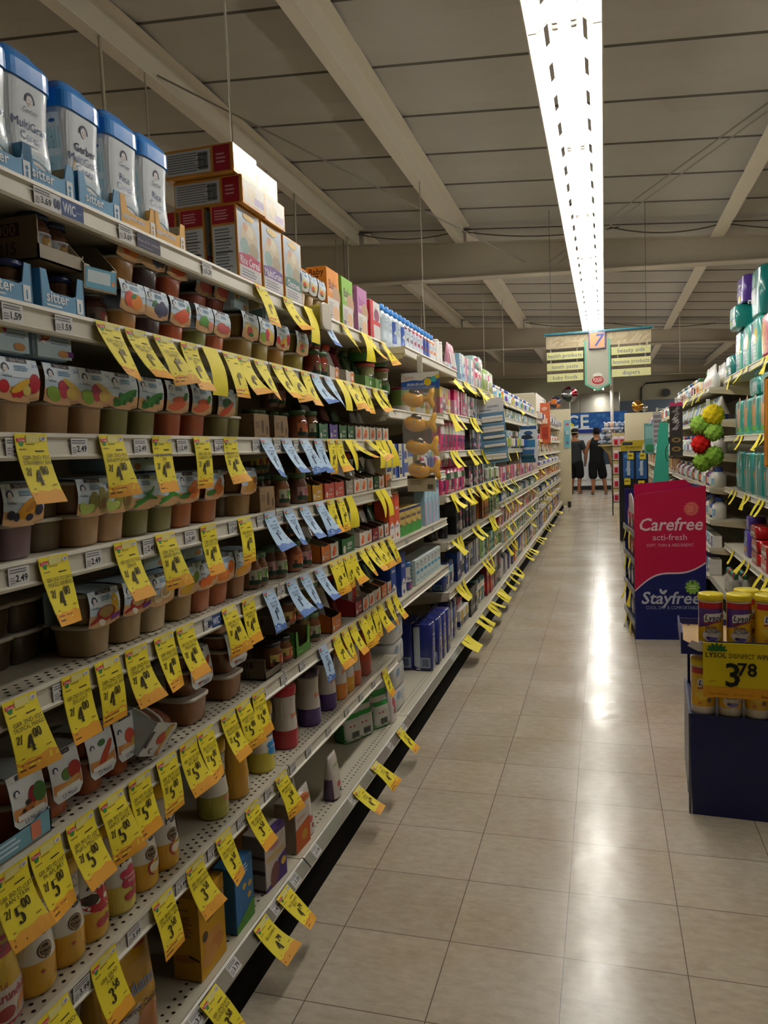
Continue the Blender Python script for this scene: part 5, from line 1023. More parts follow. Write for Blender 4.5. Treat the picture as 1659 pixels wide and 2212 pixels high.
P_, W_, K_, N_, B_, T_, G_, O_, R_, Y_, S_, V_ = [(a, b, c) for a, b, c in (('#d63a78', '#e8e4de', '#24306e'), ('#e8e4de', '#8ab8d0', '#2a4a9c'), ('#1c1c20', '#3a3a40', '#b9b4aa'), ('#24306e', '#2a4a9c', '#e8e4de'), ('#2a4a9c', '#e8e4de', '#24306e'), ('#2f8f8a', '#a8c8c0', '#e8e4de'), ('#2f6a3a', '#8fb05a', '#d8d0a8'), ('#c9702c', '#d8b52a', '#e8e4de'), ('#b3202c', '#e8e4de', '#d8b52a'), ('#d8b52a', '#c2185b', '#e8e4de'), ('#b9b4aa', '#e8e4de', '#3a3a40'), ('#6a3a8a', '#c8c0d0', '#e8e4de'))]
M_ = ('#c2185b', '#d8b52a', '#e8e4de'); L_ = ('#8ab8d0', '#e8e4de', '#2a4a9c'); Q_ = ('#d99ab0', '#c2185b', '#e8e4de'); D_ = ('#7a1f2a', '#b3202c', '#d8b52a'); TN_ = ('#c9a07a', '#5a3a24', '#e8e4de'); DG = ('#173d2a', '#2f6a3a', '#8fb05a'); LM = ('#8fb05a', '#e8e4de', '#c2185b'); MI = ('#a8c8c0', '#2f8f8a', '#e8e4de'); LI = ('#c8c0d0', '#6a3a8a', '#e8e4de'); CH = ('#3a3a40', '#b9b4aa', '#d63a78'); CR = ('#d8d0a8', '#c9702c', '#2f6a3a'); DT = ('#1f7a88', '#e8e4de', '#d8b52a'); BR = ('#5a3a24', '#c9702c', '#d8d0a8')
BW = ['on the %s formula shelf' % w for w in WN[:5]] + ['on the formula base deck']
# --- formula bay
fill(BZ[1], AX, 3.75, 4.46, 'can', [LM, O_, LM], .1, .13, .1, BW[1], layers=1)
fill(BZ[2], AX, 3.30, 3.85, 'box', [('#d8d0a8', '#2a4a9c', '#24306e')], .1, .16, .1, BW[2]); fill(BZ[2], AX, 3.9, 4.46, 'card', [LM, Q_, W_, L_], .08, .16, .02, BW[2])
def gstart(): return carton(.105, .08, .13, '#c2a658', [('r', 0, 0, 1, .36, '#3f8f3a'), ('e', .3, .36, .3, .1, '#4fa044'), ('e', .75, .3, .3, .1, '#3f8f3a'), ('r', 0, .9, 1, .1, '#1f2c5c'), ('b', 'Gerber', .55, .68, .26, '#22305f', .8), ('e', .2, .4, .13, .09, '#7a4a3a')], '#b0964c', name='formula_carton')
def simi(c): return carton(.085, .07, .21, c, [('p', [(0, .0), (1, 0), (1, .3), (.5, .42), (0, .25)], '#e8e0d8'), ('e', .5, .3, .4, .2, '#e8e0d8'), ('b', 'Similac', .5, .3, .24, '#3a4a8c', .8), ('e', .5, .1, .2, .12, c), ('b', 'Similac', .5, .7, .24, '#e8e0e4', .84)], c, name='formula_carton')
for i in range(4): place('gstart', gstart(), (AX - .018, 3.52 + .112 * i, BZ[3]), 0, 'yellow and green formula carton', BW[3], 'carton')
place('gstart', None, (AX - .05, 3.52, BZ[3] + .131), 0, 'yellow and green formula carton laid in the upper layer', BW[3], 'carton')
for i, y in enumerate((3.33, 3.42)): place('simi_o', simi('#d0522c'), (AX - .016, y, BZ[3]), 0, 'orange and white formula carton', BW[3], 'carton')
for i, y in enumerate((3.30, 3.34)): place('simi_o', None, (AX - .12, y + .1, BZ[3]), 0, 'orange formula carton in the rear row', BW[3], 'carton')
for i in range(4): place('bluetall', carton(.085, .06, .25, '#a8cbd8', [('e', .5, .84, .3, .2, '#24405c'), ('e', .5, .84, .2, .12, '#a8cbd8'), ('r', .1, .0, .25, .5, '#c98a9a'), ('r', .55, .0, .3, .6, '#7f9fb8')], '#8fb0bc', name='formula_carton'), (AX - .018, 4.05 + .095 * i, BZ[3]), 0, 'tall pale blue carton with a dark disc', BW[3], 'carton')
for i in range(4): place('simi_b', simi('#27418c'), (AX - .016 - .07 * (i % 2), 3.32 + .09 * i, BZ[4]), 0, 'navy and white formula carton', BW[4], 'carton')
place('simi_bc', puffs('#2f6ab8', '#d8d4d0', '#3a4a8c', [('b', 'Similac', .5, .5, .24, '#3a4a8c', .8), ('e', .5, .2, .3, .2, '#b04a7a')], .14, .05), (AX - .07, 3.66, BZ[4]), 0, 'blue-lidded white formula can', BW[4], 'can')
for i in range(7): place('aqua', carton(.085, .1, .13, '#cfdcdc', [('e', .5, .76, .24, .18, '#3a4a50'), ('e', .5, .75, .17, .12, '#d8c4b4'), ('r', .2, .42, .7, .12, '#3f9ac0'), ('e', .3, .2, .2, .1, '#a8c4c8'), ('e', .7, .16, .2, .1, '#a8c4c8')], '#b8ccc8', [('e', .2 + .15 * (k % 5), .15 + .16 * (k // 5), .05, .05, '#5a9aa0') for k in range(25)], name='baby_wash_carton'), (AX - .02, 3.8 + .088 * i, BZ[4]), 0, 'white carton with a round portrait and aqua band', BW[4], 'carton')
fill(BZ[4] - .0, AX - .02, 4.43, 4.47, 'box', [N_], .04, .1, .1, BW[4])
def wipes_layer(lid):
    def make():
        e = empty('wipes_multipack'); m = M()
        L = Loft([(0, .085, .105, 5, -.09), (.012, .09, .11, 5, -.09), (.09, .088, .108, 5, -.09), (.105, .08, .1, 5, -.09)], 28); L.into(m, '#c4c4c2'); obj('wrap', m, FILM, e)
        p = M(); p.prints([('l', .1, .2, .8, .4, 4, '#8f9aa8'), ('e', .3, .7, .14, .1, '#7a9ab8'), ('r', .6, .6, .3, .2, '#a8b4bc')], .2, .1, L.front, .001, nx=5, ny=3); obj('front_print', p, FILM, e)
        if lid:
            q = M(); q.rbox(-.16, -.02, -.09, .09, .104, .112, '#5a9ac8', .006); obj('flip_lid', q, PLAST, e)
        return e
    return make
for k in range(4): place(('wipes', k == 3), wipes_layer(k == 3), (-.93, 3.38, .149 + .107 * k), 0, ('white wipes pack with a blue lid' if k == 3 else 'white film wipes pack stacked beneath the blue-lidded one'), BW[5], 'wipes pack', order=3.3 + .1 * k)
def padpack(h=.26):
    def make():
        e = empty('pad_pack'); d, w = .11, .1; L = Loft([(0, d*.46, w*.46, 6, -d/2), (.015, d*.5, w*.5, 7, -d/2), (h*.96, d*.5, w*.5, 7, -d/2), (h, d*.44, w*.44, 6, -d/2)], 28)
        m = M(); L.into(m, '#1f2a72'); obj('wrap', m, FILM, e)
        p = M(); p.prints([('r', .04, .02, .34, .96, '#b4bcc8'), ('r', .4, .06, .5, .22, '#8fa0b8'), ('bar', .48, .09, .34, .16, '#27305c'), ('r', .4, .0, .6, .05, '#151c48')], d*.96, h, L.side, .001, nx=4, ny=6); obj('end_print', p, FILM, e)
        q = M(); q.prints([('l', .2, .5, .6, .3, 3, '#5a6ab0'), ('e', .6, .3, .3, .2, '#3448a0')], w*.96, h, L.front, .001, nx=4, ny=4); obj('front_print', q, FILM, e); return e
    return make
for i, (y, bk) in enumerate(((4.02, .12), (4.02, .235), (4.02, .01), (4.15, .12), (4.15, .0), (4.27, .0), (4.39, .0))): place('pad', padpack(), (-.90 - bk, y, .149), 0, ('rear-row' if bk > .1 else 'front-row') + ' navy pad pack with a white end stripe', BW[5], 'pad pack')
# --- pads bay and the shelves after it
CW = ['on the %s pads shelf' % w for w in WN[:6]] + ['on the pads base deck']
z = CZ[0]; fill(z, AX, 4.5, 4.7, 'can', [('#e8e4de', '#6a3a8a', '#e8e4de'), ('#e8e4de', '#c2185b', '#e8e4de')], .055, .2, .05, CW[0])
fill(z, AX, 4.72, 4.92, 'box', [W_, LI], .06, .09, .06, CW[0]); fill(z, AX, 4.94, 5.2, 'tube', [('#d99ab0', '#e8e4de', '#6a3a8a')], .075, .24, .06, CW[0])
fill(z, AX, 5.22, 5.85, 'box', [W_, L_, W_, Q_], .075, .2, .07, CW[0]); fill(z, AX, 5.9, 6.25, 'soft', [('#e8e4de', '#c2185b', '#24306e')], .16, .16, .12, CW[0]); fill(z + .16, AX, 5.88, 6.3, 'soft', [('#a8c8c0', '#c2185b', '#e8e4de')], .38, .1, .16, 'laid across the pads on the top shelf')
fill(z, AX, 6.3, 6.9, 'soft', [LM, LM, ('#e8e4de', '#d63a78', '#8fb05a')], .11, .2, .1, CW[0])
z = CZ[1]; fill(z, AX, 4.52, 4.95, 'box', [M_, ('#e8e4de', '#3a3a40', '#c2185b'), O_, Y_], .085, .16, .07, CW[1]); fill(z, AX, 4.97, 5.5, 'box', [Q_, P_, ('#d99ab0', '#e8e4de', '#d63a78')], .075, .17, .07, CW[1]); fill(z, AX, 5.52, 6.9, 'box', [S_, CH, S_, W_, S_, K_], .085, .16, .07, CW[1])
z = CZ[2]; fill(z, AX, 4.52, 5.5, 'soft', [P_], .12, .19, .1, CW[2]); fill(z, AX, 5.55, 6.3, 'box', [K_, CH, N_], .085, .15, .07, CW[2]); fill(z, AX, 6.32, 6.9, 'card', [DG, LM, W_, R_], .09, .17, .02, CW[2])
z = CZ[3]; fill(z, AX, 4.52, 5.4, 'soft', [P_, ('#d63a78', '#2f6a3a', '#e8e4de')], .13, .16, .12, CW[3], layers=1); fill(z + .162, AX - .02, 4.6, 5.2, 'soft', [P_], .13, .09, .1, CW[3] + ', laid on others') ; fill(z, AX, 5.45, 6.2, 'box', [CH, ('#e8e4de', '#1c1c20', '#c2185b'), K_], .09, .15, .07, CW[3]); fill(z, AX, 6.22, 6.9, 'card', [T_, DG, T_], .1, .2, .03, CW[3])
z = CZ[4]; fill(z, AX, 4.52, 4.9, 'bottle', [K_], .06, .12, .06, CW[4], drop=.3, jit=.08); fill(z, AX, 4.95, 6.0, 'box', [K_, CH, K_, D_], .085, .2, .07, CW[4], jit=.04); fill(z, AX, 6.05, 6.4, 'box', [('#c9702c', '#5a3a24', '#d8b52a')], .1, .2, .07, CW[4]); fill(z, AX, 6.42, 6.92, 'soft', [DG, G_], .12, .21, .09, CW[4])
z = CZ[5]; fill(z, AX, 4.52, 4.85, 'soft', [('#2a4a9c', '#8ab8d0', '#b9b4aa')], .15, .17, .14, CW[5]); fill(z, AX, 4.9, 5.9, 'box', [N_, ('#3a3a40', '#e8e4de', '#24306e'), ('#b9b4aa', '#1c1c20', '#24306e')], .1, .19, .08, CW[5]); fill(z, AX, 5.95, 6.9, 'box', [G_, T_, DG, CR], .1, .16, .09, CW[5])
z = .149; fill(z, -.9, 4.55, 4.9, 'soft', [('#24306e', '#2a4a9c', '#b9b4aa')], .12, .26, .12, CW[6]); fill(z, -.91, 4.95, 5.3, 'box', [('#e8e4de', '#24306e', '#d8b52a')], .16, .12, .12, CW[6]); fill(z + .121, -.93, 4.98, 5.2, 'box', [Q_], .18, .06, .1, CW[6]); fill(z, -.9, 5.32, 5.6, 'box', [K_], .09, .2, .09, CW[6]); fill(z, -.92, 5.65, 6.1, 'soft', [DT], .14, .2, .12, CW[6]); fill(z, -.9, 6.12, 6.4, 'box', [D_], .13, .275, .1, CW[6]); fill(z, -.9, 6.42, 6.95, 'box', [('#3a3a40', '#5a3a24', '#b9b4aa'), CH], .12, .27, .12, CW[6])
DW = ['on the %s toothpaste shelf' % w for w in WN] + ['on the toothpaste base deck']
mix = {0: ('bottle', [W_, L_, MI, O_, W_, LI], .085, .15), 1: ('box', [S_, T_, L_, G_], .1, .12), 2: ('card', [W_, R_, DG, BR, T_], .1, .19), 3: ('box', [TN_, Q_, P_, LI, BR], .095, .14), 4: ('bottle', [G_, N_, L_, S_, W_], .08, .13), 5: ('soft', [R_, P_, BR, O_], .12, .17), 6: ('box', [G_, W_, O_, T_], .1, .15)}
for i, zz in enumerate(DZ):
    k, c, w, h = mix[i]; h = min(h, (DZ[i-1] if i else 9) - zz - .06); fill(zz, AX, 7.0, 11.1, k, c, w * 1.75, max(h, .08), .07, DW[i], gap=.012)
fill(.149, -.9, 7.0, 8.0, 'jug', [('#b9b4aa', '#e8e4de', '#e8e4de'), ('#24306e', '#e8e4de', '#b9b4aa')], .16, .23, .12, DW[7]); fill(.149, -.9, 8.05, 11.1, 'box', [O_, G_, N_, R_, W_], .2, .2, .1, DW[7], gap=.03)
EW = ['on the %s shelf of the distant unit' % w for w in WN] + ['on the distant base deck']
for i, zz in enumerate(EZ): fill(zz, AX, 11.25, 16.9, ['card', 'bottle', 'box', 'bottle', 'box', 'bottle', 'card'][i], [[TN_, W_, LI, S_], [S_, Q_, L_, CR], [TN_, S_, CR], [S_, LI, W_], [BR, Y_, R_], [S_, L_, N_], [O_, N_, R_, G_]][i], .26, .13 if i != 0 else .2, .08, EW[i], gap=.08)
fill(.149, -.9, 11.25, 16.9, 'box', [N_, B_, R_, O_], .3, .2, .1, EW[7], gap=.06)
# --- tags on these rails
def run(z, X, y0, y1, n, where, cl=3, out=.5):
    r = random.Random(int(z * 1000) + int(y0 * 10)); ys = sorted(y0 + (y1 - y0) * (i // cl * cl + (i % cl) * .45 + r.random() * .3) / max(n, 1) for i in range(n))
    for y in ys: hang(y, X, z, '', (), False, out + r.uniform(-.2, .3), where, right=None, f0=1.0 if z < .2 else .35)
for i, n in enumerate((12, 9, 11, 22, 9, 6)): run(CZ[i], AX, 4.6, 6.9, n, 'on the %s rail of the pads unit' % WN[i])
run(.153, -.874, 4.6, 6.95, 13, 'on the base rail of the pads unit', 3, .9)
for i, n in enumerate((3, 0, 2, 4, 5, 6, 5)): run(DZ[i], AX, 7.1, 11.0, n, 'on the %s rail of the toothpaste unit' % WN[i])
run(.153, -.874, 7.1, 11.0, 11, 'on the base rail of the toothpaste unit', 4, .9)
for i, n in enumerate((0, 2, 3, 3, 2, 3, 2)): run(EZ[i], AX, 11.4, 16.8, n, 'on the %s rail of the distant unit' % WN[i])
run(.153, -.874, 11.4, 16.8, 7, 'on the base rail of the distant unit', 3, .9)
for px in (930, 873): ticket(px, AX, BZ[3], '14.9', 'on the formula rail')
ticket(862, AX, BZ[4], '16.9', 'on the lower formula rail'); ticket(975, -.88, .148, '9.99', 'on the base rail below the pads', base=True)

# ================================================================ clip strips hanging in the aisle
def inflate(m, outline, depth, col, x0=0.0, rings=4):
    """puffed solid from an outline in (u, v)"""
    cx = sum(p[0] for p in outline) / len(outline); cy = sum(p[1] for p in outline) / len(outline); n = len(outline)
    for s in (1, -1):
        v = []
        for k in range(rings):
            t = 1 - k / rings
            v += [(x0 + s * depth * math.sqrt(1 - t*t), cx + (p[0]-cx)*t, cy + (p[1]-cy)*t) for p in outline]
        v.append((x0 + s * depth, cx, cy)); f = []
        for k in range(rings - 1):
            for i in range(n): f.append((k*n+i, k*n+(i+1)%n, (k+1)*n+(i+1)%n, (k+1)*n+i))
        for i in range(n): f.append(((rings-1)*n+i, (rings-1)*n+(i+1)%n, rings*n))
        m.add(v, [g if s > 0 else g[::-1] for g in f], C(col), True)
def fish():
    e = empty('fish_sponge'); m = M(); out = [(-.06 + .055 + .055*math.cos(a)*-1 - .03, .036*math.sin(a)*-1) for a in [PI*2*i/20 for i in range(20)]]
    inflate(m, [(-.03 + .055*math.cos(a), .036*math.sin(a) - .006*math.cos(a)) for a in [2*PI*i/20 for i in range(20)]], .028, '#e0a01a')
    inflate(m, [(.01, .012), (.035, .012), (.052, .045), (.068, .048), (.07, .03), (.062, 0), (.07, -.03), (.064, -.046), (.05, -.04), (.034, -.014), (.01, -.016)], .015, '#e3a61c')
    obj('body', m, PLAST, e)
    c = M(); inflate(c, [(-.05, .033), (-.045, .044), (-.03, .048), (-.015, .043), (0, .03), (.008, .014), (.003, .012), (-.006, .024), (-.02, .033), (-.035, .034)], .024, '#3a2414'); obj('painted_cap', c, PLAST, e)
    d = M(); d.prints([('e', .28, .62, .045, .045, '#f0e6d8'), ('e', .28, .62, .025, .025, '#1a1410')], .13, .07, lambda u, v, l: (.0275 - .25*((u+.03)**2 + (v-.035)**2) + .002 + l, u, v - .035), .001); obj('eye', d, PLAST, e)
    return e
SX, SY = -.79, 3.38
e = empty('clip_strip', (SX, SY, 1.17), -PI/2)
m = M(); m.rbox(-.003, 0, -.088, .088, .45, .525, '#27509a', .001); h = obj('header_card', m, CARD, e)
p = M(); p.prints([('p', [(0, .45), (.3, .55), (.55, .5), (.7, .7), (1, .6), (1, 1), (0, 1)], '#d8d4cc'), ('t', 'Splish', .2, .72, .13, '#c06a4a', .3), ('b', 'SPLISH-SPLASH', .38, .28, .09, '#e4e6ea', .46), ('e', .7, .4, .1, .1, '#d8b82a'), ('e', .86, .55, .08, .08, '#3f9aa0'), ('e', .96, .7, .06, .06, '#c9b02a')], .174, .073, lambda u, v, l: (.0003 + l, u, v + .451), .0004); obj('header_print', p, PAPER, h)
m = M(); g = [[(.036 + .004*math.sin(9*v*6) * math.cos(u*30), u, v*.4 + .06) for u in (-.08, -.04, 0, .04, .08)] for v in [i/14 for i in range(15)]]; m.sheet(g, '#ffffff'); m.sheet([[(-.034, u, v*.4 + .06) for u in (-.08, .08)] for v in (0, .5, 1)], '#ffffff'); obj('clear_film', m, CLEAR, e)
m = M(); m.rbox(-.003, 0, -.075, .055, -.01, .065, '#b9ad93', .001); k = obj('barcode_card', m, CARD, e); p = M(); p.prints([('r', 0, .8, 1, .16, '#3a2a1c'), ('l', .1, .4, .5, .3, 3, '#8a7f68'), ('bar', .72, .12, .2, .3, '#222222')], .13, .075, lambda u, v, l: (l, u - .01, v - .01), .0006); obj('barcode_print', p, PAPER, k)
m = M(); m.rbox(-.006, .002, -.012, .012, .52, .6, '#cfcabc', .002); obj('hanger', m, PLAST, e)
tag(e, 'clear clip strip with a blue header card holding four yellow fish', 'clip strip')
for i, zz in enumerate((1.575, 1.465, 1.36, 1.255)): place('fish', fish, (SX - .005 + .006 * i, SY, zz), -PI/2, 'yellow fish bath sponge in the clear strip, ' + ('topmost', 'second from its top', 'third from its top', 'lowest')[i], '', 'bath sponge')
def strip(loc, w, h, col, spec, bumps, label, name='clip_strip', rot=-PI/2, roll=0.0, rail=None):
    e = empty(name, loc, rot)
    if rail is not None: obj('hook', M().tube([(0, 0, h + .03), (0, (rail - loc[0]), h + .045)], .004, '#b9b4a6', 5), METAL, e)
    e.rotation_euler = (roll, 0, rot); m = M(); m.rbox(-.004, 0, -w/2, w/2, 0, h, col, .001); c = obj('backing_card', m, CARD, e)
    p = M(); p.prints(spec, w, h, planar(0), .0006); obj('card_print', p, PAPER, c)
    for (u, v, bw, bh, bc) in bumps:
        b = M(); L = [(u*w - bw/2, u*w + bw/2)]; b.rbox(.001, .018, (u-.5)*w - bw/2, (u-.5)*w + bw/2, v*h - bh/2, v*h + bh/2, bc, .004); obj('product', b, PLAST, e)
    m = M(); m.rbox(-.006, .002, -.012, .012, h - .01, h + .05, '#cfcabc', .002); obj('hanger', m, PLAST, e)
    return tag(e, label, 'clip strip')
X0, Z0 = at_y(1072, 1000, 5.95)
strip((X0, 5.95, CZ[0] - .57), .2, .5, '#5a7f9c', [('r', 0, .78, 1, .22, '#c4c4cc'), ('b', 'GRIPPERS', .6, .87, .11, '#4a5a70', .6), ('l', .08, .8, .6, .04, 1, '#7a8090')] + [('r', 0, q, 1, .012, '#8ab0c8') for q in (.16, .33, .46, .6)], [(a, q, .062, .022, '#d6d2cc') for q in (.7, .655, .545, .5, .4, .27, .12, .075) for a in (.27, .52, .78)], 'blue hanging card of white grip tubes by the pads unit', roll=.08, rail=-.91)
X0, Z0 = at_y(1142, 982, 9.0)
strip((X0, 9.0, DZ[1] - .47), .21, .43, '#c8cdd2', [('r', .08, .9, .86, .09, '#24507a'), ('e', .5, .8, .24, .12, '#2a4a6c'), ('r', .1, .42, .76, .2, '#2a6a90'), ('p', [(.1, .6), (.8, .66), (.6, .76), (.15, .74)], '#1c2430')], [(.46, .3, .15, .05, '#2a5a8a'), (.46, .17, .15, .035, '#1f4a5c'), (.5, .07, .16, .045, '#1f4a5c')], 'pale hanging strip of blue travel packs', rail=-.91)
for j, (px, py, Y, c, lb) in enumerate(((1178, 958, 12.0, '#c8623c', 'orange hanging strip of cards by the divider panel'), (1226, 968, 17.03, '#7fb0b8', 'small teal strip stuck on the end panel'))):
    X0, Z0 = at_y(px, py, Y); strip((X0, Y, Z0), .16 if j == 0 else .13, .62 if j == 0 else .6, c, [('e', .5, .85, .3, .2, '#d8a08a' if j == 0 else '#c05a6a'), ('r', .2, .1, .6, .3, '#a83a24' if j == 0 else '#4f9ab0'), ('e', .5, .2, .2, .14, '#8f2f3a')], [(.5, .55, .08, .08, '#e0c0a8' if j == 0 else '#a8d0d0')], lb, rail=-.91 if j == 0 else None)
# ================================================================ the aisle sign
e = empty('aisle_sign', (-.06, 9.0, 1.94), -PI/2); m = M()
m.rbox(-.015, .015, -.56, .57, .5, .645, '#b3a488', .003); hb = obj('header_board', m, CARD, e)
p = M(); r = random.Random(5); p.prints([('r', 0, 0, 1, 1, '#b3a488')] + [('e', r.random(), .15 + .7*r.random(), .03 + .04*r.random(), .008, r.choice(('#c0b294', '#a89878')), r.uniform(0, 90)) for _ in range(60)], 1.12, .144, lambda u, v, l: (.015 + l, u + .005, v + .5), .0006, .00002); obj('marbling', p, PAPER, hb)
m = M(); m.rbox(-.04, .04, -.58, .59, .645, .672, '#3f7f7f', .004); c = obj('cornice', m, PLAST, e); m = M(); m.box(.0405, .042, -.575, .585, .649, .657, '#234a72'); obj('cornice_stripe', m, PLAST, c)
PENT = lambda k: [(-.14 + k, .57), (.14 - k, .57), (.14 - k, .075 + k*.4), (0, k*1.1), (-.14 + k, .075 + k*.4)]
m = M(); m.ext(PENT(0), 0, -.008, .022, '#5fa88c'); b = obj('pennant', m, CARD, e); m = M(); m.ext(PENT(.022), 0, .0222, .0232, '#a9a696'); obj('pennant_face', m, CARD, b)
p = M(); p.prints([('e', .5, .5, .42, .26, '#a82a34'), ('q', .5, .5, .42, .26*1.3, .03, 0, 360, '#d8c8b0'), ('b', 'FOOD', .5, .56, .3, '#e0d8cc', .6), ('t', 'MARKET', .5, .38, .12, '#e0d8cc', .5)] + [('e', .5 + .2*math.cos(a), .86 + .12*math.sin(a), .14, .03, '#e4e2d4', math.degrees(a)) for a in [PI*i/8 for i in range(9)]], .17, .14, lambda u, v, l: (.0235 + l, u, v + .05), .0008); obj('emblem', p, PAPER, b)
m = M(); m.rbox(-.005, .05, -.092, .092, .463, .652, '#4a4470', .004); n = obj('number_plaque', m, PLAST, e)
p = M(); p.prints([('r', .07, .07, .86, .86, '#d8a078'), ('b', '7', .52, .5, 1.0, '#4d5a9c', .6, 0, .25)], .184, .189, lambda u, v, l: (.0505 + l, u, v + .463), .001); obj('numeral', p, PAPER, n)
for s, words_ in ((-1, ('health products', 'tooth paste', 'baby foods')), (1, ('beauty aids', 'feminine products', 'diapers'))):
    for i, t in enumerate(words_):
        y0, y1 = (-.555, -.155) if s < 0 else (.15, .565); zz = .375 - .122 * i - (.0 if s < 0 else -.012); m = M(); m.rbox(-.008, .012, y0, y1, zz, zz + .086, '#d6d49a', .002); q = obj('category_slat', m, PLAST, e); q['label'] = 'pale yellow slat reading ' + t
        p = M(); p.prints([('r', 0.01, .03, .98, .94, '#d6d49a'), ('t', t, .5, .5, .155, '#55607c', .94)], y1 - y0, .086, lambda u, v, l: (.0125 + l, u + (y0+y1)/2, v + zz), .0005); obj('lettering', p, PAPER, q)
    for yy in (.22, .51):
        m = M(); m.tube([(0, s*yy, .14), (0, s*yy, .5)], .006, '#8f8878'); obj('hanging_strap', m, METAL, e)
for yy in (-.5, .52):
    m = M(); m.tube([(0, yy, .67), (0, yy, ROOF(0) - 1.94 - .05)], .003, '#6a6458', 4); obj('suspension_wire', m, METAL, e)
tag(e, 'hanging aisle sign numbered 7 with pale yellow category slats', 'sign')
e = empty('aisle_sign', (-3.2, 9.6, 2.0), -PI/2); m = M(); m.rbox(-.015, .015, -.55, .55, .5, .64, '#b3a488', .003); obj('header_board', m, CARD, e); m = M(); m.rbox(-.04, .04, -.57, .57, .64, .67, '#3f7f7f', .004); obj('cornice', m, PLAST, e); m = M(); m.tube([(0, 0, .67), (0, 0, 2.3)], .004, '#6a6458', 4); obj('suspension_wire', m, METAL, e)
tag(e, 'hanging aisle sign of the neighbouring aisle, half hidden by bottles', 'sign')

# ================================================================ pink and navy floor display
DX0, DX1, DY0, DY1 = .187, .645, 5.43, 6.1
CR_ = .08
def ct(x, y): dx, dy = x - DX0, y - DY0; return (DX0 + dx*math.cos(CR_) - dy*math.sin(CR_), DY0 + dx*math.sin(CR_) + dy*math.cos(CR_))
e = empty('floor_display', ct(0, 0) + (0,), CR_); NV, PK = '#121a5e', '#b5123f'
W = DX1 - DX0; fr = lambda t: (DX0 + W * t[0], t[1])
def wave(x): return .36 + .26 * (x ** 1.0) + .05 * math.sin((x - .25) * 2 * PI)
wv = [(x, .335 + .135 * x + .08 * (.5 - .5 * math.cos(PI * x)) + .055 * math.sin(PI * 2 * (x * .9)) * (1 - .3 * x)) for x in [i / 20 for i in range(21)]]
top = [(1, 1.045), (.14, 1.0)] + [(.14 - .14 * math.sin(a), .945 + .055 * math.cos(a)) for a in [PI/2 * i / 6 for i in range(1, 7)]]
m = M(); P3 = lambda q, y: (DX0 + W * q[0], y, q[1])
m.ext([(DX0 + W * a, b) for a, b in [(0, 0), (1, 0)] + top], 1, DY0, DY0 + .006, NV); f = obj('front_panel', m, CARD, e)
dmap = lambda u, v, l: (DX0 + W/2 + u, DY0 - l, v)
p = M(); H = 1.045; k = lambda L: [(a, b / H) for a, b in L]
sp = [('p', k(wv + top), PK), ('p', k([(a, b + .006) for a, b in wv] + [(a, b - .006) for a, b in reversed(wv)]), '#d8c4cc')]
sp += [('b', 'Carefree', .5, .755, .262, '#dcc6cc', .9, .03, .22), ('t', 'acti-fresh', .5, .672, .13, '#dcc6cc', .6), ('t', 'SOFT, THIN & ABSORBENT', .5, .62, .065, '#d0a8b4', .66)]
sp += [('e', .8 + .088*math.cos(a), .853 + .088*math.sin(a)*W/H, .02, .02, '#c9585a') for a in [2*PI*i/14 for i in range(14)]] + [('e', .8, .853, .09, .09, '#c9585a'), ('q', .8, .853, .085, .085, .008, 0, 360, '#d8805a'), ('l', .745, .83, .11, .045, 4, '#d88a6a')]
sp += [('b', 'Stayfree', .5, .275, .255, '#b9bcca', .86, .02, .18), ('e', .42, .315, .045, .02, '#c4c8d0', 40), ('e', .37, .32, .04, .02, '#c4c8d0', 110), ('e', .4, .305, .03, .012, '#c4c8d0'), ('t', 'COOL, DRY & COMFORTABLE', .52, .212, .07, '#9ca2c0', .74)]
sp += [('e', .81 + .085*math.cos(a), .345 + .085*math.sin(a)*W/H, .022, .022, '#7aa83a') for a in [2*PI*i/10 for i in range(10)]] + [('e', .81, .345, .085, .085, '#7aa83a'), ('q', .81, .345, .115, .115, .012, 20, 160, '#5a668c'), ('l', .76, .33, .1, .03, 2, '#c8d8a8'), ('e', .81, .375, .02, .02, '#3f6a24')]
p.prints([('r', 0, 0, 1, .33, NV)] + sp, W, H, dmap, .0004, .00006, nx=1); obj('front_print', p, PAPER, f)
m = M(); m.ext([(DX0 + W * a, b) for a, b in [(.08, 0), (1, 0), (1, 1.0), (.83, 1.075), (.4, 1.06), (.08, 1.05)]], 1, DY0 + .3, DY0 + .306, '#c0164a'); obj('rear_panel', m, CARD, e)
m = M(); m.box(DX1 - .006, DX1, DY0 + .006, DY1, 0, 1.04, NV, sides=(NV, NV, None, None, None, '#c9c2c4')); obj('side_panel', m, CARD, e)
m = M(); m.ext([(DY0 + .006, .86), (DY0 + .3, .86), (DY0 + .3, .98), (DY0 + .2, .995), (DY0 + .09, .97), (DY0 + .03, .92)], 0, DX0 + .0, DX0 + .006, '#bdb4b8'); obj('cheek_panel', m, CARD, e)
m = M(); m.box(DX0 + .01, DX0 + .3, DY1 - .006, DY1, 0, 1.0, NV); obj('back_panel', m, CARD, e)
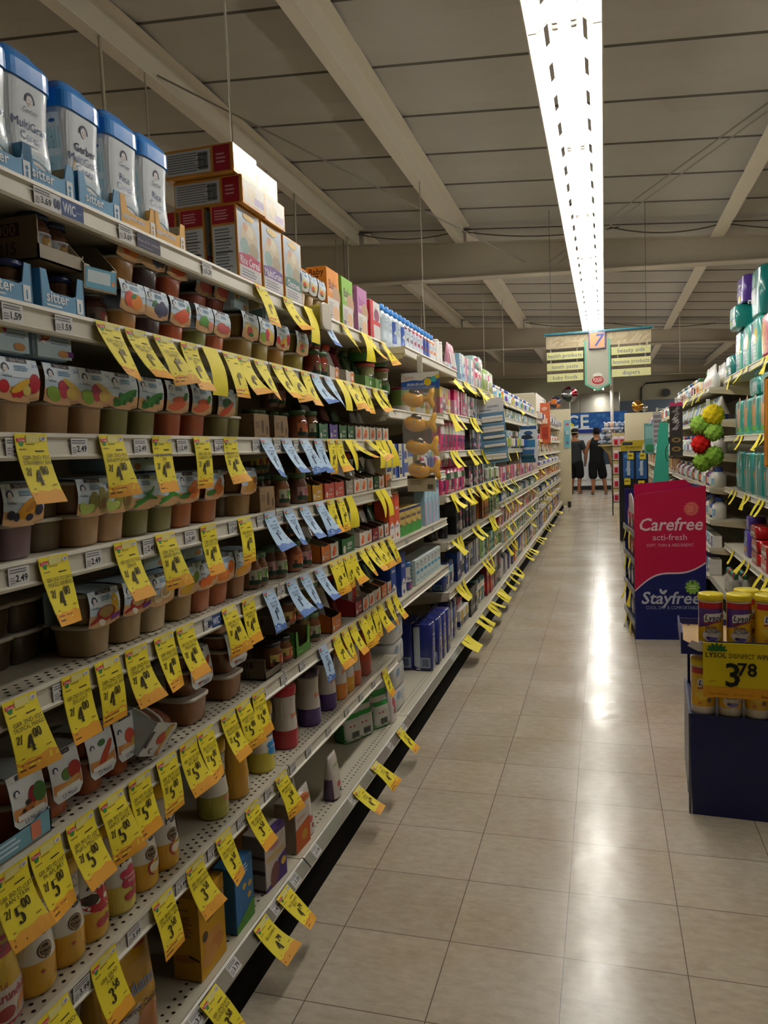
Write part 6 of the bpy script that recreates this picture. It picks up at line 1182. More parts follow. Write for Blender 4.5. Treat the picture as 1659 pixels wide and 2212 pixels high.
for i, zz in enumerate((.09, .31, .53, .72)):
    m = M(); m.box(DX0 + .004, DX1 - .006, DY0 + .006, DY1 - .006, zz - .012, zz, '#6a6a78'); s = obj('shelf', m, CARD, e); m = M(); m.box(DX0 - .004, DX0 + .004, DY0 + .006, DY1 - .006, zz - .02, zz + .022, '#7f8088'); obj('shelf_lip', m, PLAST, s)
    for j in range(3):
        c = ('soft', .18, .1, .15, '#b3202c' if i > 1 else '#24306e', '#d63a78' if i > 1 else '#2a4a9c', '#e8e4de'); o = place(('cf', i > 1), small(*c, seed=1), ct(DX0 + .02, DY0 + .11 + .2 * j) + (zz + .001,), PI + CR_, ('red' if i > 1 else 'navy') + ' pad pack on the %s shelf of the floor display' % WN[3 - i], '', 'pad pack')
    for j, yy in enumerate((DY0 + .14, DY0 + .42)): o = hang(yy, DX0 - .006, zz + .01, '', (), False, .15, 'on the %s lip of the pink floor display' % WN[3 - i], right=None); o.location = ct(DX0 - .014, yy) + (zz + .01,); o.rotation_euler = (0, 0, PI + CR_)
tag(e, 'pink and navy cardboard floor display reading Carefree and Stayfree'.replace('Carefree and Stayfree', 'soft, thin and absorbent'), 'display')

# ================================================================ disinfecting wipes display
LX0, LX1, LY0, LY1 = .288, .95, 2.86, 3.3; BN = '#0e1550'; LR = -.06
def lt(x, y): dx, dy = x - LX0, y - LY0; return (LX0 + dx*math.cos(LR) - dy*math.sin(LR), LY0 + dx*math.sin(LR) + dy*math.cos(LR))
e = empty('floor_display', (0, 0, 0)); e.rotation_euler = (0, 0, LR); e.location = lt(0, 0) + (0,); m = M()
m.ext([(LX0, 0), (LX1, 0), (LX1, .352), (LX0 - .012, .372)], 1, LY0, LY0 + .008, BN); obj('front_panel', m, CARD, e)
m = M(); m.ext([(LY0, .372), (LY0, 0.0), (LY0 + .03, 0), (LY0 + .045, .09), (LY0 + .1, .1), (LY0 + .11, 0.03), (LY1, .03), (LY1, .372)], 0, LX0 - .012, LX0 - .004, '#5f6070'); obj('side_panel', m, CARD, e)
m = M(); m.box(LX0 - .004, LX1, LY0 + .008, LY1, .352, .362, '#141c5c'); obj('deck', m, CARD, e)
for x in (LX0, LX1 - .01):
    m = M(); m.box(x, x + .01, LY1 - .03, LY1 - .02, .362, .6, '#20265c'); obj('post', m, CARD, e)
m = M(); TZ = .592
m.box(LX0 - .03, LX1, LY0 - .01, LY1, TZ, TZ + .006, '#b8966a'); m.ext([(LX0 - .03, TZ), (LX1, TZ - .01), (LX1, TZ + .045), (LX0 + .06, TZ + .05), (LX0 + .0, TZ + .035), (LX0 - .03, TZ + .05)], 1, LY0 - .016, LY0 - .01, '#141b58'); m.ext([(LY0 - .016, TZ - .0), (LY1, TZ), (LY1, TZ + .04), (LY0 + .16, TZ + .05), (LY0 + .1, TZ + .085), (LY0 + .02, TZ + .088), (LY0 - .01, TZ + .075), (LY0 - .016, TZ + .05)], 0, LX0 - .036, LX0 - .03, '#141b58'); m.box(LX0 - .03, LX1, LY1 - .006, LY1, TZ, TZ + .03, '#141b58')
t = obj('tray', m, CARD, e); m = M(); m.ext([(LX0 - .015, TZ + .03), (LX0 + .02, TZ + .012), (LX0 + .1, TZ + .008), (LX0 + .1, TZ + .045), (LX0 + .03, TZ + .04), (LX0, TZ + .05)], 1, LY0 - .0175, LY0 - .0165, '#c9c3bd'); obj('torn_patch', m, PAPER, t)
tag(e, 'navy cardboard floor display stacked with yellow-lidded wipes', 'display')
def lysol(dual):
    def make():
        e = empty('wipes_canister'); r, h = .041, .205; L = Loft([(0, r*.98, r*.98, 2, 0), (.008, r, r, 2, 0), (h*.16, r, r, 2, 0), (h*.84, r, r, 2, 0), (h*.9, r*.99, r*.99, 2, 0)], 32)
        m = M(); L.into(m, ['#ddd2c0', '#ddd2c0', '#d8a622' if dual else '#dfae1c', '#e4d8cc']); obj('body', m, PLAST, e)
        l = M(); l.lathe([(r*1.03, h*.875), (r*1.05, h*.885), (r*1.05, h*.965), (r*.98, h*.985), (r*.9, h*.99), (r*.3, h*.993), (.002, h*.993)], ['#e8cf26']*6, n=32); obj('lid', l, PLAST, e)
        sp = [('r', 0, .84, 1, .14, '#b5242c'), ('l', .2, .87, .6, .08, 2, '#e0c8c0')]
        if dual: sp += [('p', [(0, .84), (1, .84), (1, .62), (.6, .5), (0, .38)], '#53307c'), ('e', .55, .22, .4, .3, '#d8cfc0'), ('b', 'DUAL', .52, .4, .2, '#2c2450', .5), ('b', 'ACTION', .55, .31, .2, '#2c2450', .6), ('e', .55, .14, .24, .09, '#7a6ab0'), ('e', .4, .16, .1, .06, '#3a3070')]
        else: sp += [('e', .5, .35, .36, .24, '#e8c43a'), ('l', .3, .36, .5, .08, 2, '#4a3a5a'), ('e', .7, .22, .1, .12, '#8a5a2a'), ('b', '35', .3, .14, .16, '#b5402a', .2)]
        sp += [('p', [(.22, .52), (.94, .58), (.98, .74), (.28, .72), (.2, .66)], '#e2dcd8'), ('b', 'Lysol', .58, .63, .36, '#26244c', .7, .08, .2), ('p', [(.2, .5), (.95, .555), (.95, .53), (.2, .475)], '#a82a34')]
        p = M(); p.prints(sp, r*1.9, h*.74, lambda u, v, q: L.front(u, v + h*.12, q), .0008, .0001, nx=10, ny=6); obj('label_print', p, FILM, e); return e
    return make
for i, px in enumerate((1507, 1560, 1613, 1668, 1722)): place(('ly', i % 2 == 1), lysol(i % 2 == 1), lt(LX0 + .04 + .088 * i, LY0 + .05) + (.362,), -PI/2, 'wipes canister of the lower row' + (' with a violet band' if i % 2 else ' in plain yellow'), 'of the wipes display', 'canister', order=i)
for i in range(7):
    d = i < 2; place(('ly', d), lysol(d), lt(LX0 + .065 + .092 * i, LY0 + .045) + (TZ + .0065,), -PI/2 + (-.1 if i < 2 else .1), 'wipes canister in the upper tray' + (' with a violet band' if d else ' in plain yellow'), 'of the wipes display', 'canister', order=i)
for i in range(6): place(('ly', False), None, lt(LX0 + .19 + .09 * i, LY0 + .14) + (TZ + .0065,), -PI/2, 'wipes canister in the rear of the upper tray', 'of the wipes display', 'canister', order=i)
e = empty('price_sign', lt(LX0 + .035 + .16, LY0 - .026) + (.445,), -PI/2 + LR); m = M(); m.rbox(-.003, 0, -.16, .16, 0, .195, '#dcc414', .001); b = obj('card', m, CARD, e)
p = M(); p.prints([('r', 0, 0, 1, .2, '#d8981e'), ('t', 'Date Effective', .16, .07, .035, '#7a4a1a', .3), ('t', '10/11 to 10/31', .4, .07, .035, '#7a4a1a', .3), ('b', 'Every Day Low', .72, .06, .045, '#7a2f1a', .3)] + [('e', .14 + .055*math.cos(a), .87 + .05*math.sin(a), .05, .016, '#2a6a2c', math.degrees(a)) for a in [PI*i/6 for i in range(7)]] + [('b', 'LYSOL', .13, .775, .075, '#2a3018', .24), ('t', 'DISINFECT WIPES', .47, .77, .075, '#22220f', .42), ('t', 'CT', .76, .77, .075, '#22220f'), ('b', '3', .3, .42, .36, '#1c1a10'), ('b', '78', .44, .53, .2, '#1c1a10'), ('t', 'LIMIT', .1, .3, .03, '#6a5a1a'), ('e', .72, .55, .07, .06, '#e4e0dc'), ('b', 'S', .72, .55, .08, '#222222')], .32, .195, planar(0), .0006); obj('printed_text', p, PAPER, b)
tag(e, 'yellow price sign reading 3.78 on the front of the wipes display', 'sign')

# ================================================================ diapers and toiletries across the aisle
RW_ = ['on the %s diaper shelf' % w for w in WN[:4]] + ['on the diaper base deck']
TEAL, PUR = '#0f8078', '#5a3a98'
def dpack(w, d, h, col, spec, side): return pillow(w, d, h, col, spec, side)
big = dpack(.34, .2, .34, '#0d7a74', [('r', .1, .3, .5, .3, '#d8dcd8'), ('e', .4, .74, .14, .14, '#a8c8c0')], [('r', 0, .0, .16, 1, '#d8d6c4'), ('r', .16, 0, .03, 1, PUR), ('e', .5, .84, .1, .1, '#b8d4c8'), ('e', .5, .84, .06, .06, '#0d7a74'), ('r', .66, .74, .24, .16, '#8a9a4a'), ('b', 'Pampers', .88, .4, .3, '#dfe6e4', .6, 1.57)])
def RA(i, y, key, mk, ds, x=1.02, dz=0, rot=PI, tilt=None): return place(key, mk, (x, y, RAZ[i] + dz), rot, ds, RW_[i], 'diaper pack', tilt)
luv = dpack(.3, .14, .32, '#50b0a0', [('r', 0, 0, .36, 1, PUR), ('b', 'LUVS', .2, .5, .3, '#d8d4e4', .8, 1.57), ('e', .7, .6, .2, .2, '#d8c84a'), ('l', .4, .1, .5, .3, 4, '#cfe0d8')], [('r', 0, 0, .4, 1, '#8fd0b8'), ('r', .4, 0, .5, 1, PUR), ('b', 'LUVS', .62, .5, .36, '#dcd8e8', .8, 1.57)])
pull = dpack(.3, .16, .27, '#c92450', [('r', .1, .1, .4, .7, '#d8902c')], [('r', .5, .1, .34, .66, '#d8902c'), ('r', .46, .0, .42, .3, '#4a1f3a'), ('b', 'Pull-Ups', .62, .3, .34, '#e0d0d8', .6, 1.57)])
RA(0, 5.95, 'luv', luv, 'purple and mint diaper pack standing'); RA(0, 6.28, 'luv', None, 'purple and mint diaper pack standing'); RA(0, 6.62, 'luv', None, 'purple and mint diaper pack standing')
RA(0, 5.4, 'pull', pull, 'crimson training pants pack', x=.99); RA(0, 5.05, 'pull', None, 'crimson training pants pack', x=.99)
RA(0, 5.98, 'bigteal', big, 'large white-edged teal pack on top of others', dz=.325, x=1.03)
purp = dpack(.3, .15, .2, PUR, [('p', [(.1, .3), (.5, .5), (.9, .3), (.9, .6), (.4, .8)], '#d8d4dc'), ('e', .5, .2, .2, .1, '#d8c84a')], [('p', [(.0, .4), (.5, .3), (.6, .7), (.1, .8)], '#d8d4dc')])
tealy = dpack(.3, .16, .17, '#1a8078', [('p', [(.1, .2), (.6, .3), (.8, .7), (.3, .6)], '#d0c860'), ('r', .6, .1, .3, .3, '#d8d6e0')], [('p', [(0, .5), (.6, .3), (.7, .8), (.1, .9)], '#c8d8d0'), ('r', .5, 0, .3, .5, PUR)])
RA(0, 6.5, 'tealy', tealy, 'glossy teal and yellow pack lying across', dz=.323, x=.96); RA(0, 6.42, 'purp', purp, 'crumpled violet and white pack lying across', dz=.495, x=1.0)
RA(0, 6.98, 'tealy', None, 'glossy teal and yellow pack lying across', dz=.0, x=1.0)
babyp = dpack(.31, .16, .27, '#4fb0a0', [('r', .2, .1, .2, .8, '#0f8078'), ('e', .6, .55, .2, .5, '#c98a68'), ('e', .62, .88, .14, .12, '#6a4030'), ('r', .4, 0, .6, .22, '#6ab84a'), ('r', .84, .1, .14, .9, '#0f8078')], [('r', 0, .0, .3, 1, '#0f8078'), ('e', .62, .5, .16, .4, '#c0856a'), ('r', .4, .0, .4, .14, '#6ab84a')])
for k in range(6): RA(1, 5.0 + .325 * k, 'babyp', babyp, 'mint and teal diaper pack with a baby pictured')
for k in range(3): RA(1, 5.15 + .42 * k, 'flatteal', dpack(.36, .2, .13, '#1f8f84', [('r', .5, .2, .4, .5, '#9ab0b0'), ('l', .1, .3, .3, .3, 3, '#bfe0d8')], [('r', .3, .3, .5, .4, '#a8b0b0'), ('r', .36, .36, .3, .28, '#7a9aa8')]), 'teal diaper pack lying flat on the standing ones', dz=.276)
tallp = dpack(.35, .2, .31, '#137f7a', [('r', .4, 0, .12, 1, '#b9b4b0'), ('e', .2, .5, .12, .08, '#d8884a'), ('b', '4', .76, .7, .3, '#cfe0dc')], [('r', .62, 0, .14, 1, '#c0bcb8'), ('e', .3, .4, .14, .1, '#d8884a'), ('e', .5, .2, .1, .06, '#d8a0a0'), ('r', .4, .84, .2, .14, '#7ab84a')])
for k in range(5): RA(2, 5.1 + .37 * k, 'tallp', tallp, 'tall teal diaper pack with a white stripe')
RA(3, 6.35, 'purbox', dpack(.2, .13, .2, '#4a2f98', [('b', 'UP', .5, .6, .5, '#c8d0c0', .6), ('r', .2, .2, .5, .16, '#c98a3a')], [('b', 'UP', .4, .6, .6, '#b8c8b0', .6), ('r', .1, .84, .8, .1, '#d89a3a'), ('e', .4, .3, .3, .12, '#d8a03a')]), 'violet pack with large pale letters', x=1.03)
RA(3, 6.33, 'purb2', dpack(.16, .12, .11, '#4a2f98', [('e', .5, .5, .2, .2, '#7a60b8')], []), 'small violet pack on top of the lettered one', dz=.202, x=1.04)
for j, (y, dz) in enumerate(((5.95, 0), (5.95, .092), (5.6, 0), (5.6, .092), (5.25, 0), (6.0, .184))): RA(3, y, 'redw', dpack(.26, .16, .09, '#b8181c', [('r', .2, .3, .6, .25, '#d8cfc8'), ('e', .15, .7, .1, .1, '#d87a2c')], [('r', .1, .25, .8, .3, '#d8cfc8'), ('e', .3, .7, .14, .12, '#d8782c')]), 'red baby wipes pack' + (' in an upper layer' if dz else ''), x=1.02, dz=dz)
for k in range(4): place('redw', None, (.93, 4.75 + .3 * k, .149), PI, 'red baby wipes pack', RW_[4], 'wipes pack')
for k in range(12): c = ('#b9b4aa', '#d8d4cc', ('#2f6a3a', '#b3202c', '#2f8f8a')[k % 3]); place(('sm', 'bb', c), small('bottle', .062, .06, .19, *c), (.90 + .066 * (k // 6), 6.15 + .068 * (k % 6), .149), PI, {'#2f6a3a': 'green', '#b3202c': 'red', '#2f8f8a': 'teal'}[c[2]] + '-capped grey mouthwash bottle', RW_[4], 'bottle')
# --- toiletries unit
TW = ['on the %s toiletries shelf' % w for w in WN[:6]] + ['on the toiletries base deck']
z = RBZ[0]; fill(z, .98, 7.25, 7.85, 'spire', [('#e8e4de', '#d8d0a8', '#e8e4de')], .08, .23, .07, TW[0] + ', behind'); fill(z, .88, 7.22, 7.85, 'spire', [('#e8e4de', '#d8d0a8', '#e8e4de'), ('#e8e4de', '#d99ab0', '#e8e4de')], .075, .2, .07, TW[0]); fill(z, .88, 7.9, 8.3, 'box', [('#e8e4de', '#c9702c', '#d8b52a')], .2, .1, .1, TW[0]); fill(z, .94, 7.95, 8.3, 'bottle', [('#8fb05a', '#e8e4de', '#2f6a3a'), ('#8fb05a', '#e8e4de', '#2f6a3a'), ('#d99ab0', '#e8e4de', '#c2185b')], .08, .22, .07, TW[0] + ', behind'); fill(z, .88, 8.35, 10.8, 'bottle', [CR, W_, TN_, ('#8ab8d0', '#e8e4de', '#e8e4de'), D_, W_], .09, .17, .08, TW[0], gap=.02)
rb = {1: ('tube', [W_, L_, S_, LM], .1, .2), 2: ('bottle', [S_, W_, L_, LM, LI], .09, .18), 3: ('bottle', [W_, S_, V_, BR], .085, .17), 4: ('bottle', [W_, B_, S_], .08, .19), 5: ('box', [('#e8e4de', '#2a4a9c', '#24306e'), W_, L_], .12, .1)}
for i in range(1, 6): k, c, w, h = rb[i]; fill(RBZ[i], .88, 7.22, 10.8, k, c, w * 1.5, min(h, RBZ[i-1] - RBZ[i] - .07), .08, TW[i], gap=.012)
fill(.149, .86, 7.25, 10.8, 'box', [W_, N_, V_, S_], .15, .14, .1, TW[6], gap=.02)
SW = ['on the %s shampoo shelf' % w for w in WN[:6]] + ['on the shampoo base deck']
for i, zz in enumerate(RCZ): fill(zz, .88, 11.0, 16.9, ['bottle', 'card', 'bottle', 'box', 'bottle', 'box'][i], [[LI, W_, R_, MI, D_, S_, BR], [Q_, W_, S_], [T_, G_, W_], [TN_, R_, CR], [S_, G_], [R_, O_, W_]][i], .26, .16 if i else .2, .08, SW[i], gap=.09)
fill(.149, .86, 11.0, 16.9, 'box', [R_, TN_, W_], .2, .15, .1, SW[6], gap=.04)
for zz, X, a, b, n, w in ((RAZ[0], 1.0, 5.3, 7.1, 5, 'on the top diaper rail'), (RAZ[1], 1.0, 5.3, 7.1, 4, 'on the second diaper rail'), (RAZ[2], 1.0, 5.4, 7.1, 6, 'on the third diaper rail'), (RAZ[3], 1.0, 5.3, 7.0, 5, 'on the lowest diaper rail'), (RBZ[0], .88, 7.4, 10.6, 9, 'on the top toiletries rail'), (RBZ[3], .88, 7.4, 9, 3, 'on the fourth toiletries rail'), (RCZ[0], .88, 11.2, 16, 6, 'on the top shampoo rail'), (RCZ[2], .88, 11.2, 16, 3, 'on the third shampoo rail')): run(zz, X, a, b, n, w, 2, .4)
hang(5.22, 1.0, RAZ[0], '', (), True, .6, 'on the top diaper rail', right=None, scale=1.3)
# bath poufs on a strip
def pouf(c, seed, r=.075):
    def make():
        rr = random.Random(seed); m = M(); n, k = 26, 16; g = []
        for i in range(k + 1):
            th = PI * i / k; row = []
            for j in range(n): ph = 2*PI*j/n; q = r * (1 + .14*math.sin(7*ph + 5*th) + .1*math.sin(11*th - 3*ph) + rr.uniform(-.07, .07)); row.append((q*math.sin(th)*math.cos(ph), q*math.sin(th)*math.sin(ph), q*math.cos(th)))
            row.append(row[0]); g.append(row)
        m.sheet(g, lambda i, j: c if (i + j) % 3 else tuple(list(v * .82 for v in C(c)[:3]) + [1])); o = obj('bath_pouf', m, CLOTH)
        l = M(); l.tube([(0, 0, r*.8), (.01, 0, r*1.2), (0, .01, r*1.4)], .003, '#cfc9b8', 4); obj('cord_loop', l, CLOTH, o); return o
    return make
for px, py, c, nm in ((1541, 897, '#d8c020', 'yellow'), (1513, 918, '#8fb84a', 'pale green'), (1541, 932, '#8fb84a', 'pale green'), (1515, 960, '#d01f1a', 'bright red'), (1520, 998, '#7fa83a', 'leaf green'), (1542, 985, '#7fa83a', 'leaf green')):
    X0, Z0 = at_y(px, py, 6.75); place(('pouf', c), pouf(c, len(nm), .07 if nm != 'yellow' else .078), (X0, 6.75 + (.04 if px < 1530 else 0), Z0), 0, nm + ' net bath pouf hanging by the diaper unit', '', 'bath pouf', order=-Z0)
X0, Z0 = at_y(1530, 1010, 6.8); e = empty('clip_strip', (X0, 6.8, Z0), -PI/2); m = M(); m.rbox(-.003, 0, -.015, .015, 0, .56, '#c9d0cc', .001); obj('backing_card', m, PLAST, e); tag(e, 'narrow pale strip from which bath poufs hang', 'clip strip')
X0, Z0 = at_y(1461, 985, 8.6); strip((X0, 8.6, Z0), .13, .56, '#2c2624', [('r', .0, .93, 1, .07, '#a82f5c')] + [('e', .3 + .4*random.random(), .48 + .42*random.random(), .2, .02, '#c9c4c0', random.uniform(20, 60)) for _ in range(26)] + [('e', .5, .3, .36, .2, '#8a6f34'), ('e', .5, .13, .36, .2, '#8a6f34'), ('e', .5, .3, .2, .1, '#2c2624'), ('e', .5, .13, .2, .1, '#2c2624')], [], 'dark card of zebra and gold hair ties', rail=.875)
X0, Z0 = at_y(1420, 960, 9.6); strip((X0, 9.6, Z0), .1, .38, '#b8b4b8', [('r', .1, .06 + .15 * k, .8, .1, '#8a8088') for k in range(6)], [], 'pale card of small hair clips beside a teal board', rail=.875)
X0, Z0 = at_y(1403, 980, 10.2); strip((X0, 10.2, Z0), .12, .38, '#5f9a9a', [('e', .5, .2, .4, .3, '#2f7a4a'), ('r', .1, .5, .8, .4, '#8ab8b8')], [(.5, .2, .08, .08, '#3a8a50')], 'green and teal hanging bag strip', rail=.875)
# tall teal board and its display
e = empty('display_board', (0, 9.2, 0)); A_ = [at_y(*q, 9.2) for q in ((1424, 912), (1443, 912), (1445, 1048), (1410, 1048))]
m = M(); m.ext([(a, b) for a, b in A_] + [(A_[3][0], 0.02), (A_[2][0], .02)][:0], 1, 0, .012, '#36a08a'); m.ext([A_[2], A_[3], (A_[3][0] - .02, 0), (A_[2][0] + .02, 0)], 1, 0, .012, '#36a08a'); obj('board', m, CARD, e)
m = M(); cx = A_[1][0]; m.tube([(cx + .0 + .03*math.cos(a), -.004, A_[1][1] - .35 + .09*math.sin(a)) for a in [PI/2 + PI*i/10 for i in range(11)]], .004, '#1f4a44', 5); obj('carry_loop', m, PLAST, e)
tag(e, 'tall tapering teal display board behind the pink floor display', 'display board')
# black shipper with blue cards
Yd = 11.0; (xa, za), (xb, zb2) = at_y(1337, 972, Yd), at_y(1400, 972, Yd); e = empty('floor_display', (0, Yd, 0)); m = M(); m.rbox(xa, xb, 0, .3, 0, za - .02, '#17161a', .004); obj('cabinet', m, CARD, e)
q = [at_y(*p_, Yd) for p_ in ((1342, 953), (1394, 950), (1384, 972), (1340, 975))]; m = M(); m.ext(q, 1, -.03, -.02, '#b09a1f'); hh = obj('header', m, CARD, e); p = M(); p.prints([('r', .05, .05, .9, .9, '#b09a1f'), ('r', .0, .6, .5, .4, '#2a2f48'), ('b', 'BUY ONE OR MORE', .56, .3, .1, '#4a3a14', .8)], q[1][0] - q[0][0] - .05, .1, lambda u, v, l: ((q[0][0] + q[1][0])/2 - .01 + u, -.03 - l, q[3][1] + .02 + v), .0008); obj('header_print', p, PAPER, hh); tag(e, 'black floor display with a yellow slanted header', 'display')
for j, px in enumerate((1358, 1386)):
    X0, Z0 = at_y(px, 1034, Yd); place('oral', lambda: strip((0, 0, 0), .14, .36, '#2a5a9a', [('e', .5, .85, .4, .2, '#5a90c0'), ('p', [(.2, .3), (.3, .28), (.7, .7), (.6, .72)], '#a8c8e0'), ('e', .6, .35, .12, .1, '#9ab8d8')], [(.5, .4, .04, .2, '#c0d0e0')], 'x', 'brush_card'), (X0, Yd - .02, Z0), -PI/2, 'blue brush card on the black display', '', 'card', order=j)
for j, (px, py) in enumerate(((1362, 985), (1388, 985), (1355, 1040), (1385, 1045))):
    X0, Z0 = at_y(px, py, Yd); o = place(('sq', 1), lambda: obj('price_card', M().box(-.002, 0, -.04, .04, -.045, .045, '#d8c02c').box(.0, .0006, -.03, .02, -.005, .015, '#7a6a1a'), PAPER), (X0, Yd - .045, Z0), -PI/2, 'square yellow price card on the black display', '', 'price card', order=j)
# wire rack of small cards
Yw = 15.0; (xa, za), (xb, _) = at_y(1322, 962, Yw), at_y(1336, 962, Yw); e = empty('wire_rack', (0, Yw, 0))
for x in (xa, xb + .12):
    m = M(); m.tube([(x, 0, 0), (x, 0, za)], .012, '#1d1a1a', 6); obj('post', m, METAL, e)
for k in range(5):
    m = M(); m.tube([(xa, 0, .25 + k*.26), (xb + .12, 0, .25 + k*.26)], .008, '#1d1a1a', 5); obj('shelf_wire', m, METAL, e)
tag(e, 'black wire rack at the mouth of the aisle', 'rack')
for k in range(5):
    for j in range(2): place(('rc', k % 2), lambda: small('card', .1, .02, .18, '#d99ab0', '#e8e4de', '#b3202c')(), (xa + .07 + .11*j, Yw - .015, .27 + k*.26), -PI/2, 'pink and white card on the wire rack', '', 'card', order=k*2+j)
# near orange clip strip at the edge of the frame
X0, Z0 = at_y(1672, 1010, 3.9); e = empty('clip_strip', (X0 + .02, 3.9, Z0), -PI/2); m = M(); m.rbox(-.02, 0, -.06, .06, 0, .42, '#c9862a', .012); obj('pouch', m, FILM, e); m = M(); m.rbox(-.004, .001, -.012, .012, .41, .5, '#cfcabc', .001); obj('hanger', m, PLAST, e); p = M(); p.prints([('e', .4, .2, .3, .3, '#d8b08a'), ('l', .2, .5, .6, .3, 4, '#7a4a1a')], .11, .4, lambda u, v, l: (l, u, v + .01), .0008); obj('front_print', p, FILM, e); tag(e, 'orange hanging pouch cut off by the frame edge', 'clip strip')

# ================================================================ the cross aisle: ice freezer, wall, balloons, plush toys
Yi = 23.6; e = empty('ice_freezer', (0, Yi, 0)); m = M(); m.rbox(-1.9, .62, 0, .9, .12, 1.7, '#dfe3e6', .01); obj('cabinet', m, METAL, e)
m = M(); m.box(-1.85, .58, .02, .88, 0, .12, '#1c1d20'); obj('plinth', m, METAL, e)
m = M(); m.rbox(-1.9, .66, -.04, .9, 1.7, 2.29, '#1c4a9c', .008); hs = obj('header_sign', m, PLAST, e)
imap = lambda u, v, l: (-.62 + u, -.04 - l, 1.7 + v); r = random.Random(2)
p = M(); p.prints([('r', .0, .0, 1, 1, '#1d5aa6')] + [('e', r.random(), .3 + .6*r.random(), .01 + .02*r.random(), .02, r.choice(('#2a6cb0', '#1a4f94', '#3578b4')), r.uniform(0, 180)) for _ in range(60)] + [('r', 0, 0, 1, .18, '#1a2f80'), ('r', 0, .18, .62, .05, '#e0e6ea'), ('e', .3, .28, .12, .08, '#d8cc30'), ('b', 'I', .265, .56, .22, '#e6ecee'), ('b', 'C', .385, .56, .22, '#e6ecee'), ('b', 'E', .525, .56, .22, '#e6ecee')], 2.54, .58, imap, .002, .001); obj('sign_print', p, PAPER, hs)
for x0, x1 in ((-1.8, -1.05), (-1.0, -.5), (-.44, .3)):
    m = M(); m.rbox(x0, x1, -.04, 0, .3, 1.55, '#d3d8dc', .01); d = obj('door', m, METAL, e)
    m = M(); m.rbox(x1 - .08, x1 - .05, -.08, -.04, .7, 1.2, '#3a4448', .005); obj('handle', m, PLAST, d)
    if x0 > -.6:
        m = M(); m.rbox(x0 + .05, x1 - .12, -.046, -.038, .75, 1.5, '#3c4a58', .004); obj('window', m, GLOSSGL, d); p = M(); p.prints([('r', .1, .72, .8, .2, '#b8d0e0'), ('b', '2', .7, .78, .2, '#3a6a9a')], x1 - x0 - .2, .7, lambda u, v, l: ((x0+x1)/2 - .03 + u, -.047 - l, .78 + v), .002, .001); obj('door_screen', p, PAPER, d)
tag(e, 'white ice freezer with a large blue lettered header', 'freezer')
e = empty('steel_hood', (0, 24.6, 0)); m = M()
for a, b in ((-1.5, -.72), (-.7, .47)): m = M(); m.rbox(a, b, 0, .5, 2.33, 2.92, '#a8a59a', .01); obj('panel', m, CHROME, e)
for x in (-1.48, .42): m = M(); m.box(x, x + .04, .4, .44, 0, 2.33, '#8f8c82'); obj('leg', m, METAL, e)
tag(e, 'polished steel panels above the ice freezer', 'hood')
m = M(); m.tube([(.22, 22.3, 0), (.22, 22.3, ROOF(.22) - .02)], .045, '#c9c3b8', 10); o = obj('support_pole', m, METAL); tag(o, 'slim white support pole before the ice freezer', 'pole')
m = M(); m.box(.75, 1.35, 26.9, 26.98, 0, 2.35, '#1a1a1c'); o = struct('door_1', m, METAL); m = M(); m.box(.62, .76, 26.9, 26.97, .8, 2.3, '#e6eef4'); o = struct('window_1', m, GLOWW)
m = M(); m.box(.5, 3.5, 26.94, 26.99, 2.36, 2.75, '#6a7480'); struct('trim_1', m, WALLM)
o = obj('wall_speaker', M().ext([(1.98 + .13*math.cos(a), 2.95 + .13*math.sin(a)) for a in [2*PI*i/14 for i in range(14)]], 1, 26.86, 27.0, '#2c2a28'), PLAST); tag(o, 'round dark speaker on the far wall', 'speaker')
o = obj('wall_conduit', M().tube([(1.2, 26.95, 2.3), (1.2, 26.95, 3.15), (1.35, 26.95, 3.3), (4.5, 26.95, 3.35)], .03, '#3a382f', 6), PLAST); tag(o, 'dark conduit bending along the far wall', 'conduit')
def balloon(cols, r, flat=.6, stem=.3):
    def make():
        e = empty('foil_balloon'); m = M(); n = 20; rr = random.Random(int(r*100)); g = []
        for i in range(11):
            th = PI*i/10; row = [(r*flat*math.sin(th)*math.sin(2*PI*j/n), r*math.sin(th)*math.cos(2*PI*j/n)*(1 + .03*math.sin(8*PI*j/n)), stem + r + r*math.cos(th)) for j in range(n)]; row.append(row[0]); g.append(row)
        m.sheet(g, lambda i, j: cols[(i//3 + j//4) % len(cols)]); obj('envelope', m, CHROME if cols[0] in ('#a8a8aa', '#b8873a') else FILM, e); m = M(); m.tube([(0, 0, 0), (0, 0, stem + .02)], .008, '#c9c5bc', 5); obj('stick', m, PLAST, e); return e
    return make
for k, cols, r_, px, py, Y, ds in (('b1', ('#a8a8aa', '#7a2a30', '#a8a8aa', '#3f4a44'), .17, 1231, 884, 17.1, 'silver and red foil balloon on the end panel'), ('b2', ('#26304e', '#26304e', '#c9702c', '#3a3a48'), .13, 1200, 885, 17.1, 'dark blue and orange foil balloon'), ('b3', ('#b8873a', '#b8873a'), .12, 1377, 880, 17.1, 'gold round balloon on the cream end panel'), ('b4', ('#a8a8aa', '#c0c0c4'), .07, 1392, 880, 17.1, 'small silver balloon beside the gold one')):
    X0, Z0 = at_y(px, py, Y); place(k, balloon(cols, r_, .6 if k != 'b3' else .9, .14 if k == 'b1' else .02), (X0, 17.08, 2.13 if k in ('b1', 'b2') else 1.98), -PI/2, ds, '', 'balloon')
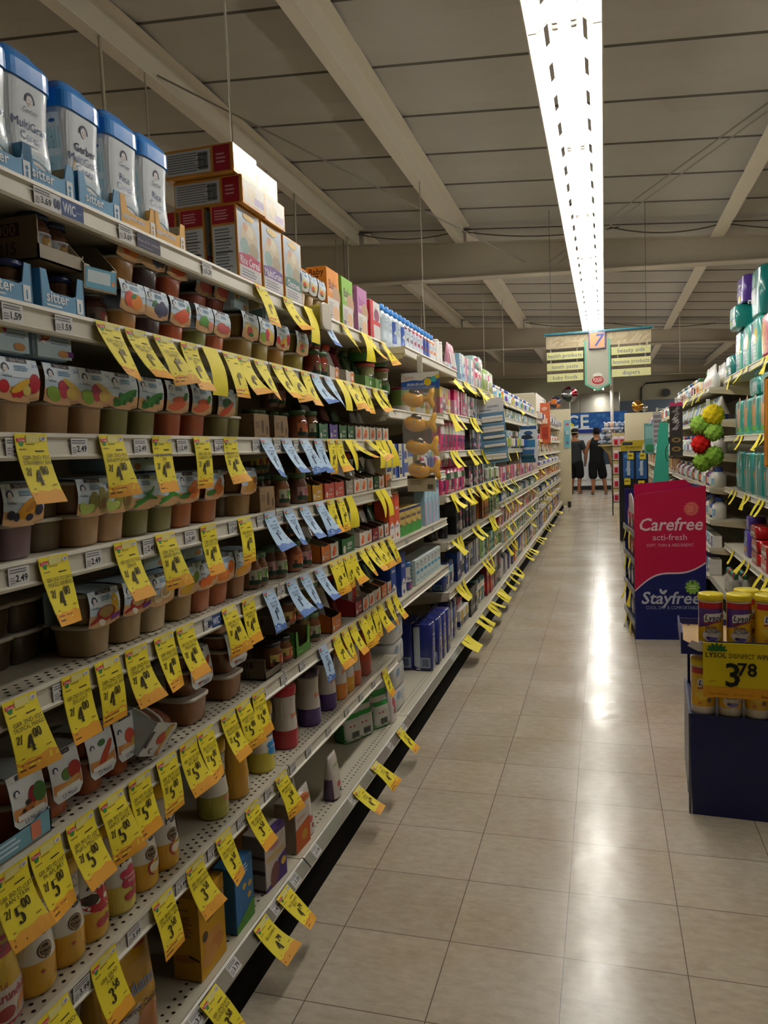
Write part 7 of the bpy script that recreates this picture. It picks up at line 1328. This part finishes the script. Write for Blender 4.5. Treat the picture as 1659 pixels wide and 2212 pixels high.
Yp = 19.2; (xa, za), (xb, _) = at_y(1322, 936, Yp), at_y(1392, 936, Yp); e = empty('toy_bin', (0, Yp, 0)); m = M(); m.box(xa, xb, 0, .02, .1, za, '#a89a6a'); m.box(xa, xa + .02, 0, .6, .1, za, '#a89a6a'); m.box(xb - .02, xb, 0, .6, .1, za, '#a89a6a'); m.box(xa, xb, 0, .6, .1, .14, '#a89a6a'); m.box(xa, xb, 0, .6, 1.3, 1.33, '#a89a6a'); obj('crate', m, CARD, e)
for x in (xa, xb - .04): m = M(); m.box(x, x + .04, 0, .6, 0, .1, '#3a3226'); obj('foot', m, CARD, e)
p = M(); p.prints([('r', 0, 0, 1, 1, '#a89a6a')] + [('e', .06 + .1*k, .84, .04, .05, ('#7a8a3a', '#c9b48a', '#5a4a34')[k % 3]) for k in range(10)] + [('r', 0, .9, 1, .03, '#d8d0b8')], xb - xa, za - .1, lambda u, v, l: ((xa+xb)/2 + u, -l, .1 + v), .002, .001); obj('crate_print', p, PAPER, e); tag(e, 'printed toy bin heaped with plush toys', 'bin')
def plush(c, c2):
    def make():
        e = empty('plush_toy'); m = M(); m.lathe([(.03, 0), (.07, .03), (.075, .07), (.05, .11)], c, n=10); m.lathe([(.02, .1), (.055, .13), (.06, .17), (.04, .21), (.005, .225)], c, n=10)
        for s in (-1, 1): m.lathe([(.004, .2), (.022, .215), (.02, .235), (.004, .245)], c2, 0, s*.045, 6); m.tube([(0.02, s*.06, .09), (.06, s*.09, .05)], .02, c, 6)
        obj('body', m, CLOTH, e); p = M(); p.prints([('e', .5, .5, .2, .2, c2), ('e', .35, .75, .06, .06, '#1a1a1c'), ('e', .65, .75, .06, .06, '#1a1a1c')], .08, .08, lambda u, v, l: (.058 + l, u, v + .12), .002); obj('face', p, CLOTH, e); return e
    return make
rr = random.Random(4); (xc, _) = at_y(1296, 936, Yp)
for k in range(26):
    c = [('#8f98a8', '#d8d8dc'), ('#6f7f98', '#c0c8d4'), ('#a8a4a8', '#e0dcd8'), ('#c8a08a', '#e8e0d0')][k % 4]; lay = k // 9; x = xc + .05 + (k % 9) * .125 + lay * .05; place(('pl', k % 4), plush(*c), (x, Yp + .2 + .1 * (k % 2), 1.335 + .15 * lay ), -PI/2 + rr.uniform(-.3, .3), ('grey', 'blue-grey', 'pale grey', 'peach')[k % 4] + ' plush toy heaped on the toy bin', '', 'plush toy', order=k)
m = M(); m.box(xc - .05, xa, .02, .6, 1.3, 1.333, '#a89a6a'); m.ext([(xa, 1.0), (xa, 1.3), (xc, 1.3)], 1, .3, .33, '#a89a6a'); obj('side_shelf', m, CARD, e)
# ================================================================ two shoppers at the freezer
def skin_body(name, V, E, m, col, sub=2, parent=None):
    me = bpy.data.meshes.new(name); me.from_pydata([v[:3] for v in V], E, []); o = bpy.data.objects.new(name, me); COL.objects.link(o)
    md = o.modifiers.new('s', 'SKIN'); sv = me.skin_vertices[0].data
    for i, v in enumerate(V): sv[i].radius = (v[3], v[4] if len(v) > 4 else v[3]); 
    sv[0].use_root = True
    o.modifiers.new('d', 'SUBSURF').render_levels = sub; o.modifiers[-1].levels = sub
    dg = bpy.context.evaluated_depsgraph_get(); ev = o.evaluated_get(dg); t = bpy.data.meshes.new_from_object(ev)
    bpy.data.objects.remove(o); bpy.data.meshes.remove(me)
    a = t.color_attributes.new('Col', 'FLOAT_COLOR', 'CORNER'); c = C(col); a.data.foreach_set('color', list(c) * len(t.loops))
    t.materials.clear(); t.materials.append(m); t.name = name
    for p_ in t.polygons: p_.use_smooth = True
    r_ = bpy.data.objects.new(name, t); COL.objects.link(r_)
    if parent: r_.parent = parent
    return r_
def person(loc, rz, hair, top, legs, pose, label, cap=None, sleeves=False):
    """built facing +Y; 1.77 m tall"""
    e = empty('person', loc, rz); S = '#8a5a3c'
    V = [(0, 0, .95, .15, .11), (0, 0, 1.15, .135, .1), (0, -.01, 1.36, .17, .105), (0, -.01, 1.46, .1, .08), (0, .0, 1.53, .055, .055), (0, .02, 1.6, .075, .085), (0, .025, 1.68, .085, .1), (0, .01, 1.74, .06, .07)]
    E = [(0, 1), (1, 2), (2, 3), (3, 4), (4, 5), (5, 6), (6, 7)]
    V.append((0, .118, 1.63, .012)); E.append((5, 8))                      # nose
    for s in (-1, 1): V.append((s*.085, .015, 1.63, .012, .02)); E.append((5, len(V) - 1))    # ears
    for s, (el, wr) in ((-1, pose['l']), (1, pose['r'])):
        b = len(V); V += [(s*.19, -.01, 1.42, .06), el + (.043,), wr + (.028,)]; E += [(3, b), (b, b+1), (b+1, b+2)]
        d = (Vector(wr) - Vector(el)).normalized(); palm = Vector(wr) + d * .06; V.append(tuple(palm) + (.034, .018)); E.append((b+2, b+3)); side = Vector((0, 1, 0)) if abs(d.z) > .7 else Vector((1, 0, 0))
        for k in range(4):
            q = palm + side * (.018 * (k - 1.5)) + d * .03; tip = q + d * (.045 + .01 * (1.5 - abs(k - 1.3))) + Vector((-s*.018, 0, 0)); V += [tuple(q) + (.0095,), tuple(tip) + (.008,)]; E += [(b+3, len(V)-2), (len(V)-2, len(V)-1)]
        th = palm + side * .035 - d * .01; V += [tuple(th) + (.011,), tuple(th + d*.04 + side*.012) + (.009,)]; E += [(b+3, len(V)-2), (len(V)-2, len(V)-1)]
    for s, (kn, an) in ((-1, pose['ll']), (1, pose['rl'])):
        b = len(V); toe = (an[0] + s*.03, an[1] + .17, .03); V += [(s*.095, 0, .88, .095), kn + (.06,), (an[0]*.6 + kn[0]*.4, an[1]*.6 + kn[1]*.4 - .015, an[2]*.6 + kn[2]*.4, .055), an + (.037,), (an[0], an[1] - .04, .035, .035), toe + (.038, .022)]; E += [(0, b), (b, b+1), (b+1, b+2), (b+2, b+3), (b+3, b+4), (b+3, b+5)]
    skin_body('body', V, E, SKIN, S, 2, e)
    TV = [(0, 0, 1.15, .2, .15), (0, 0, .95, .215, .165), (0, 0, .76, .21, .165), (0, -.01, 1.34, .215, .15), (0, -.01, 1.46, .16, .12)]; TE = [(0, 1), (1, 2), (0, 3), (3, 4)]
    if sleeves:
        for s, k in ((-1, 'l'), (1, 'r')):
            el = Vector(pose[k][0]); sh = Vector((s*.19, -.01, 1.42)); m_ = sh + (el - sh) * .8; b = len(TV); TV += [tuple(sh) + (.09,), tuple(m_) + (.085,)]; TE += [(4, b), (b, b+1)]
    else:
        for s in (-1, 1): TV += [(s*.115, -.01, 1.53, .035)]; TE.append((4, len(TV) - 1))
    skin_body('shirt', TV, TE, CLOTH, top, 2, e)
    LV = [(0, 0, .9, .2, .155), (0, 0, 1.02, .19, .145)]; LE = [(0, 1)]
    for s, k in ((-1, 'll'), (1, 'rl')): kn = pose[k][0]; b = len(LV); LV += [(s*.11, 0, .78, .135), (s*.1*.4 + kn[0]*.6, kn[1]*.6, .58, .13), (kn[0], kn[1] - .005, kn[2] - .1, .125)]; LE += [(0, b), (b, b+1), (b+1, b+2)]
    skin_body('shorts', LV, LE, CLOTH, legs, 2, e)
    HV = [(0, -.035, 1.6, .07, .06), (0, -.025, 1.68, .1, .1), (0, .0, 1.74, .095, .1), (0, .06, 1.75, .07)]; skin_body('hair', HV, [(0, 1), (1, 2), (2, 3)], CLOTH, hair, 2, e)
    if cap: m = M(); m.lathe([(.1, 1.7), (.104, 1.72), (.09, 1.78), (.05, 1.81), (.002, 1.815)], cap, n=16); m.lathe([(.105, 1.69), (.107, 1.705)], '#b9ac80', n=16, cap=(False, False)); m.ext([(-.06, .06), (.06, .06), (.05, .17), (-.05, .17)], 2, 1.695, 1.702, cap); obj('cap', m, CLOTH, e)
    p = M()
    for s in (-1, 1): p.prints([('e', .5, .5, .3, .2, '#1c1410')], .03, .02, lambda u, v, l: (s*.032 + u, .108 + l, 1.645 + v), .004)
    p.prints([('e', .5, .5, .4, .1, '#6a2f28')], .05, .02, lambda u, v, l: (u, .1 + l, 1.555 + v), .006); obj('face', p, SKIN, e)
    for s, k in ((-1, 'll'), (1, 'rl')): an = pose[k][1]; m = M(); m.ext([(an[0] + s*.03*t + .05*math.cos(a)*(1), an[1] + .06 + .14*math.sin(a)) for t, a in [(0, 2*PI*i/14) for i in range(14)]], 2, 0, .014, '#1c1a1a'); obj('sandal', m, PLAST, e)
    return tag(e, label, 'person')
person((-.2, 21.35, 0), .1, '#0f0d0e', '#141416', '#121214', {'l': ((-.27, -.02, 1.14), (-.28, .08, .9)), 'r': ((.3, -.02, 1.13), (.36, .06, .86)), 'll': ((-.1, .02, .5), (-.1, -.02, .09)), 'rl': ((.17, .0, .5), (.22, -.03, .09))}, 'person with short dark hair in a black tank top and long black shorts')
person((-.78, 21.9, 0), -.35, '#141214', '#2f3234', '#141416', {'l': ((-.25, .04, 1.15), (-.18, .26, 1.1)), 'r': ((.25, .04, 1.15), (.2, .24, 1.08)), 'll': ((-.1, .05, .5), (-.1, -.06, .09)), 'rl': ((.12, .04, .5), (.1, -.02, .09))}, 'person in a dark tee and cap, half hidden behind the end panel', cap='#1a1a1c', sleeves=True)
# ---------------------------------------------------------------- labels: what a thing is, and which one along its shelf
from collections import defaultdict
by = defaultdict(list)
for p in PENDING: by[(p[1], p[2])].append(p)
for (desc, where), L in by.items():
    L.sort(key=lambda p: p[4])
    for i, (o, d, w, cat, k) in enumerate(L):
        if len(L) == 1: lb = d + (' ' + w if w else '')
        else: lb = '%s, %s %s' % (d, ordinal(i + 1), w or 'one')
        o['label'] = lb; o['category'] = cat; o['group'] = ('%ss %s' % (cat, w)).strip()
